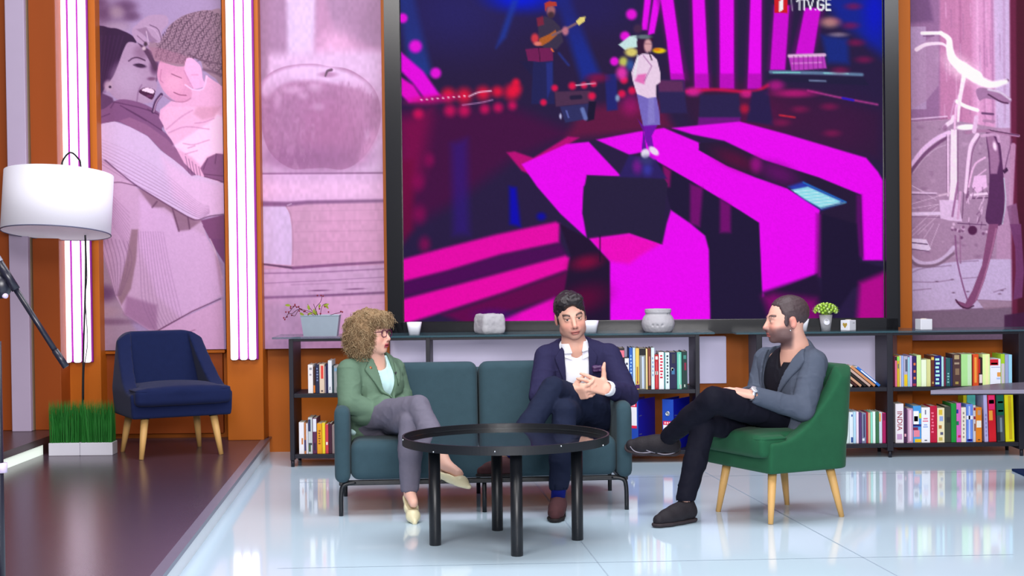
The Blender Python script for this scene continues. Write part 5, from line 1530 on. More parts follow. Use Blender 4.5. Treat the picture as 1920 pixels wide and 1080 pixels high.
# white and red boxed set in front of the last books
y = Y2 + 0.03
a, b = P(1856.4, 673, y), P(1876.2, 673, y)
root = thing('book', 'white book with a red title block and small picture, facing out at right', 'book', (a.x, y, ZM2), 0, 'books on the middle shelf at the right')
bm = BM(); box(bm, a.x, b.x, y, y + 0.15, ZM2 + 0.001, a.z, 0.001); obj('cover', bm, bmat((228, 230, 244)), root, world=True)
spine_marks(None, a.x, b.x, y, ZM2, a.z, [((196, 16, 40), .76, .99, 0, .78), ((246, 210, 214), .79, .86, .08, .7), ((150, 160, 190), .68, .7, .1, .95), ((222, 150, 70), .34, .5, .66, .98), ((170, 190, 230), .24, .3, .6, .95)], root)

# books fallen sideways on the middle shelf behind the green chair
lean_books = [(1651, 0.178, 0.0155, (36, 110, 200), 'blue and white'), (1642, 0.186, 0.0155, (200, 136, 92), 'orange'),
              (1633, 0.186, 0.0145, (190, 160, 150), 'dusty tan'), (1624.5, 0.195, 0.0145, (30, 22, 24), 'black spined'), (1616, 0.2, 0.0145, (196, 150, 120), 'beige'),
              (1607.5, 0.2, 0.0145, (62, 24, 26), 'dark red'), (1599, 0.2, 0.015, (220, 214, 200), 'off white')]
for i, (px, L, th, col, cn) in enumerate(lean_books):
    y = Y2 + 0.04
    a = math.radians(50)
    x = P(px, 718, y).x
    root = thing('book', '%s book slumped sideways, %s from right behind the green chair' % (cn, ORD[i]), 'book', (x, y, ZM2 + 0.001), 0, 'slumped books behind the green armchair')
    M = Matrix.Rotation(-a, 4, 'Y') @ Matrix.Translation((0, 0, 0))
    bm = BM(); box(bm, -th, 0, 0, 0.14, 0, L, 0.0015, 1, M=M)
    dz = -min(v.co.z for v in bm.verts)
    for v_ in bm.verts: v_.co.z += dz
    obj('cover', bm, bmat(col), root)
    bm = BM(); box(bm, -th + 0.003, -0.003, 0.003, 0.137, 0.002, L + 0.001, 0, M=Matrix.Translation((0, 0, dz)) @ M); obj('pages', bm, M_PAGES, root)
    if i == 0:
        bm = BM(); box(bm, -th * 0.7, -th * 0.3, -0.001, 0.002, 0.03, L - 0.03, 0, M=Matrix.Translation((0, 0, dz)) @ M); obj('spine_print', bm, bmat((236, 236, 240)), root)

# blue lever arch files
M_FILE = mat('royal_blue_file', (14, 20, 150), 0.4, 0.4, var=0.08)
M_FSP = mat('blue_file_spine', (30, 70, 170), 0.4, 0.4, var=0.05)
def lever_file(px, label, low):
    y = Y1 + 0.05
    c = P(px, 800, y)
    root = thing('lever_arch_file', label, 'binder', (c.x, y, ZB1 + 0.001), math.radians(-30), 'blue lever arch files')
    bm = BM(); box(bm, 0, 0.072, 0, 0.004, 0, 0.30, 0.001)
    obj('spine', bm, M_FSP, root)
    bm = BM(); box(bm, 0, 0.0035, 0.004, 0.24, 0, 0.30); box(bm, 0.0685, 0.072, 0.004, 0.24, 0, 0.30)
    obj('cover', bm, M_FILE, root)
    bm = BM(); box(bm, 0.006, 0.066, 0.01, 0.235, 0.004, 0.28); obj('papers', bm, M_PAGES, root)
    z0 = 0.02 if low else 0.13
    bm = BM(); box(bm, 0.006, 0.064, -0.0008, 0.001, z0, z0 + 0.15); lb = obj('spine_label', bm, bmat((238, 234, 240)), root)
    for za, zb_ in ((z0 + 0.127, z0 + 0.15), (z0, z0 + 0.016)):
        bm = BM(); box(bm, 0.006, 0.064, -0.0014, 0.0, za, zb_); obj('label_band', bm, bmat((222, 30, 70)), lb)
    bm = BM()
    for k in range(3): box(bm, 0.014 + k * 0.015, 0.024 + k * 0.015, -0.002, -0.0012, z0 + 0.132, z0 + 0.145)
    obj('label_print', bm, bmat((244, 190, 200)), lb)
    zr = 0.215 if low else 0.05
    bm = BM(); lathe(bm, [(0.009, 0), (0.014, 0), (0.014, 0.003), (0.009, 0.003), (0.009, 0)], n=20, M=Matrix.Translation((0.035, -0.0005, zr)) @ Matrix.Rotation(PI / 2, 4, 'X'))
    obj('finger_ring', bm, M_STUD, root, True)
    bm = BM()
    for zz in (0.09, 0.2):
        for k in range(3): box(bm, 0.0715, 0.0728, 0.02 + k * 0.012, 0.026 + k * 0.012, zz, zz + 0.006)
    obj('rivets', bm, M_STUD, root)
lever_file(1176, 'blue lever arch file beside the sofa arm, white label high on its spine', False)
lever_file(1242, 'blue lever arch file behind the crossed shoe, round hole above its label', True)

# ---- ornaments on the glass tops
M_STONE = mat('grey_rough_stone', (176, 174, 180), 0.85, 0.2, var=0.14, scale=18, bump=0.5, bscale=60)
M_ZINC = mat('pale_zinc', (150, 162, 176), 0.42, 0.5, metal=0.35, var=0.12, scale=14)
M_CERAM = mat('white_ceramic', (226, 226, 236), 0.3, 0.45, var=0.02)
M_SOIL = mat('dark_soil', (52, 40, 34), 0.95, 0.1)
def on_top(px, Y, zt): 
    v = P(px, 620, Y); return Vector((v.x, Y, zt))
Ya = Y1 + 0.13
def size(px0, px1, Y): return (px1 - px0) * Y / FPX

# zinc box with berry twigs
c = on_top(602, Ya, ZT1)
root = thing('planter', 'oblong zinc planter with berry twigs on the glass top left of the woman', 'planter', c)
w1, w0, h, dp = size(565, 637, Ya) / 2, size(570, 632, Ya) / 2, size(0, 38, Ya), 0.06
bm = BM()
v = []
for (wx, wy, z) in ((w0, dp * 0.85, 0), (w1, dp, h), (w1 - 0.004, dp - 0.004, h), (w0 - 0.004, dp * 0.8, 0.02)):
    v.append([bm.verts.new((sx * wx, sy * wy, z)) for sx, sy in ((-1, -1), (1, -1), (1, 1), (-1, 1))])
bm.faces.new(list(reversed(v[0])))
for a, b in zip(v, v[1:]):
    for k in range(4): bm.faces.new((a[k], a[(k + 1) % 4], b[(k + 1) % 4], b[k]))
bm.faces.new(v[-1])
obj('box', bm, M_ZINC, root)
bm = BM(); tube(bm, [(-w1, -dp, h), (w1, -dp, h), (w1, dp, h), (-w1, dp, h), (-w1, -dp, h)], 0.003, 6); obj('rolled_rim', bm, M_ZINC, root)
bm = BM(); box(bm, -w0, w0, -dp * .8, dp * .8, 0.02, h - 0.012); obj('soil', bm, M_SOIL, root)
M_TWIG = mat('dark_twig', (72, 34, 44), 0.7, 0.2); M_BERRY = mat('dark_red_berry', (128, 14, 44), 0.35, 0.5, var=0.2); M_LEAF = mat('olive_leaf', (130, 140, 30), 0.55, 0.3, var=0.25, scale=30)
def tp(px, py, dy=0.0): 
    q = P(px, py, Ya + dy); return q - c
tw = [[(596, 594), (583, 585), (566, 580), (553, 574), (545, 582), (535, 597)], [(596, 594), (575, 586), (560, 580), (548, 588), (540, 588)], [(597, 594), (592, 578), (601, 566), (604, 555)],
      [(596, 594), (588, 570)], [(600, 594), (604, 574), (612, 569)], [(606, 594), (622, 590), (640, 585)], [(594, 594), (580, 576), (577, 570)], [(560, 580), (553, 592), (547, 590)]]
for i, pl in enumerate(tw):
    bm = BM(); tube(bm, catmull([tp(x, y, 0.012 * ((i * 3) % 5 - 2)) for x, y in pl], 4), 0.0017, 6); obj('twig', bm, M_TWIG, root, True)
bx = [(534, 599), (532, 596), (538, 594), (541, 585), (536, 585), (545, 578), (545, 575), (550, 575), (553, 573), (553, 571), (556, 576), (560, 575), (562, 579), (561, 583), (570, 584), (572, 583), (547, 591), (595, 554), (606, 555), (602, 554), (616, 585), (601, 588), (599, 579), (609, 575), (612, 575), (639, 584), (642, 585), (635, 592), (565, 580), (578, 590)]
for i, (x, y) in enumerate(bx):
    bm = BM(); ball(bm, tp(x, y, 0.012 * ((i * 7) % 5 - 2)), 0.0052, u=10, v=7); obj('berry', bm, M_BERRY, root, True)
def leaf(bm, c0, d, n, L, W):
    d = Vector(d).normalized(); n = Vector(n).normalized(); s = d.cross(n).normalized()
    ps = []
    for t, w_ in ((0, .05), (.2, .7), (.45, 1), (.7, .75), (.9, .3), (1, 0.02)):
        m_ = Vector(c0) + d * L * t + n * (-0.25 * L * t * t)
        ps.append((m_ - s * W * w_ / 2 + n * W * 0.12 * w_, m_, m_ + s * W * w_ / 2 + n * W * 0.12 * w_))
    vs = [[bm.verts.new(q) for q in p] for p in ps]
    for a, b in zip(vs, vs[1:]):
        bm.faces.new((a[0], a[1], b[1], b[0])); bm.faces.new((a[1], a[2], b[2], b[1]))
for i, (x, y, dx, dz, L) in enumerate(((545, 573, -1, .15, .036), (562, 586, .5, -.4, .04), (573, 592, -.1, -1, .036), (580, 582, -.2, 1, .038), (589, 590, 0, 1, .04), (591, 592, .3, 1, .034), (606, 574, 1, .4, .04), (610, 572, .8, -.9, .03), (577, 589, .8, .2, .034), (598, 578, .3, 1, .03))):
    bm = BM(); leaf(bm, tp(x, y), (dx, -0.15, dz), (0.1, -1, 0.25), L, L * 0.45); obj('leaf', bm, M_LEAF, root, True)

def tapered_pot(px0, px1, pt0, pt1, pyt, Y, zt, name, label, cat, m, sq=None, group=None, wall=0.004):
    cx = (px0 + px1) / 2
    c = on_top(cx, Y, zt)
    r0, r1 = size(px0, px1, Y) / 2, size(pt0, pt1, Y) / 2
    h = P(cx, pyt, Y).z - zt
    root = thing(name, label, cat, c, 0, group)
    bm = BM(); lathe(bm, [(0, 0), (r0, 0), (r0 + (r1 - r0) * .5, h * .5), (r1, h), (r1 - wall, h), (r0 - wall, 0.012), (0, 0.012)], n=40, sq=sq)
    obj('vessel', bm, m, root, True)
    return root, h, r1
tapered_pot(767, 787, 762, 790, 604, Ya + 0.02, ZT1, 'cup', 'white tapered cup on the glass top right of the woman', 'cup', M_CERAM, 4, 'white tapered cups on the glass tops')
tapered_pot(1096, 1118, 1092, 1123, 601, Ya + 0.05, ZT1, 'cup', 'white tapered cup half hidden behind the man in navy', 'cup', M_CERAM, 4, 'white tapered cups on the glass tops')
tapered_pot(1498, 1512, 1494, 1517, 598, Y2 + 0.14, ZT2, 'cup', 'white tapered cup behind the head of the man in grey', 'cup', M_CERAM, 4, 'white tapered cups on the glass tops')
# square stone vase
cx = 918; c = on_top(cx, Ya, ZT1); h = P(cx, 588, Ya).z - ZT1; r = size(891, 945, Ya) / 2
root = thing('vase', 'square rough stone vase on the glass top between woman and man', 'vase', c, math.radians(28), 'stone vases on the glass top')
F = Field.box((-0.12, -0.12, -0.02), (0.12, 0.12, h + 0.02), 0.004)
F.op(rbox((0, 0, h / 2), (r * 0.80, r * 0.80, h / 2), 0.016)); F.op(rbox((0, 0, h * 0.45), (r * 0.85, r * 0.85, h * 0.38), 0.025), 0.02)
F.sub(rbox((0, 0, h), (r * 0.62, r * 0.62, h * 0.6), 0.012))
F.wrinkle(0.0018, lambda x, y, z: n3(x, y, z, 0.018, 3)); F.clip(lambda x, y, z: -z + 0 * x + 0 * y)
soft('vessel', F, M_STONE, root)
# round stone jar with three pressed marks
cx = 1234; c = on_top(cx, Ya, ZT1); h = P(cx, 579, Ya).z - ZT1; r = size(1203, 1265, Ya) / 2
root = thing('vase', 'round bellied stone jar with three pressed marks on the glass top', 'vase', c, 0, 'stone vases on the glass top')
def jar(x, y, z):
    q = np.sqrt(x * x + y * y); t = z / h
    R = r * np.where(t < 0.72, 0.80 + 0.20 * np.sin(np.clip(t / 0.72, 0, 1) * PI) ** 0.8, np.where(t < 0.84, 0.80 - 0.06 * np.sin((t - 0.72) / 0.12 * PI), 0.80))
    d = np.maximum(q - R, z - h); d = np.maximum(d, -z)
    return np.maximum(d, -np.maximum(q - r * 0.68, 0.03 - z))
F = Field.box((-0.12, -0.12, -0.02), (0.12, 0.12, h + 0.02), 0.004)
F.op((jar, (-0.12, -0.12, -0.01), (0.12, 0.12, h + 0.01)))
for k in (-1, 0, 1):
    a = -PI / 2 + k * 0.3 - 0.12
    F.sub(cone((r * 1.0 * math.cos(a), r * 1.0 * math.sin(a), h * 0.3), (r * 1.1 * math.cos(a), r * 1.1 * math.sin(a), h * 0.3), 0.008), k=0.004)
F.wrinkle(0.0012, lambda x, y, z: n3(x, y, z, 0.012, 4) + 0.8 * np.sin(z / h * 70) * (z > h * 0.8))
soft('vessel', F, M_STONE, root)
# potted green plant with a ring mark
Yb = Y2 + 0.13
root, h, r1 = tapered_pot(1540, 1557, 1536, 1561, 590, Yb, ZT2, 'potted_plant', 'small grey pot of light green leaves behind the man in grey', 'plant', M_STONE)
bm = BM(); lathe(bm, [(0.0, h - 0.014), (r1 - 0.005, h - 0.012)], n=24); obj('soil', bm, M_SOIL, root)
bm = BM(); M = Matrix.Translation((-0.002, -r1 * 0.93, h * 0.55)) @ Matrix.Rotation(PI / 2 - 0.12, 4, 'X')
lathe(bm, [(0.0155, -0.002), (0.0185, -0.002), (0.0185, 0.002), (0.0155, 0.002), (0.0155, -0.002)], n=24, M=M); obj('ring_mark', bm, M_CERAM, root, True)
M_SPRIG = mat('fresh_green_leaf', (176, 214, 84), 0.5, 0.3, var=0.3, scale=60); M_SPRIG2 = mat('pale_green_bud', (206, 226, 150), 0.5, 0.3, var=0.2)
for k in range(64):
    a = k * 2.39996; e = math.acos(1 - (k + .5) / 64 * 1.12)
    q = Vector((0.068 * math.sin(e) * math.cos(a), 0.058 * math.sin(e) * math.sin(a), h + 0.018 + 0.05 * math.cos(e)))
    bm = BM(); ball(bm, q, 0.0085, u=8, v=6)
    for j in range(4):
        d = Vector((math.cos(a + j * 1.6), math.sin(a + j * 1.6), 0.35)); leaf(bm, q, d, (0, 0, 1), 0.020, 0.013)
    obj('sprig', bm, M_SPRIG2 if k % 3 == 0 else M_SPRIG, root, True)
bm = BM()
for k in range(24):
    a = rnd.random() * 2 * PI; s = 0.2 + 0.75 * rnd.random()
    tube(bm, [(0, 0, h - 0.013), (0.07 * s * math.cos(a), 0.056 * s * math.sin(a), h + 0.055 * math.sqrt(1 - s * s * .9))], 0.0012, 4)
obj('stems', bm, M_SPRIG, root)
# white cubes
def cube(px0, px1, pyt, Y, zt, rz, label, heart):
    cx = (px0 + px1) / 2; c = on_top(cx, Y, zt); s = (size(px0, px1, Y)) / (math.cos(rz) + abs(math.sin(rz)))
    h = P(cx, pyt, Y).z - zt
    root = thing('candle_holder', label, 'candle holder', c, rz, 'white cubes on the glass top')
    bm = BM(); box(bm, -s / 2, s / 2, -s / 2, s / 2, 0, h, 0.003)
    obj('block', bm, M_CERAM, root)
    bm = BM(); lathe(bm, [(0.0, h + 0.0005), (0.018, h + 0.0005), (0.018, h + 0.003), (0, h + 0.003)], n=20); obj('wax', bm, mat('cream_wax', (240, 232, 214), 0.5, 0.4), root)
    if heart:
        pts = [(0, -0.018), (0.016, 0.002), (0.015, 0.013), (0.007, 0.016), (0, 0.009), (-0.007, 0.016), (-0.015, 0.013), (-0.016, 0.002)]
        bm = BM(); prism(bm, [(-s / 2 - 0.0006, x, h * 0.5 + z) for x, z in pts], (0.001, 0, 0))
        obj('heart_mark', bm, mat('gold_mark', (170, 140, 60), 0.5, 0.4), root)
        bm = BM(); box(bm, 0.0, s * 0.3, -s / 2 - 0.0006, -s / 2 + 0.001, h * .7, h * .74); obj('print', bm, bmat((120, 120, 130)), root)
cube(1576, 1605, 600, Y2 + 0.12, ZT2, math.radians(42), 'white cube candle holder with a gold heart beside the potted plant', True)
cube(1718, 1746, 598, Y2 + 0.12, ZT2, math.radians(12), 'plain white cube candle holder in front of the bicycle print', False)
# small dark box on the sofa side of the wall panel
# ---- lamp, grass boxes, light stand
YL = 9.62
shc = P(108, 381, YL)
lamp = thing('floor_lamp', 'floor lamp with a large white drum shade beside the family print', 'lamp', (P(157, 740, YL).x, YL, PL))
M_SHADE = mat('white_drum_fabric', (236, 234, 246), 0.8, 0.2, var=0.02, bump=0.1, bscale=300, emit=(236, 232, 250), estr=0.15)
Rs = size(10, 210, YL) / 2; Hs = size(0, 112, YL)
Mx = Matrix.Translation(shc) @ Matrix.Rotation(math.radians(2.0), 4, 'Y') @ Matrix.Rotation(math.radians(-7.5), 4, 'X')
bm = BM(); lathe(bm, [(Rs - 0.003, -Hs / 2), (Rs, -Hs / 2), (Rs, Hs / 2), (Rs - 0.003, Hs / 2), (Rs - 0.003, -Hs / 2)], n=72, M=Mx)
bmesh.ops.recalc_face_normals(bm, faces=bm.faces)
sh = obj('lamp_shade', bm, M_SHADE, lamp, True, world=True)
bm = BM(); tube(bm, [Mx @ Vector((Rs * math.cos(a) * 1.001, Rs * math.sin(a) * 1.001, -Hs / 2)) for a in np.linspace(0, 2 * PI, 73)], 0.004, 6); obj('shade_ring', bm, mat('grey_ring', (96, 98, 124), 0.5, 0.4), sh, True, world=True)
bm = BM()
for k in range(3):
    a = k * 2 * PI / 3 + 0.4
    tube(bm, [Mx @ Vector((0, 0, Hs / 2 - 0.03)), Mx @ Vector((Rs * 0.995 * math.cos(a), Rs * 0.995 * math.sin(a), Hs / 2 - 0.02))], 0.003, 6)
obj('spider', bm, M_STEEL, sh, True, world=True)
ap = Mx @ Vector((0, 0, Hs / 2 - 0.03))
bm = BM(); tube(bm, [ap, Mx @ Vector((0, 0, 0.02))], 0.018, 12); ball(bm, Mx @ Vector((0, 0, -0.02)), 0.035)
obj('bulb', bm, M_CERAM, lamp, True, world=True)
px_pole = [(155, 742), (157, 640), (160, 540), (160, 447)]
q = [P(x, y, YL + 0.05) for x, y in px_pole]
up = [P(152, 318, YL + 0.05), P(146, 297, YL + 0.03), P(132, 286, YL), P(119, 299, YL), P(114, 318, YL)]
bm = BM(); tube(bm, catmull([Vector((q[0].x, YL + 0.05, PL + 0.012))] + q + up + [ap], 6), 0.0055, 10); obj('pole', bm, M_STEEL, lamp, True, world=True)
bm = BM(); tube(bm, catmull([P(161, 447, YL + 0.02), P(163, 520, YL + 0.02), P(160, 560, YL + 0.02), P(164, 640, YL + 0.02), P(158, 690, YL + 0.02), P(157, 750, YL + 0.03)], 6), 0.003, 6); obj('cord', bm, M_STEEL, lamp, True, world=True)
bm = BM(); lathe(bm, [(0, 0), (0.15, 0), (0.15, 0.012), (0.02, 0.02), (0, 0.02)], (q[0].x, YL + 0.05, PL + 0.0005), 32); obj('base', bm, M_STEEL, lamp, True, world=True)

M_BOX = mat('white_planter_box', (206, 204, 216), 0.5, 0.3, var=0.03); M_GRASS = mat('artificial_grass_blade', (38, 116, 44), 0.6, 0.25, var=0.35, scale=12)
for i, (x0, x1, lab) in enumerate(((91, 149.3, 'left of the two white boxes of tall green grass by the step'), (149.8, 211, 'right of the two white boxes of tall green grass, beside the navy armchair'))):
    Yg = 9.36
    a, b = P(x0, 848, Yg), P(x1, 848, Yg)
    h = size(0, 24, Yg)
    root = thing('grass_planter', lab, 'planter', ((a.x + b.x) / 2, Yg + 0.06, PL), 0, 'white boxes of green grass')
    w_ = (b.x - a.x) / 2
    bm = BM(); box(bm, -w_, w_, -0.06, 0.06, 0, h, 0.003); obj('box', bm, M_BOX, root)
    bm = BM(); top_h = size(0, 104, Yg)
    for k in range(700):
        x = rnd.uniform(-w_ * .96, w_ * .96); y = rnd.uniform(-0.055, 0.055)
        hh = top_h * rnd.uniform(.86, 1.03)
        lx, ly = min(max(rnd.gauss(0, 0.012) + x * 0.12, -w_ * .99 - x), w_ * .99 - x), rnd.gauss(0, 0.01) - 0.005; wd = rnd.uniform(.001, .0018)
        cr = [Vector((x, y, h - 0.003)), Vector((x + lx * .35, y + ly * .3, h + (hh - h) * .55)), Vector((x + lx, y + ly, hh))]
        an = rnd.random() * PI; s = Vector((math.cos(an), math.sin(an), 0)) * wd
        vs = [bm.verts.new(p) for p in (cr[0] - s, cr[0] + s, cr[1] + s, cr[1] - s, cr[2])]
        bm.faces.new((vs[0], vs[1], vs[2], vs[3])); bm.faces.new((vs[3], vs[2], vs[4]))
    tag(obj('grass', bm, M_GRASS, root), kind='stuff')
# boom stand at the left edge of the frame
YB = 4.3
M_BOOM = mat('black_boom_tube', (26, 26, 40), 0.35, 0.5, var=0.08)
stx = P(3, 800, YB).x
root = thing('boom_stand', 'black boom stand with a slanting arm at the left edge', 'stand', (stx - 0.01, YB, 0.1))
bm = BM(); tube(bm, [(stx - 0.01, YB, 0.13), (stx - 0.01, YB, P(3, 640, YB).z)], 0.013, 14); obj('lower_tube', bm, M_BOOM, root, True, world=True)
bm = BM(); tube(bm, [(stx - 0.018, YB, P(3, 645, YB).z), (stx - 0.018, YB, P(3, 520, YB).z)], 0.009, 14); obj('upper_tube', bm, M_BOOM, root, True, world=True)
yz = YB - 0.03
bm = BM(); tube(bm, [P(-60, 405, yz), P(-2, 492, yz)], 0.0125, 14); obj('counterweight', bm, mat('grey_sleeve', (150, 150, 166), 0.4, 0.4), root, True, world=True)
bm = BM(); tube(bm, [P(-2, 492, yz), P(30, 543, yz)], 0.0115, 14); obj('arm_sleeve', bm, M_BOOM, root, True, world=True)
bm = BM(); tube(bm, [P(28, 540, yz), P(105, 660, yz)], 0.0075, 14); obj('arm', bm, M_BOOM, root, True, world=True)
bm = BM(); tube(bm, [P(103, 657, yz), P(124, 688, yz)], 0.0092, 14); obj('arm_tip', bm, M_BOOM, root, True, world=True)
bm = BM(); ball(bm, P(2, 535, YB - 0.01), 0.03, 1, 1, 1.2); obj('clutch', bm, M_BOOM, root, True, world=True)
bm = BM(); tube(bm, [P(2, 552, YB), P(11, 555, YB - 0.03)], 0.007, 10); obj('knob', bm, mat('pale_knob', (190, 176, 206), 0.4, 0.4), root, True, world=True)
bm = BM(); M = Matrix.Translation((stx - 0.01, YB, 0.0))
for k in range(3):
    a = k * 2 * PI / 3 + 1.9
    bm2 = BM(); tube(bm2, [(stx - 0.01, YB, 0.40), (stx - 0.01 + 0.33 * math.cos(a), YB + 0.33 * math.sin(a), 0.112)], 0.009, 10); obj('leg', bm2, M_BOOM, root, True, world=True)
bm.free()
bm = BM(); tube(bm, [P(2, 868, YB - 0.005), P(2, 886, YB - 0.005)], 0.0165, 12); obj('collar', bm, mat('pale_knob', (190, 176, 206)), root, True, world=True)
# ================================================================== PEOPLE
def nv(v): 
    v = np.array(v, float); return v / np.linalg.norm(v)
def W(px, py, Y): return np.array(P(px, py, Y))
def axis(lo, hi, coarse, fines):
    out = [lo]
    while out[-1] < hi:
        x = out[-1]; h = coarse
        for a, b, f in fines:
            if a - coarse <= x < b: h = min(h, f)
        out.append(x + h)
    return np.array(out)
class Frame:
    """r = the figure's own left, f = forward, u = up"""
    def __init__(s, c, yaw, pitch=0.0, roll=0.0, sc=1.0):
        a = math.radians(yaw); f = np.array([math.sin(a), -math.cos(a), 0]); r = np.array([math.cos(a), math.sin(a), 0]); u = np.array([0, 0, 1.0])
        p = math.radians(pitch); f, u = f * math.cos(p) - u * math.sin(p), u * math.cos(p) + f * math.sin(p)
        q = math.radians(roll); u, r = u * math.cos(q) - r * math.sin(q), r * math.cos(q) + u * math.sin(q)
        s.c, s.r, s.f, s.u, s.sc = np.array(c, float), r, f, u, sc
        s.R = [r, f, u]
    def __call__(s, x, y, z): return s.c + (s.r * x + s.f * y + s.u * z) * s.sc
    def loc(s, V):
        d = (V - s.c) / s.sc
        return d @ s.r, d @ s.f, d @ s.u
    def fields(s, x, y, z):
        px, py, pz = x - s.c[0], y - s.c[1], z - s.c[2]
        g = lambda a: (px * a[0] + py * a[1] + pz * a[2]) / s.sc
        return g(s.r), g(s.f), g(s.u)
    def el(s, x, y, z, rx, ry, rz, tilt=None): return ellip(s(x, y, z), np.array([rx, ry, rz]) * s.sc, s.R)
    def cn(s, a, b, ra, rb): return cone(s(*a), s(*b), ra * s.sc, rb * s.sc)

def head(F, H, female=False, nose=1.0, jaw=1.0, eyes_open=1.0):
    F.add(H.el(0, -.012, .030, .0745, .095, .088))
    F.add(H.el(0, .034, -.026, .0595 * (.4 + .6 * jaw), .060, .080), k=.03)
    F.add(H.el(0, .040, -.068, .046 * jaw, .048, .036), k=.03)
    F.add(H.el(0, .074, -.095, .019 * jaw, .016, .014), k=.022)
    for s in (-1, 1):
        F.add(H.el(s * .035, .062, -.036, .021, .022, .022), k=.022)
        F.add(H.el(s * .044 * jaw, .010, -.070, .016, .030, .022), k=.025)
        F.add(H.el(s * .029, .083, .019, .025, .011, .008), k=.014)
    for s in (-1, 1):
        F.sub(H.el(s * .031, .098, .002, .017, .012, .0095), k=.012)
    F.add(H.cn((0, .087, .012), (0, .111 * (1 + .0 * nose), -.034), .0075, .0115 * nose), k=.012)
    for s in (-1, 1):
        F.add(H.el(s * .0105, .099, -.041, .0075, .009, .0065), k=.006)
    F.add(H.el(0, .090, -.058, .026, .014, .014), k=.014)
    F.add(H.el(0, .0955, -.0635, .0225, .0105, .0052), k=.004)
    F.add(H.el(0, .0945, -.0735, .0195, .0105, .0062), k=.004)
    F.sub(H.el(0, .108, -.0683, .0215, .008, .0014), k=.003)
    for s in (-1, 1):
        F.add(H.el(s * .031, .0815, .002, .0150, .0135, .0125), k=.005)
        F.sub(H.el(s * .031, .099, .0008, .0125, .013, .0046 * eyes_open), k=.002)
        F.add(H.el(s * .0765, -.014, -.012, .0085, .019, .031), k=.006)
        F.sub(H.el(s * .086, -.009, -.010, .006, .0105, .018), k=.006)

def eyes(H, parent, gaze=(0, 1, 0), iris=(70, 50, 36)):
    g = nv(H.r * gaze[0] + H.f * gaze[1] + H.u * gaze[2])
    for s in (-1, 1):
        c = H(s * .031, .0805, .0015); r = .0122 * H.sc
        bm = BM(); ball(bm, Vector(c), r, u=32, v=24)
        V = np.array([v.co[:] for v in bm.verts]); bm.verts.ensure_lookup_table()
        d = ((V - c) / r) @ g
        col = np.tile(np.array([226, 220, 216.]) / 255, (len(V), 1))
        col[d > .86] = np.array(iris) / 255; col[d > .955] = .02
        o = obj('eye', bm, attr_mat('eye_surface', .12, spec=.6), parent, True, world=True)
        a = o.data.color_attributes.new('pic', 'FLOAT_COLOR', 'POINT')
        cc = np.ones((len(V), 4), np.float32); cc[:, :3] = lin_np(col); a.data.foreach_set('color', cc.ravel())

def sstep(a, b, x):
    t = np.clip((x - a) / (b - a), 0, 1); return t * t * (3 - 2 * t)
def face_colour(V, H, skin, lip, brow, stubble=0.0, stub=(70, 60, 62), rosy=.25, liner=0.0, brow_z=.0225, brow_w=.0042):
    x, y, z = H.loc(V)
    c = np.tile(np.array(skin, float), (len(V), 1))
    def mix(m, col): 
        nonlocal c
        m = np.clip(m, 0, 1)[:, None]; c = c * (1 - m) + np.array(col, float) * m
    near = (np.abs(x) < .12) & (np.abs(y) < .14) & (np.abs(z) < .15)
    n = near * 1.0
    ax = np.abs(x)
    mix(n * rosy * np.exp(-((ax - .038) ** 2 + (z + .035) ** 2) / .0006) * (y > .02), (206, 96, 86))
    mix(n * rosy * .8 * np.exp(-(x ** 2 + (z + .036) ** 2) / .0002) * (y > .09), (206, 100, 90))
    mix(n * rosy * 1.4 * (ax > .070) * (np.abs(z + .012) < .035), (206, 104, 92))
    if stubble:
        jawm = sstep(-.020, -.048, z) * sstep(-.030, .0, y) * sstep(-.165, -.12, z)
        jawm *= 1 - np.exp(-((ax - .036) ** 2 + (z + .034) ** 2 + (y - .07) ** 2) / .0004)
        mous = np.exp(-((z + .053) / .008) ** 2) * (ax < .032) * (y > .075)
        side = sstep(.02, -.01, z) * sstep(-.012, .008, y) * sstep(.03, .012, y) * (ax > .055)
        mix(n * stubble * np.maximum(np.maximum(jawm, mous), side * .8), stub)
    mix(n * (y > .082) * (np.exp(-(((z + .064) / .006) ** 2)) * (ax < .023) + np.exp(-(((z + .0735) / .0065) ** 2)) * (ax < .021)) * .95, lip)
    mix(n * (y > .08) * np.exp(-((z + .0683) / .0022) ** 2) * (ax < .022), (70, 26, 28))
    zb = brow_z + .006 * (1 - ((ax - .036) / .02) ** 2)
    mix(n * (y > .06) * np.exp(-((z - zb) / brow_w) ** 2) * (ax > .015) * (ax < .052) * .95, brow)
    mix(n * np.exp(-(((ax - .031) / .016) ** 4)) * np.exp(-((z - .0075) / .0026) ** 2) * (y > .06) * (.55 + liner), (44, 28, 28))
    mix(n * np.exp(-(((ax - .0085) / .004) ** 2)) * np.exp(-((z + .046) / .0035) ** 2) * (y > .085) * .8, (90, 40, 36))
    mix(n * np.exp(-(((ax - .030) / .018) ** 2)) * np.exp(-((z + .012) / .006) ** 2) * (y > .06) * .25, (150, 96, 90))
    return lin_np(c / 255)

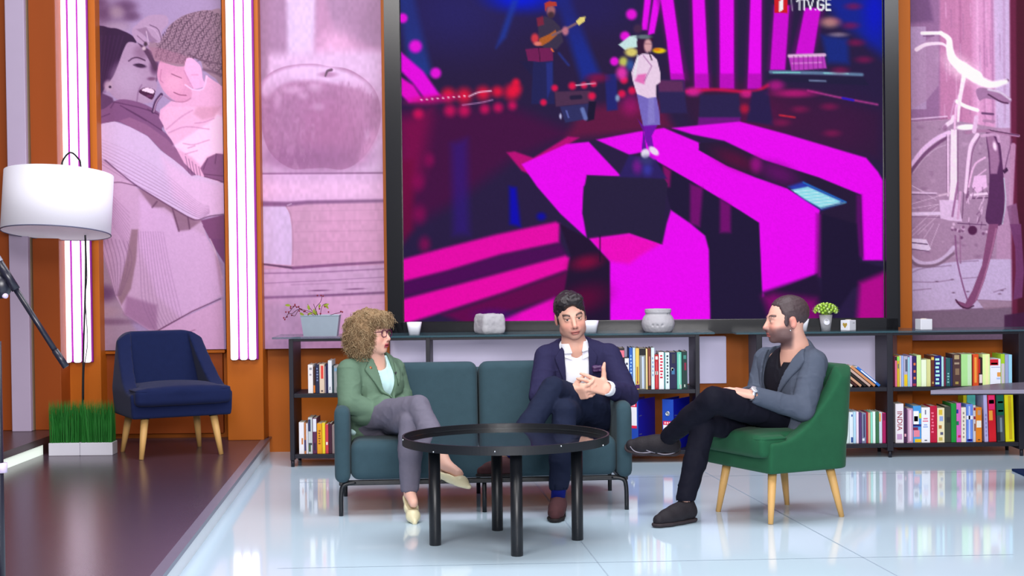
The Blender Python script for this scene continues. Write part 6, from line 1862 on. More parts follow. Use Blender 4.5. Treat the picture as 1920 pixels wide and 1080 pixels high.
def hand(F, wrist, d, n, thumb, curls, sc=1.0, spread=.06, thumb_dir=None, lens=(1, 1, 1, 1)):
    """d fingers' direction, n the way the palm faces, thumb = the side the thumb lies on (unit vector is derived)"""
    d = nv(d); n = np.array(n, float); n = nv(n - d * (n @ d)); s = np.cross(d, n) * thumb
    wrist = np.array(wrist, float)
    R = [s, n, d]
    F.add(rbox(wrist + d * .050 * sc, np.array([.040, .0135, .046]) * sc, .012 * sc, R), k=.012)
    F.add(ellip(wrist + d * .035 * sc + s * .022 * sc + n * .008 * sc, np.array([.018, .013, .032]) * sc, R), k=.012)
    offs = (.030, .0105, -.009, -.027)
    L = (.072, .080, .074, .058)
    for i in range(4):
        b = wrist + (d * (.092 - .004 * (i == 3) - .003 * (i == 0)) + s * offs[i]) * sc
        dd = nv(d + s * spread * (1.5 - i)); nn = nv(n - dd * (n @ dd))
        cu = curls[i] if hasattr(curls, '__len__') else curls
        p = b - d * .012 * sc; ang = 0.0
        for j, (fr, add) in enumerate(((.48, .5), (.30, 1.0), (.22, .7))):
            ang += cu * add
            v = dd * math.cos(ang) + nn * math.sin(ang)
            q = p + v * L[i] * fr * sc * lens[i] * (1.12 if j == 0 else 1)
            ra, rb = ((.0101, .0094), (.0094, .0085), (.0085, .0068))[j]
            F.add(cone(p, q, ra * sc, rb * sc), k=.0035)
            p = q
    t = nv(thumb_dir) if thumb_dir is not None else nv(d * .7 + s * .75 + n * .25)
    b = wrist + (d * .022 + s * .026 + n * .006) * sc
    m1 = b + nv(t * .8 + s * .25) * .042 * sc; m2 = m1 + t * .030 * sc; m3 = m2 + nv(t - d * .28) * .024 * sc
    F.add(cone(b, m1, .0150 * sc, .0122 * sc), k=.010); F.add(cone(m1, m2, .0116 * sc, .0104 * sc), k=.004); F.add(cone(m2, m3, .0104 * sc, .0074 * sc), k=.003)

def convex(H, pts, yf=0.0):
    """2-D convex polygon (x along r, z along u, listed anticlockwise seen from the front) as a prism through the front half"""
    def f(x, y, z):
        a, b, c = H.fields(x, y, z)
        d = yf - b
        n = len(pts)
        for i in range(n):
            x0, z0 = pts[i]; x1, z1 = pts[(i + 1) % n]
            L = math.hypot(x1 - x0, z1 - z0)
            d = np.maximum(d, ((a - x0) * (z1 - z0) - (c - z0) * (x1 - x0)) / L)
        return d
    return f

def shirtpatch(name, base, H, pts, m, parent, th=.006, inner=.004, yf=0.0, relax=1):
    """a cloth patch lying on the surface of field base, cut to a polygon"""
    G = Field(base.xs, base.ys, base.zs)
    f = convex(H, pts, yf)
    G.D = np.maximum(np.maximum(base.D - th, -(base.D + inner)), f(base.xs[:, None, None], base.ys[None, :, None], base.zs[None, None, :])).astype(np.float32)
    return soft(name, G, m, parent, True, relax)

def fold(seed, s=.05, st=(1, 1, 1)):
    def f(x, y, z):
        n = n3(x * st[0], y * st[1], z * st[2], s, seed)
        return .55 * n - .9 * np.exp(-(n / .10) ** 2) + .3
    return f

def shoe(parent, ankle, t, u, m_up, m_sole, sc=1.0, name='shoe', top=.0, accent=None, toe_r=.025, low=False):
    t = nv(t); u = np.array(u, float); u = nv(u - t * (u @ t)); s = np.cross(t, u); A = np.array(ankle, float)
    q = lambda a, b: A + (t * a + u * b) * sc
    lo = A - .26 * sc; hi = A + .26 * sc
    pts_ = [q(-.06, 0), q(-.06, -.1), q(.19, -.03), q(.19, -.1)]
    lo = np.min(pts_, 0) - .07; hi = np.max(pts_, 0) + .07
    F = Field.box(lo, hi, .0045)
    F.add(cone(q(-.028, -.050), q(.05, -.052), .034 * sc, .038 * sc))
    F.add(cone(q(.05, -.055), q(.115, -.060), .037 * sc, .037 * sc), k=.02)
    F.add(cone(q(.115, -.063), q(.165, -.068), .035 * sc, toe_r * sc), k=.02)
    F.add(cone(q(-.022, -.045), q(-.012, .0 + top), .033 * sc, .032 * sc), k=.025)
    F.add(cone(q(.0, -.03), q(.07, -.042), .034 * sc, .030 * sc), k=.03)
    F.sub(cone(q(-.006, -.012 + top), q(.0, .06), .027 * sc, .036 * sc), k=.006)
    pl = lambda lev: (lambda x, y, z: lev * sc - ((x - A[0]) * u[0] + (y - A[1]) * u[1] + (z - A[2]) * u[2]))
    up = Field(F.xs, F.ys, F.zs); up.D = F.D.copy(); up.clip(pl(-.082), .004)
    o = soft(name, up, m_up, parent, True, 1)
    so = Field(F.xs, F.ys, F.zs)
    # sole: the footprint swept a little lower
    so.add(cone(q(-.03, -.085), q(.05, -.085), .036 * sc, .038 * sc)); so.add(cone(q(.05, -.085), q(.12, -.085), .036 * sc, .040 * sc), k=.02); so.add(cone(q(.12, -.085), q(.168, -.083), .038 * sc, (toe_r + .004) * sc), k=.02)
    so.clip(pl(-.094), .003); so.clip(lambda x, y, z: -(pl(-.0785)(x, y, z)), .003)
    soft('sole', so, m_sole, o, True, 1)
    return o

SKIN1 = (222, 170, 150); SKINW = (228, 178, 160); SKIN2 = (218, 166, 148)
def skin_mat(n): return attr_mat(n, .5, spec=.35)

# ---------------------------------------------------------------- the man in navy (right end of the sofa)
def man_navy():
    c0 = W(1085, 800, 8.0)
    root = thing('person', 'man in a navy suit and open white shirt seated cross-legged on the teal sofa', 'person', (c0[0], c0[1], 0.0))
    M_SUIT = mat('navy_wool_suit', (42, 40, 72), .8, .12, var=.12, scale=90, bump=.15, bscale=500)
    M_TRS = mat('navy_trouser', (28, 34, 56), .8, .12, var=.12, scale=60, bump=.15, bscale=500)
    M_SHIRT = mat('white_cotton', (238, 238, 248), .7, .25, var=.01, bump=.1, bscale=300)
    H = Frame(W(1070.0, 592.5, 8.03), 7, 9, 8.5, .965)
    neck = W(1077, 652, 8.06); chest = W(1079, 694, 8.09); waist = W(1092, 735, 8.12); pel = W(1102, 772, 8.11)
    T = Frame(chest, 4, -4, 2)
    sR, sL = W(1026, 670, 8.06), W(1141, 667, 8.08)
    eR, wR = W(1013, 742, 7.95), W(1074, 737, 7.80)
    eL, wL = W(1176, 741, 7.96), W(1139, 728, 7.79)
    hL, kL, aL = W(1126, 776, 8.06), W(1037, 729, 7.71), W(952, 858, 7.49)
    hR, kR = W(1080, 778, 8.06), W(1059, 770, 7.66)
    aR = np.array([W(1046, 900, 7.6)[0], 7.60, .095])
    dL = nv(W(1098, 716, 7.74) - wL)
    hl_n = nv((.15, .95, -.3))
    # body
    hb = [(H.c[i] - .135, H.c[i] + .135, .003) for i in range(3)]
    hc = (wL + wR) / 2 + np.array([-.01, -.02, .02]); hs = (.10, .11, .10)
    ax = [axis(lo, hi, .013, [hb[i], (hc[i] - hs[i], hc[i] + hs[i], .0032)]) for i, (lo, hi) in enumerate(((-.12, .68), (7.30, 8.32), (0.0, 1.06)))]
    F = Field(*ax)
    head(F, H, nose=1.05, jaw=1.13, eyes_open=1.0)
    F.add(cone(H(0, -.018, -.055), neck, .054, .060), k=.02)
    F.add(cone(neck, chest, .062, .07), k=.03)
    F.add(flat_cone(chest, pel, .10, .11, T.f, .6), k=.03)
    F.add(cone(sR, sL, .045), k=.03)
    for a, b, c_ in ((sR, eR, wR), (sL, eL, wL)):
        F.add(cone(a, b, .043, .036), k=.02); F.add(cone(b, c_, .036, .026), k=.01)
    for a, b, c_ in ((hL, kL, aL), (hR, kR, aR)):
        F.add(cone(a, b, .07, .048), k=.02); F.add(cone(b, c_, .048, .032), k=.01)
    hand(F, wL, (-.80, -.30, .24), (-.25, .93, -.20), -1 if np.cross(nv((-.80, -.30, .24)), hl_n)[2] < 0 else 1, (.20, .30, .42, .5), .98, .10, thumb_dir=(-.05, -.1, 1))
    dr = (.82, -.42, .12)
    hand(F, wR + np.array([-.012, 0.0, -.004]), dr, (.35, .75, .55), 1, (.55, .6, .65, .7), .95, .12, thumb_dir=(.7, .1, .6))
    pic = lambda V: face_colour(V, H, SKIN1, (196, 120, 112), (40, 26, 26), .22, (120, 92, 92), brow_z=.0200, brow_w=.0050, liner=.3)
    body = soft('body', F, skin_mat('skin_man_navy'), root, True, 1, pic)
    eyes(H, root, (-.12, 1, .12), (44, 30, 24))
    # hair: thick short waves, swept up at the front
    G = Field.box(H.c - .16, H.c + .16, .0034)
    G.add(H.el(0, -.018, .043, .0815, .103, .088))
    G.add(H.el(.012, .052, .096, .058, .040, .034), k=.02); G.add(H.el(-.035, .045, .088, .040, .042, .032), k=.02)
    G.sub(H.el(0, .100, -.020, .069, .070, .092), k=.008)
    G.sub(H.el(0, .03, -.10, .2, .16, .085), k=.01)
    for s in (-1, 1): G.add(H.el(s * .071, .018, -.002, .006, .014, .026), k=.006)
    for s in (-1, 1): G.sub(H.el(s * .084, -.014, -.012, .018, .022, .034), k=.004)
    G.clip(lambda x, y, z: -.062 - H.fields(x, y, z)[2] + 0 * H.fields(x, y, z)[0], .006)
    def wav(x, y, z):
        a, b, c = H.fields(x, y, z); n = n3(a, b, c, .03, 21)
        return np.sin(a * 105 + b * 70 + n * 5) * np.sin(c * 70 - b * 60 + n * 4) + n3(a, b, c, .010, 22) * .6
    G.wrinkle(.0034, wav)
    soft('hair', G, mat('black_brown_hair', (40, 34, 38), .45, .45, var=.3, scale=120), root, True, 1)
    # jacket
    J = Field.box(np.array([sR[0] - .14, 7.70, pel[2] - .13]), np.array([eL[0] + .12, 8.31, neck[2] + .07]), .0052)
    J.add(flat_cone(waist, chest, .152, .172, T.f, .64)); J.add(flat_cone(waist, pel, .150, .172, T.f, .66), k=.04)
    J.add(cone(sR, T(0, -.02, .085), .057, .062), k=.05); J.add(cone(sL, T(0, -.02, .085), .057, .062), k=.05)
    J.add(cone(T(0, -.03, .07), neck + np.array([0, .03, .005]), .085, .062), k=.04)
    core = Field(J.xs, J.ys, J.zs); core.D = J.D.copy()
    SL = Field(J.xs, J.ys, J.zs)
    for a, b, c_ in ((sR, eR, wR), (sL, eL, wL - nv(wL - eL) * .03)):
        SL.add(cone(a, b, .066, .057), k=.03); SL.add(cone(b, c_, .057, .043), k=.008)
    h = np.clip(.5 + .5 * (J.D - SL.D) / .010, 0, 1); J.D = J.D * (1 - h) + SL.D * h - .010 * h * (1 - h)
    J.wrinkle(.0032, fold(31, .07)); J.wrinkle(.0014, fold(32, .035, (1, 1, 1.6)))
    # open front
    op = convex(T, [(-.060, -.35), (.048, -.35), (.062, .12), (.066, .3), (-.068, .3), (-.064, .12)], .0)
    J.op((lambda x, y, z: op(x, y, z), J.__dict__['xs'][[0]].repeat(3) * 0 - 9, np.array([9, 9, 99])), .004, 'sub')
    J.sub(cone(neck + np.array([0, -.018, -.03]), H(0, -.01, -.03), .072, .076), k=.008)
    # cuffs end: open sleeve ends
    J.sub(cone(wL, wL + nv(wL - eL) * .08, .034, .04), k=.003)
    jk = soft('jacket', J, M_SUIT, root, True, 1)
    # lapels, collar, breast pocket square
    lapel_R = [(-.058, -.16), (-.062, .105), (-.072, .122), (-.114, .064), (-.106, .040)]
    lapel_L = [(.050, -.16), (.100, .040), (.108, .064), (.070, .122), (.060, .105)]
    shirtpatch('lapel', core, T, lapel_R[::1], M_SUIT, jk, .012, .004, .02)
    shirtpatch('lapel', core, T, lapel_L, M_SUIT, jk, .0105, .004, .02)
    sq = Field.box(T(.098, .085, .02) - .06, T(.098, .085, .02) + .06, .0035)
    sq.add(rbox(T(.098, .105, -.004), (.024, .014, .010), .004, T.R)); sq.add(ellip(T(.088, .112, .010), (.018, .012, .013), T.R), k=.004); sq.add(ellip(T(.112, .110, .010), (.016, .012, .010), T.R), k=.004)
    sq.wrinkle(.003, fold(5, .012))
    soft('pocket_square', sq, mat('plum_silk', (70, 40, 86), .4, .5, var=.3, scale=80), jk, True, 1)
    # shirt
    S = Field.box(np.array([T.c[0] - .17, 7.80, pel[2] - .06]), np.array([T.c[0] + .20, 8.25, neck[2] + .075]), .0055)
    S.add(flat_cone(waist, chest, .140, .160, T.f, .62)); S.add(flat_cone(waist, pel, .138, .15, T.f, .62), k=.04)
    S.add(cone(T(0, -.02, .06), neck + np.array([0, .01, .0]), .082, .068), k=.03)
    S.wrinkle(.0022, fold(41, .04))
    S.sub(cone(neck + np.array([0, -.012, .006]), H(0, -.005, -.02), .052, .062), k=.004)
    S.op((convex(T, [(-.004, .062), (.004, .062), (.046, .17), (-.046, .17)], .03), np.array([-9.] * 3), np.array([9, 9, 99])), .003, 'sub')
    sh = soft('shirt', S, M_SHIRT, root, True, 1)
    # stand collar with two wings, open at the throat
    nd = nv(H(0, -.02, -.05) - neck)
    C = Field.box(neck - .13, neck + .13, .0038)
    n0, n1 = neck + nd * -.022 + np.array([0, -.012, 0]), neck + nd * .026 + np.array([0, -.004, 0])
    C.add(cone(n0, n1, .076, .068)); C.sub(cone(neck - nd * .1, neck + nd * .1, .0665, .0605))
    C.clip(lambda x, y, z: np.maximum(((x - n1[0]) * nd[0] + (y - n1[1]) * nd[1] + (z - n1[2]) * nd[2]) - .004, -((x - n0[0]) * nd[0] + (y - n0[1]) * nd[1] + (z - n0[2]) * nd[2]) - .0), .003)
    C.op((convex(T, [(-.006, .02), (.006, .02), (.040, .15), (-.040, .15)], .0), np.array([-9.] * 3), np.array([9, 9, 99])), .003, 'sub')
    co = soft('collar', C, M_SHIRT, sh, True, 1)
    for s in (-1, 1):
        bm = BM()
        a = [T(s * .030, .088, .098), T(s * .026, .104, .052), T(s * .060, .092, .066), T(s * .066, .058, .118)]
        a = [Vector(q) for q in (a if s > 0 else a[::-1])]; prism(bm, a, Vector(T.f) * .005)
        bmesh.ops.bevel(bm, geom=list(bm.edges), offset=.0012, segments=2, affect='EDGES')
        obj('collar_wing', bm, M_SHIRT, co, world=True)
    # shirt cuff of the left sleeve
    d = nv(wL - eL)
    K = Field.box(wL - .07, wL + .07, .0035); K.add(cone(wL - d * .045, wL + d * .002, .0385, .0375)); K.sub(cone(wL - d * .06, wL + d * .05, .031, .031))
    soft('shirt_cuff', K, M_SHIRT, root, True, 1)
    # trousers
    Q = Field.box(np.array([-.08, 7.38, .10]), np.array([.55, 8.30, .72]), .0075)
    Q.add(ellip(pel + np.array([0, .0, -.01]), (.165, .13, .11))); Q.add(cone(hL, kL, .088, .061), k=.03); Q.add(cone(hR, kR, .084, .060), k=.012)
    Q2 = Field(Q.xs, Q.ys, Q.zs)
    Q2.add(cone(kL, kL + (aL - kL) * .55, .060, .056)); Q2.add(cone(kL + (aL - kL) * .5, kL + (aL - kL) * .93, .056, .050), k=.02)
    Q3 = Field(Q.xs, Q.ys, Q.zs); Q3.add(cone(kR, kR + (aR - kR) * .55, .060, .056)); Q3.add(cone(kR + (aR - kR) * .5, kR + (aR - kR) * .86, .056, .050), k=.02)
    for q in (Q2, Q3):
        h = np.clip(.5 + .5 * (Q.D - q.D) / .008, 0, 1); Q.D = Q.D * (1 - h) + q.D * h - .008 * h * (1 - h)
    Q.wrinkle(.0038, fold(51, .06)); Q.wrinkle(.0022, fold(52, .028))
    Q.sub(cone(kR + (aR - kR) * .8, aR, .034, .037), k=.004); Q.sub(cone(kL + (aL - kL) * .88, aL + (aL - kL) * .1, .034, .037), k=.004)
    soft('trousers', Q, M_TRS, root, True, 2)
    # socks and shoes
    M_SOCK = mat('royal_blue_sock', (22, 30, 110), .9, .1, bump=.2, bscale=300)
    for k_, a_ in ((kL, aL), (kR, aR)):
        bm = BM(); tube(bm, [Vector(k_ + (a_ - k_) * .78), Vector(a_ + (a_ - k_) * .02)], [.036, .034], 16); obj('sock', bm, M_SOCK, root, True, world=True)
    M_BROWN = mat('brown_suede_shoe', (74, 44, 48), .8, .25, var=.15, scale=40, bump=.2); M_SOLE = mat('dark_sole', (30, 24, 26), .7, .3)
    toe = W(892, 886, 7.36)
    shoe(root, aL, toe - aL + np.array([0, 0, .07]), nv(kL - aL), M_BROWN, M_SOLE, .95)
    shoe(root, aR, (-.12, -1, 0), (0, 0, 1), M_BROWN, M_SOLE, .97)
    return root

# ---------------------------------------------------------------- the woman in green (left end of the sofa)
def woman_green():
    c0 = W(700, 800, 7.9)
    root = thing('person', 'woman with curly blonde hair, glasses and green blazer seated cross-legged on the teal sofa', 'person', (c0[0], c0[1], 0.0))
    M_BLZ = mat('sage_green_blazer', (94, 118, 100), .8, .12, var=.06, scale=60, bump=.12, bscale=400)
    M_GREY = mat('grey_trouser', (104, 100, 116), .8, .12, var=.08, scale=60, bump=.12, bscale=400)
    M_BLOUSE = mat('pale_aqua_blouse', (190, 224, 226), .5, .35, var=.03)
    H = Frame(W(693.5, 625.5, 7.97), 68, -3, 0, .92)
    neck = W(699, 674, 8.0); chest = W(700, 712, 8.0); waist = W(697, 748, 8.02); pel = W(694, 783, 8.03)
    T = Frame(chest, 38, -3, 0)
    sR, sL = W(655, 697, 7.88), W(737, 694, 8.10)
    eR, wR = W(655, 756, 7.80), W(706, 772, 7.83)
    eL, wL = W(752, 742, 8.10), W(748, 770, 7.92)
    hR, kR, aR = W(684, 783, 7.94), W(785, 762, 7.62), W(836, 872, 7.43)
    hL, kL = W(712, 787, 8.06), W(769, 791, 7.63)
    aL = np.array([W(768, 915, 7.56)[0], 7.57, .125])
    hb = [(H.c[i] - .13, H.c[i] + .13, .003) for i in range(3)]
    ax = [axis(lo, hi, .012, [hb[i]]) for i, (lo, hi) in enumerate(((-.92, -.22), (7.22, 8.30), (0.0, .98)))]
    F = Field(*ax)
    head(F, H, True, nose=1.0, jaw=.94)
    F.add(cone(H(0, -.018, -.055), neck, .050, .054), k=.02)
    F.add(cone(neck, chest, .055, .065), k=.03); F.add(flat_cone(chest, pel, .09, .11, T.f, .6), k=.03); F.add(cone(sR, sL, .04), k=.03)
    for a, b, c_ in ((sR, eR, wR), (sL, eL, wL)):
        F.add(cone(a, b, .038, .033), k=.02); F.add(cone(b, c_, .033, .024), k=.01)
    for a, b, c_ in ((hR, kR, aR), (hL, kL, aL)):
        F.add(cone(a, b, .065, .045), k=.02); F.add(cone(b, b + (c_ - b) * .4, .045, .044), k=.01); F.add(cone(b + (c_ - b) * .4, c_, .044, .029), k=.01)
    # bare instep and foot of the raised leg, standing foot
    tR = nv(W(886, 905, 7.30) - aR - np.array([0, 0, -.035]))
    F.add(cone(aR, aR + tR * .09 + np.array([0, 0, -.018]), .030, .024), k=.012)
    tL = nv((.22, -.85, -.32)); F.add(cone(aL, aL + tL * .10, .029, .024), k=.012)
    hand(F, wR, (.9, -.25, -.05), (0, .2, -1), 1, .25, .9); hand(F, wL, (-.1, -1, -.05), (0, .1, -1), 1, .3, .9)
    pic = lambda V: face_colour(V, H, SKINW, (172, 62, 78), (120, 92, 70), 0, rosy=.22, liner=.3)
    soft('body', F, skin_mat('skin_woman'), root, True, 1, pic)
    eyes(H, root, (-.1, 1, 0), (84, 84, 76))
    # hair: dense mass of curls
    G = Field.box(H.c - .23, H.c + .23, .0052)
    G.add(H.el(0, -.022, .026, .116, .104, .106)); G.add(H.el(0, -.045, -.050, .110, .078, .092), k=.04)
    G.add(H.el(0, .055, .085, .08, .055, .038), k=.03)
    for s in (-1, 1): G.add(H.el(s * .085, -.015, -.030, .040, .055, .095), k=.03)
    G.sub(H.el(0, .115, -.045, .082, .100, .105), k=.012)
    G.sub(cone(H(0, -.01, -.10), neck, .062, .07), k=.01)
    def curl(x, y, z):
        a, b, c = H.fields(x, y, z)
        return n3(a, b, c, .030, 61) * 1.0 + n3(a, b, c, .014, 62) * .9
    G.wrinkle(.0100, curl)
    M_CURL = mat('dark_blonde_curls', (134, 108, 80), .7, .3, var=.4, scale=70); M_CURL2 = mat('light_blonde_curls', (168, 144, 112), .65, .3, var=.3, scale=80)
    V, Fc = G.mesh(1)
    hair = pydata('hair', V, Fc, M_CURL, root, True, True)
    rr = random.Random(11)
    # loose ringlets rising from the mass
    mid = H(0, -.03, 0)
    nrm = V - mid
    for m_, cnt, nm in ((M_CURL, 1300, 'ringlets'), (M_CURL2, 1300, 'highlight_ringlets')):
        bm = BM()
        for _ in range(cnt):
            i = rr.randrange(len(V)); p0 = V[i]; n_ = nv(nrm[i])
            lx, ly, lz = H.loc(p0[None])
            if ly[0] > .06 and lz[0] < .045: continue
            dn = nv(n_ * .45 + np.array([rr.uniform(-.5, .5), rr.uniform(-.5, .5), -.75]))
            e1 = nv(np.cross(dn, n_ + .01)); e2 = np.cross(dn, e1); L = rr.uniform(.022, .05); R = rr.uniform(.0035, .0065); tw = rr.uniform(2.0, 3.2) * (1 if rr.random() < .5 else -1); ph = rr.random() * 6
            pts = [Vector(p0 - n_ * .004 + dn * L * t + n_ * .008 * math.sin(t * PI) + (e1 * math.cos(ph + tw * 2 * PI * t / 2) + e2 * math.sin(ph + tw * 2 * PI * t / 2)) * R) for t in np.linspace(0, 1, 9)]
            tube(bm, pts, [.0008, .0011, .0012, .0012, .0012, .0011, .0010, .0008, .0005], 4)
        # fringe falling over the forehead
        if nm == 'highlight_ringlets':
            for k in range(130):
                x0 = rr.uniform(-.062, .062); rr_l = rr.uniform(.03, .062); p0 = H(x0, .085 - abs(x0) * .35 + rr.uniform(-.02, .01), .088 + rr.uniform(-.014, .02)); d1 = H.f * .5 - H.u * .9 + H.r * rr.uniform(-.6, .6)
                pts = [Vector(p0 + nv(d1) * rr_l * t + H.f * .016 * math.sin(t * PI) + H.r * .006 * math.sin(t * 9 + k) + H.u * .004 * math.cos(t * 9 + k)) for t in np.linspace(0, 1, 9)]
                tube(bm, pts, [.0015] * 8 + [.0007], 5)
        obj(nm, bm, m_, hair, True, world=True)
    # glasses, earring
    M_GL = mat('plum_glasses_frame', (86, 16, 60), .3, .5)
    gl = None
    bm = BM()
    for s in (-1, 1):
        ring = []
        for k in range(25):
            a = 2 * PI * k / 24; e = 3.0
            cx, cz = math.cos(a), math.sin(a); q = (abs(cx) ** e + abs(cz) ** e) ** (-1 / e)
            ring.append(Vector(H(s * .033 + .027 * cx * q, .104 - .10 * abs(s * .033 + .027 * cx * q) ** 1.4, -.003 + .0185 * cz * q + .003 * s * cx * 0)))
        tube(bm, ring, .0021, 6)
        tube(bm, [Vector(H(s * .060, .101, .008)), Vector(H(s * .074, .06, .008)), Vector(H(s * .080, -.01, .006))], .0019, 6)
    tube(bm, [Vector(H(-.007, .105, .003)), Vector(H(0, .108, .006)), Vector(H(.007, .105, .003))], .0019, 6)
    obj('eyeglasses', bm, M_GL, root, True, world=True)
    bm = BM(); e = H(-.092, .004, -.058); tube(bm, [Vector(e + np.array([0, 0, .016])), Vector(e)], .0012, 6); ball(bm, Vector(e), .0055); ball(bm, Vector(e + np.array([0, 0, -.011])), .0042)
    obj('earring', bm, mat('pearl', (232, 214, 206), .25, .6), root, True, world=True)
    # blazer
    J = Field.box(np.array([sR[0] - .13, 7.66, pel[2] - .13]), np.array([eL[0] + .13, 8.30, neck[2] + .05]), .0052)
    J.add(flat_cone(waist, chest, .140, .150, T.f, .72)); J.add(flat_cone(waist, pel + np.array([0, -.01, -.005]), .142, .165, T.f, .72), k=.04)
    J.add(ellip(W(688, 773, 7.90), (.10, .12, .07)), k=.05); J.add(ellip(W(722, 762, 7.86), (.07, .10, .06)), k=.05)
    J.add(ellip(T(-.06, .07, -.03), (.062, .05, .06), T.R), k=.05); J.add(ellip(T(.06, .07, -.03), (.062, .05, .06), T.R), k=.05)
    J.add(cone(sR, T(0, -.02, .075), .055, .058), k=.05); J.add(cone(sL, T(0, -.02, .075), .052, .058), k=.05)
    J.add(cone(T(0, -.03, .06), neck + np.array([0, .02, -.005]), .075, .058), k=.04)
    core = Field(J.xs, J.ys, J.zs); core.D = J.D.copy()
    SL = Field(J.xs, J.ys, J.zs)
    for a, b, c_ in ((sR, eR, wR), (sL, eL, wL)):
        SL.add(cone(a, b, .064, .057), k=.03); SL.add(cone(b, c_, .057, .045), k=.008)
    h = np.clip(.5 + .5 * (J.D - SL.D) / .006, 0, 1); J.D = J.D * (1 - h) + SL.D * h - .006 * h * (1 - h)
    J.wrinkle(.0032, fold(71, .075)); J.wrinkle(.0013, fold(72, .035, (1, 1, 1.8)))
    op = convex(T, [(-.012, -.135), (.020, -.135), (.060, .02), (.050, .3), (-.042, .3), (-.045, .07)], .02)
    J.op((op, np.array([-9.] * 3), np.array([9, 9, 99])), .004, 'sub')
    J.sub(cone(neck + np.array([0, -.0, -.03]), H(0, -.01, -.03), .060, .064), k=.008)
    jk = soft('blazer', J, M_BLZ, root, True, 1)
    shirtpatch('lapel', core, T, [(-.010, -.135), (-.043, .07), (-.046, .105), (-.060, .115), (-.108, .055), (-.074, .030), (-.112, .030)][:5], M_BLZ, jk, .011, .004, .02)
    shirtpatch('lapel', core, T, [(.018, -.135), (.094, .030), (.098, .052), (.060, .115), (.050, .100), (.058, .02)], M_BLZ, jk, .011, .004, .02)
    bm = BM(); ball(bm, Vector(T(-.078, .098, .062)), .0095, 1, .6, 1, R=None); obj('brooch', bm, mat('bronze_brooch', (150, 100, 66), .35, .5, metal=.5), jk, True, world=True)
    bm = BM(); tube(bm, [Vector(T(.060, .112, .036)), Vector(T(.066, .115, .016))], .006, 10); obj('clip_microphone', bm, M_STEEL, jk, True, world=True)
    # pocket flap on the near side
    F2 = Field.box(T(-.10, .08, -.09) - .07, T(-.10, .08, -.09) + .07, .0045)
    S = Field.box(np.array([T.c[0] - .19, 7.78, pel[2] - .10]), np.array([T.c[0] + .19, 8.22, neck[2] + .02]), .0058)
    S.add(flat_cone(waist, chest, .128, .138, T.f, .70)); S.add(flat_cone(waist, pel, .13, .15, T.f, .70), k=.04); S.add(ellip(T(-.06, .06, -.03), (.058, .048, .056), T.R), k=.05); S.add(ellip(T(.06, .06, -.03), (.058, .048, .056), T.R), k=.05)
    S.add(cone(T(0, -.02, .05), neck + np.array([0, .0, -.01]), .07, .062), k=.03)
    S.wrinkle(.0026, fold(81, .03, (1.8, 1.8, .5)))
    S.sub(cone(neck + np.array([.012, -.03, -.025]), H(0, -.005, -.02), .058, .062), k=.006)
    soft('blouse', S, M_BLOUSE, root, True, 1)
    bt = Field.box(pel - .2, pel + .2, .008); c_ = W(665, 806, 7.93)
    bt.add(ellip(c_, (.032, .05, .035))); bt.wrinkle(.004, fold(9, .02))
    soft('blouse_hem', bt, M_BLOUSE, root, True, 1)
    # trousers
    Q = Field.box(np.array([-.86, 7.36, .10]), np.array([-.24, 8.25, .66]), .0072)
    Q.add(ellip(pel + np.array([0, -.02, -.025]), (.155, .13, .095))); Q.add(cone(hR, kR, .080, .055), k=.03); Q.add(cone(hL, kL, .080, .056), k=.010)
    Q2 = Field(Q.xs, Q.ys, Q.zs); Q2.add(cone(kR, kR + (aR - kR) * .45, .054, .052)); Q2.add(cone(kR + (aR - kR) * .4, kR + (aR - kR) * .74, .052, .044), k=.02)
    Q3 = Field(Q.xs, Q.ys, Q.zs); Q3.add(cone(kL, kL + (aL - kL) * .45, .055, .056)); Q3.add(cone(kL + (aL - kL) * .4, kL + (aL - kL) * .93, .058, .047), k=.02)
    for q in (Q2, Q3):
        h = np.clip(.5 + .5 * (Q.D - q.D) / .007, 0, 1); Q.D = Q.D * (1 - h) + q.D * h - .007 * h * (1 - h)
    Q.wrinkle(.0034, fold(91, .055)); Q.wrinkle(.0022, fold(92, .026))
    Q.sub(cone(kR + (aR - kR) * .68, aR, .033, .034), k=.004); Q.sub(cone(kL + (aL - kL) * .88, aL, .033, .035), k=.004)
    soft('trousers', Q, M_GREY, root, True, 2)
    # court shoes
    M_CREAM = mat('cream_patent_leather', (222, 212, 176), .3, .5, var=.04)
    for A, t, u in ((aR, tR, nv(kR - aR)), (aL, nv((.22, -1, -.42)), np.array([0, 0, 1.]))):
        u = nv(u - t * (u @ t))
        q = lambda a, b: A + t * a + u * b
        pts_ = np.array([q(-.05, .02), q(-.06, -.13), q(.2, -.1), q(.2, .02)])
        F3 = Field.box(pts_.min(0) - .06, pts_.max(0) + .06, .0042)
        F3.add(cone(q(-.020, -.040), q(.06, -.045), .030, .030)); F3.add(cone(q(.06, -.046), q(.125, -.052), .031, .031), k=.02); F3.add(cone(q(.125, -.053), q(.178, -.056), .029, .012), k=.02)
        F3.sub(cone(q(.0, .0), q(.085, -.002), .040, .036), k=.006); F3.sub(cone(q(-.02, .015), q(.02, .02), .045, .05), k=.005)
        F3.clip(lambda x, y, z: -.070 - ((x - A[0]) * u[0] + (y - A[1]) * u[1] + (z - A[2]) * u[2]) + 0 * x, .004)
        o = soft('court_shoe', F3, M_CREAM, root, True, 1)
        hd = nv(-u - t * .05)
        bm = BM(); tube(bm, [Vector(q(-.030, -.058)), Vector(q(-.036, -.085)), Vector(q(-.040, -.125))], [.022, .012, .0075], 12); obj('heel', bm, M_CREAM, o, True, world=True)
    return root

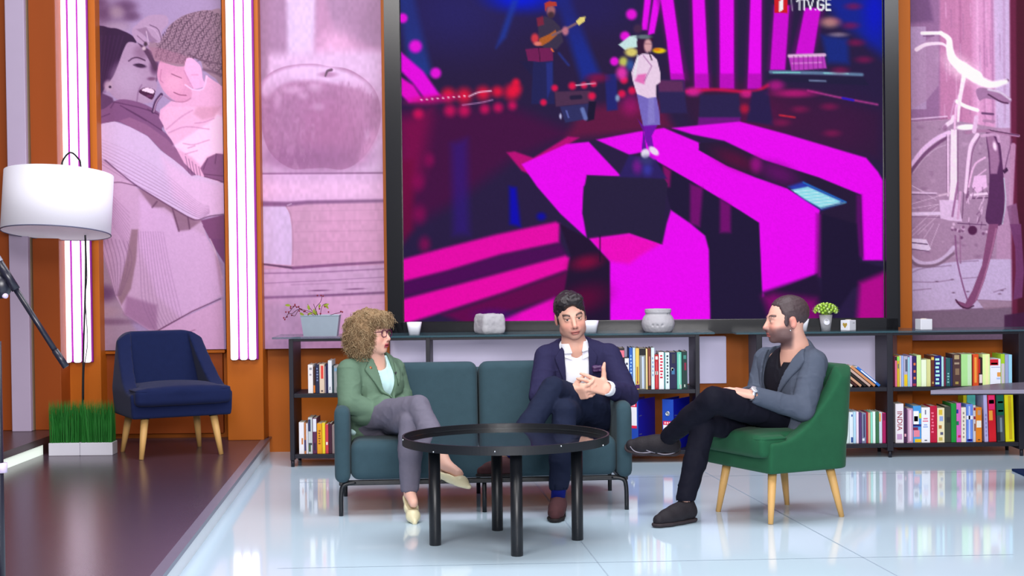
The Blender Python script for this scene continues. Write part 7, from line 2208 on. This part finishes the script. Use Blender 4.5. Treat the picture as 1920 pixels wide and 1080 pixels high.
# ---------------------------------------------------------------- the man in grey (green armchair)
def man_grey():
    c0 = W(1470, 800, 7.6)
    root = thing('person', 'bearded man in a grey blazer and black trousers seated cross-legged on the green armchair', 'person', (c0[0], c0[1], 0.0))
    M_GJ = mat('slate_grey_blazer', (76, 83, 99), .8, .12, var=.07, scale=60, bump=.12, bscale=400)
    M_BT = mat('black_trouser', (18, 18, 30), .75, .12, var=.1, scale=60, bump=.15, bscale=400)
    M_TEE = mat('black_v_neck', (18, 17, 28), .75, .25, var=.1)
    H = Frame(W(1474, 600, 7.56), -84, 3, 0, .935)
    neck = W(1492, 655, 7.60); chest = W(1484, 706, 7.62); waist = W(1488, 745, 7.64); pel = W(1490, 778, 7.64)
    T = Frame(chest, -50, -8, 0)
    sL, sR = W(1527, 681, 7.51), W(1437, 676, 7.74)
    eL, wL = W(1505, 768, 7.42), W(1414, 741, 7.36)
    eR, wR = W(1420, 742, 7.70), W(1396, 742, 7.52)
    hL, kL, aL = W(1474, 782, 7.55), W(1338, 749, 7.30), W(1252, 820, 7.58)
    hR, kR = W(1452, 790, 7.72), W(1320, 797, 7.42)
    aR = np.array([W(1284, 935, 7.38)[0], 7.38, .10])
    hb = [(H.c[i] - .135, H.c[i] + .135, .003) for i in range(3)]
    hc = wL + np.array([-.08, -.01, .01]); hs = (.11, .07, .06)
    ax = [axis(lo, hi, .012, [hb[i], (hc[i] - hs[i], hc[i] + hs[i], .0032)]) for i, (lo, hi) in enumerate(((.58, 1.60), (7.20, 7.95), (0.0, 1.10)))]
    F = Field(*ax)
    head(F, H, nose=1.12, jaw=1.02)
    F.add(cone(H(0, -.022, -.055), neck, .056, .062), k=.02); F.add(cone(neck, chest, .062, .07), k=.03)
    F.add(flat_cone(chest, pel, .10, .11, T.f, .6), k=.03); F.add(cone(sR, sL, .043), k=.03)
    for a, b, c_ in ((sR, eR, wR), (sL, eL, wL)):
        F.add(cone(a, b, .042, .036), k=.02); F.add(cone(b, c_, .036, .027), k=.01)
    for a, b, c_ in ((hL, kL, aL), (hR, kR, aR)):
        F.add(cone(a, b, .07, .046), k=.02); F.add(cone(b, c_, .046, .031), k=.01)
    hand(F, wL, (-.97, -.05, .20), (.1, .25, -1), 1 if np.cross(nv((-.97, -.05, .2)), nv((.1, .25, -1)))[1] > 0 else -1, (.16, .2, .22, .26), .96, .05)
    hand(F, wR, (-.8, -.5, .05), (0, .1, -1), -1, .3, .92)
    pic = lambda V: face_colour(V, H, SKIN2, (176, 96, 90), (50, 34, 34), .8, (74, 56, 60), rosy=.3, brow_w=.005)
    soft('body', F, skin_mat('skin_man_grey'), root, True, 1, pic)
    eyes(H, root, (0, 1, -.1))
    G = Field.box(H.c - .15, H.c + .15, .0034)
    G.add(H.el(0, -.020, .040, .0790, .1015, .0865))
    G.sub(H.el(0, .120, .010, .074, .082, .088), k=.010)
    for s in (-1, 1): G.sub(H.el(s * .06, .105, .045, .05, .062, .055), k=.012)
    G.sub(H.el(0, .03, -.10, .2, .13, .082), k=.01)
    for s in (-1, 1): G.add(H.el(s * .0715, .018, -.004, .0055, .012, .028), k=.006)
    for s in (-1, 1): G.sub(H.el(s * .082, -.014, -.012, .018, .021, .033), k=.004)
    G.clip(lambda x, y, z: -.072 - H.fields(x, y, z)[2], .006)
    G.wrinkle(.0020, lambda x, y, z: (lambda a, b, c: n3(a, b * .6, c, .010, 101) + .6 * n3(a, b, c, .007, 102))(*H.fields(x, y, z)))
    soft('hair', G, mat('dark_brown_hair', (66, 52, 56), .5, .4, var=.35, scale=120), root, True, 1)
    bm = BM(); ball(bm, Vector(H(-.0, 0, 0) + H.r * .079 - H.u * .046 + H.f * .004), .0035); obj('ear_stud', bm, M_STUD, root, True, world=True)
    # blazer
    J = Field.box(np.array([eR[0] - .10, 7.26, pel[2] - .14]), np.array([sL[0] + .14, 7.92, neck[2] + .06]), .0052)
    J.add(flat_cone(waist, chest, .150, .168, T.f, .66)); J.add(flat_cone(waist, pel, .150, .165, T.f, .68), k=.04)
    J.add(cone(sR, T(0, -.02, .085), .056, .060), k=.05); J.add(cone(sL, T(0, -.02, .085), .058, .060), k=.05)
    J.add(cone(T(0, -.035, .07), neck + np.array([.02, .01, .0]), .082, .060), k=.04)
    core = Field(J.xs, J.ys, J.zs); core.D = J.D.copy()
    # skirt of the blazer falling behind the thigh
    J.add(cone(W(1500, 770, 7.50), W(1494, 822, 7.47), .07, .045), k=.04); J.add(cone(W(1500, 770, 7.52), W(1535, 795, 7.56), .06, .05), k=.04)
    SL = Field(J.xs, J.ys, J.zs)
    for a, b, c_ in ((sR, eR, wR), (sL, eL, wL - nv(wL - eL) * .01)):
        SL.add(cone(a, b, .066, .056), k=.03); SL.add(cone(b, c_, .056, .042), k=.012)
    h = np.clip(.5 + .5 * (J.D - SL.D) / .006, 0, 1); J.D = J.D * (1 - h) + SL.D * h - .006 * h * (1 - h)
    J.wrinkle(.0036, fold(111, .07)); J.wrinkle(.0015, fold(112, .035, (1, 1, 1.6)))
    op = convex(T, [(-.125, -.35), (-.115, -.35), (.095, .12), (.115, .3), (-.09, .3), (-.105, .1)], .0)
    J.op((op, np.array([-9.] * 3), np.array([9, 9, 99])), .004, 'sub')
    J.sub(cone(neck + np.array([-.012, -.01, -.03]), H(0, -.015, -.03), .062, .066), k=.008)
    J.sub(cone(wL - nv(wL - eL) * .005, wL + nv(wL - eL) * .08, .034, .04), k=.003)
    jk = soft('blazer', J, M_GJ, root, True, 1)
    shirtpatch('lapel', core, T, [(-.116, -.13), (-.103, .1), (-.105, .125), (-.14, .10), (-.155, .06)], M_GJ, jk, .012, .004, .02)
    shirtpatch('lapel', core, T, [(-.015, -.13), (.125, .045), (.140, .075), (.108, .135), (.096, .12)], M_GJ, jk, .012, .004, .02)
    S = Field.box(T.c - np.array([.2, .2, .24]), T.c + np.array([.2, .2, .20]), .0058)
    S.add(flat_cone(waist, chest, .138, .156, T.f, .64)); S.add(flat_cone(waist, pel, .138, .15, T.f, .64), k=.04); S.add(cone(T(0, -.02, .06), neck + np.array([.0, .0, -.01]), .082, .068), k=.03)
    S.wrinkle(.003, fold(121, .04))
    S.sub(cone(neck + np.array([-.02, -.02, -.022]), H(0, -.01, -.02), .060, .064), k=.005)
    S.op((convex(T, [(-.004, .030), (.004, .030), (.050, .15), (-.050, .15)], .03), np.array([-9.] * 3), np.array([9, 9, 99])), .003, 'sub')
    soft('t_shirt', S, M_TEE, root, True, 1)
    # wrist watch
    d = nv(wL - eL); wc = wL + d * .012
    bm = BM(); Mw = Matrix.Translation(Vector(wc)) @ Vector(d).to_track_quat('Z', 'Y').to_matrix().to_4x4()
    lathe(bm, [(.0285, -.009), (.031, -.009), (.031, .009), (.0285, .009), (.0285, -.009)], n=28, M=Mw)
    wt = obj('wrist_watch', bm, mat('steel_bracelet', (196, 200, 216), .25, .5, metal=.8, var=.2, scale=300), root, True, world=True)
    bm = BM(); up = nv(np.array([-.05, -.55, .83]) - d * (np.array([-.05, -.55, .83]) @ d)); cc = wc + up * .0315
    Mf = Matrix.Translation(Vector(cc)) @ Vector(up).to_track_quat('Z', 'Y').to_matrix().to_4x4()
    lathe(bm, [(0, -.004), (.019, -.004), (.019, .004), (.016, .005), (0, .005)], n=28, M=Mf); obj('watch_case', bm, mat('steel_case', (224, 226, 236), .2, .6, metal=.6), wt, True, world=True)
    # trousers
    Q = Field.box(np.array([.66, 7.18, .10]), np.array([1.55, 7.92, .70]), .0074)
    Q.add(ellip(pel + np.array([-.02, 0, -.02]), (.155, .145, .095))); Q.add(cone(hL, kL, .088, .061), k=.03); Q.add(cone(hR, kR, .084, .058), k=.010)
    Q2 = Field(Q.xs, Q.ys, Q.zs); Q2.add(cone(kL, kL + (aL - kL) * .5, .063, .055)); Q2.add(cone(kL + (aL - kL) * .45, kL + (aL - kL) * .98, .055, .043), k=.02)
    Q3 = Field(Q.xs, Q.ys, Q.zs); Q3.add(cone(kR, kR + (aR - kR) * .5, .060, .053)); Q3.add(cone(kR + (aR - kR) * .45, kR + (aR - kR) * .95, .053, .046), k=.02)
    for q in (Q2, Q3):
        h = np.clip(.5 + .5 * (Q.D - q.D) / .007, 0, 1); Q.D = Q.D * (1 - h) + q.D * h - .007 * h * (1 - h)
    Q.wrinkle(.0034, fold(131, .055)); Q.wrinkle(.0024, fold(132, .026))
    Q.sub(cone(kL + (aL - kL) * .88, aL + (aL - kL) * .12, .028, .030), k=.004)
    soft('trousers', Q, M_BT, root, True, 2)
    # black trainers with grey piping
    M_TR = mat('black_trainer_mesh', (34, 30, 36), .7, .3, var=.25, scale=80, bump=.3, bscale=200); M_TS = mat('charcoal_trainer_sole', (52, 44, 48), .7, .3, var=.2, scale=30); M_TG = mat('silver_piping', (150, 144, 158), .4, .4)
    toe = W(1160, 836, 7.60) - aL
    t = nv(toe + np.array([0, 0, .055])); u = nv(kL - aL); u = nv(u - t * (u @ t) + np.array([0, -.0, .25])); u = nv(u - t * (u @ t))
    o = shoe(root, aL, t, u, M_TR, M_TS, 1.02, 'trainer', top=.012, toe_r=.028)
    s = np.cross(t, u)
    if s[1] > 0: s = -s
    q = lambda a, b, c_: Vector(aL + t * a + u * b + s * c_)
    for pl in ([(.175, -.055, .022), (.15, -.075, .034), (.10, -.072, .041), (.06, -.055, .040), (.045, -.025, .033)], [(.045, -.070, .040), (.01, -.078, .038), (-.03, -.070, .034), (-.055, -.055, .022)], [(.12, -.045, .031), (.09, -.058, .040), (.055, -.068, .041)]):
        bm = BM(); tube(bm, catmull([q(*p_) for p_ in pl], 5), .0028, 6); obj('piping', bm, M_TG, o, True, world=True)
    shoe(root, aR, (-.75, -.62, 0), (0, 0, 1), M_TR, M_TS, 1.02, 'trainer', toe_r=.028)
    return root

man_navy(); woman_green(); man_grey()
# ================================================================== LIGHT
w = bpy.data.worlds.new('studio'); SC.world = w; w.use_nodes = True
w.node_tree.nodes['Background'].inputs['Color'].default_value = (0.90, 0.92, 1.0, 1)
w.node_tree.nodes['Background'].inputs['Strength'].default_value = 0.19
def area(name, loc, target, sx, sy, power, col=(1, 1, 1), spread=180):
    l = bpy.data.lights.new(name, 'AREA'); l.shape = 'RECTANGLE'; l.size = sx; l.size_y = sy
    l.energy = power; l.color = col; l.spread = math.radians(spread)
    o = bpy.data.objects.new(name, l); COL.objects.link(o); o.location = loc
    o.rotation_euler = (Vector(target) - Vector(loc)).to_track_quat('-Z', 'Y').to_euler()
    return o
area('studio_softbox_key', (-1.8, 3.2, 4.2), (0.1, 7.9, 0.6), 2.0, 1.2, 120, (1, 0.96, 0.93))
area('studio_softbox_fill', (2.6, 3.4, 4.0), (0.3, 7.8, 0.6), 2.0, 1.2, 80, (0.96, 0.97, 1))
area('studio_softbox_overhead', (0.2, 7.0, 4.6), (0.2, 7.2, 0), 4.5, 2.2, 185, (0.93, 0.97, 1))
area('added_front_fill', (0.4, 0.2, 2.2), (0.1, 9.0, 0.6), 2.4, 1.2, 360, (1, 0.97, 0.97))  # unseen low lamp added to brighten the lavender panels and the faces
area('studio_wall_wash', (0.0, 7.6, 4.7), (0.0, 10.2, 1.3), 6.5, 0.6, 40, (1, 0.93, 1))
v = SC.view_settings
SC.display_settings.display_device = 'sRGB'
v.view_transform = 'Standard'; v.look = 'None'; v.exposure = 0.0; v.gamma = 1.0; v.use_curve_mapping = False
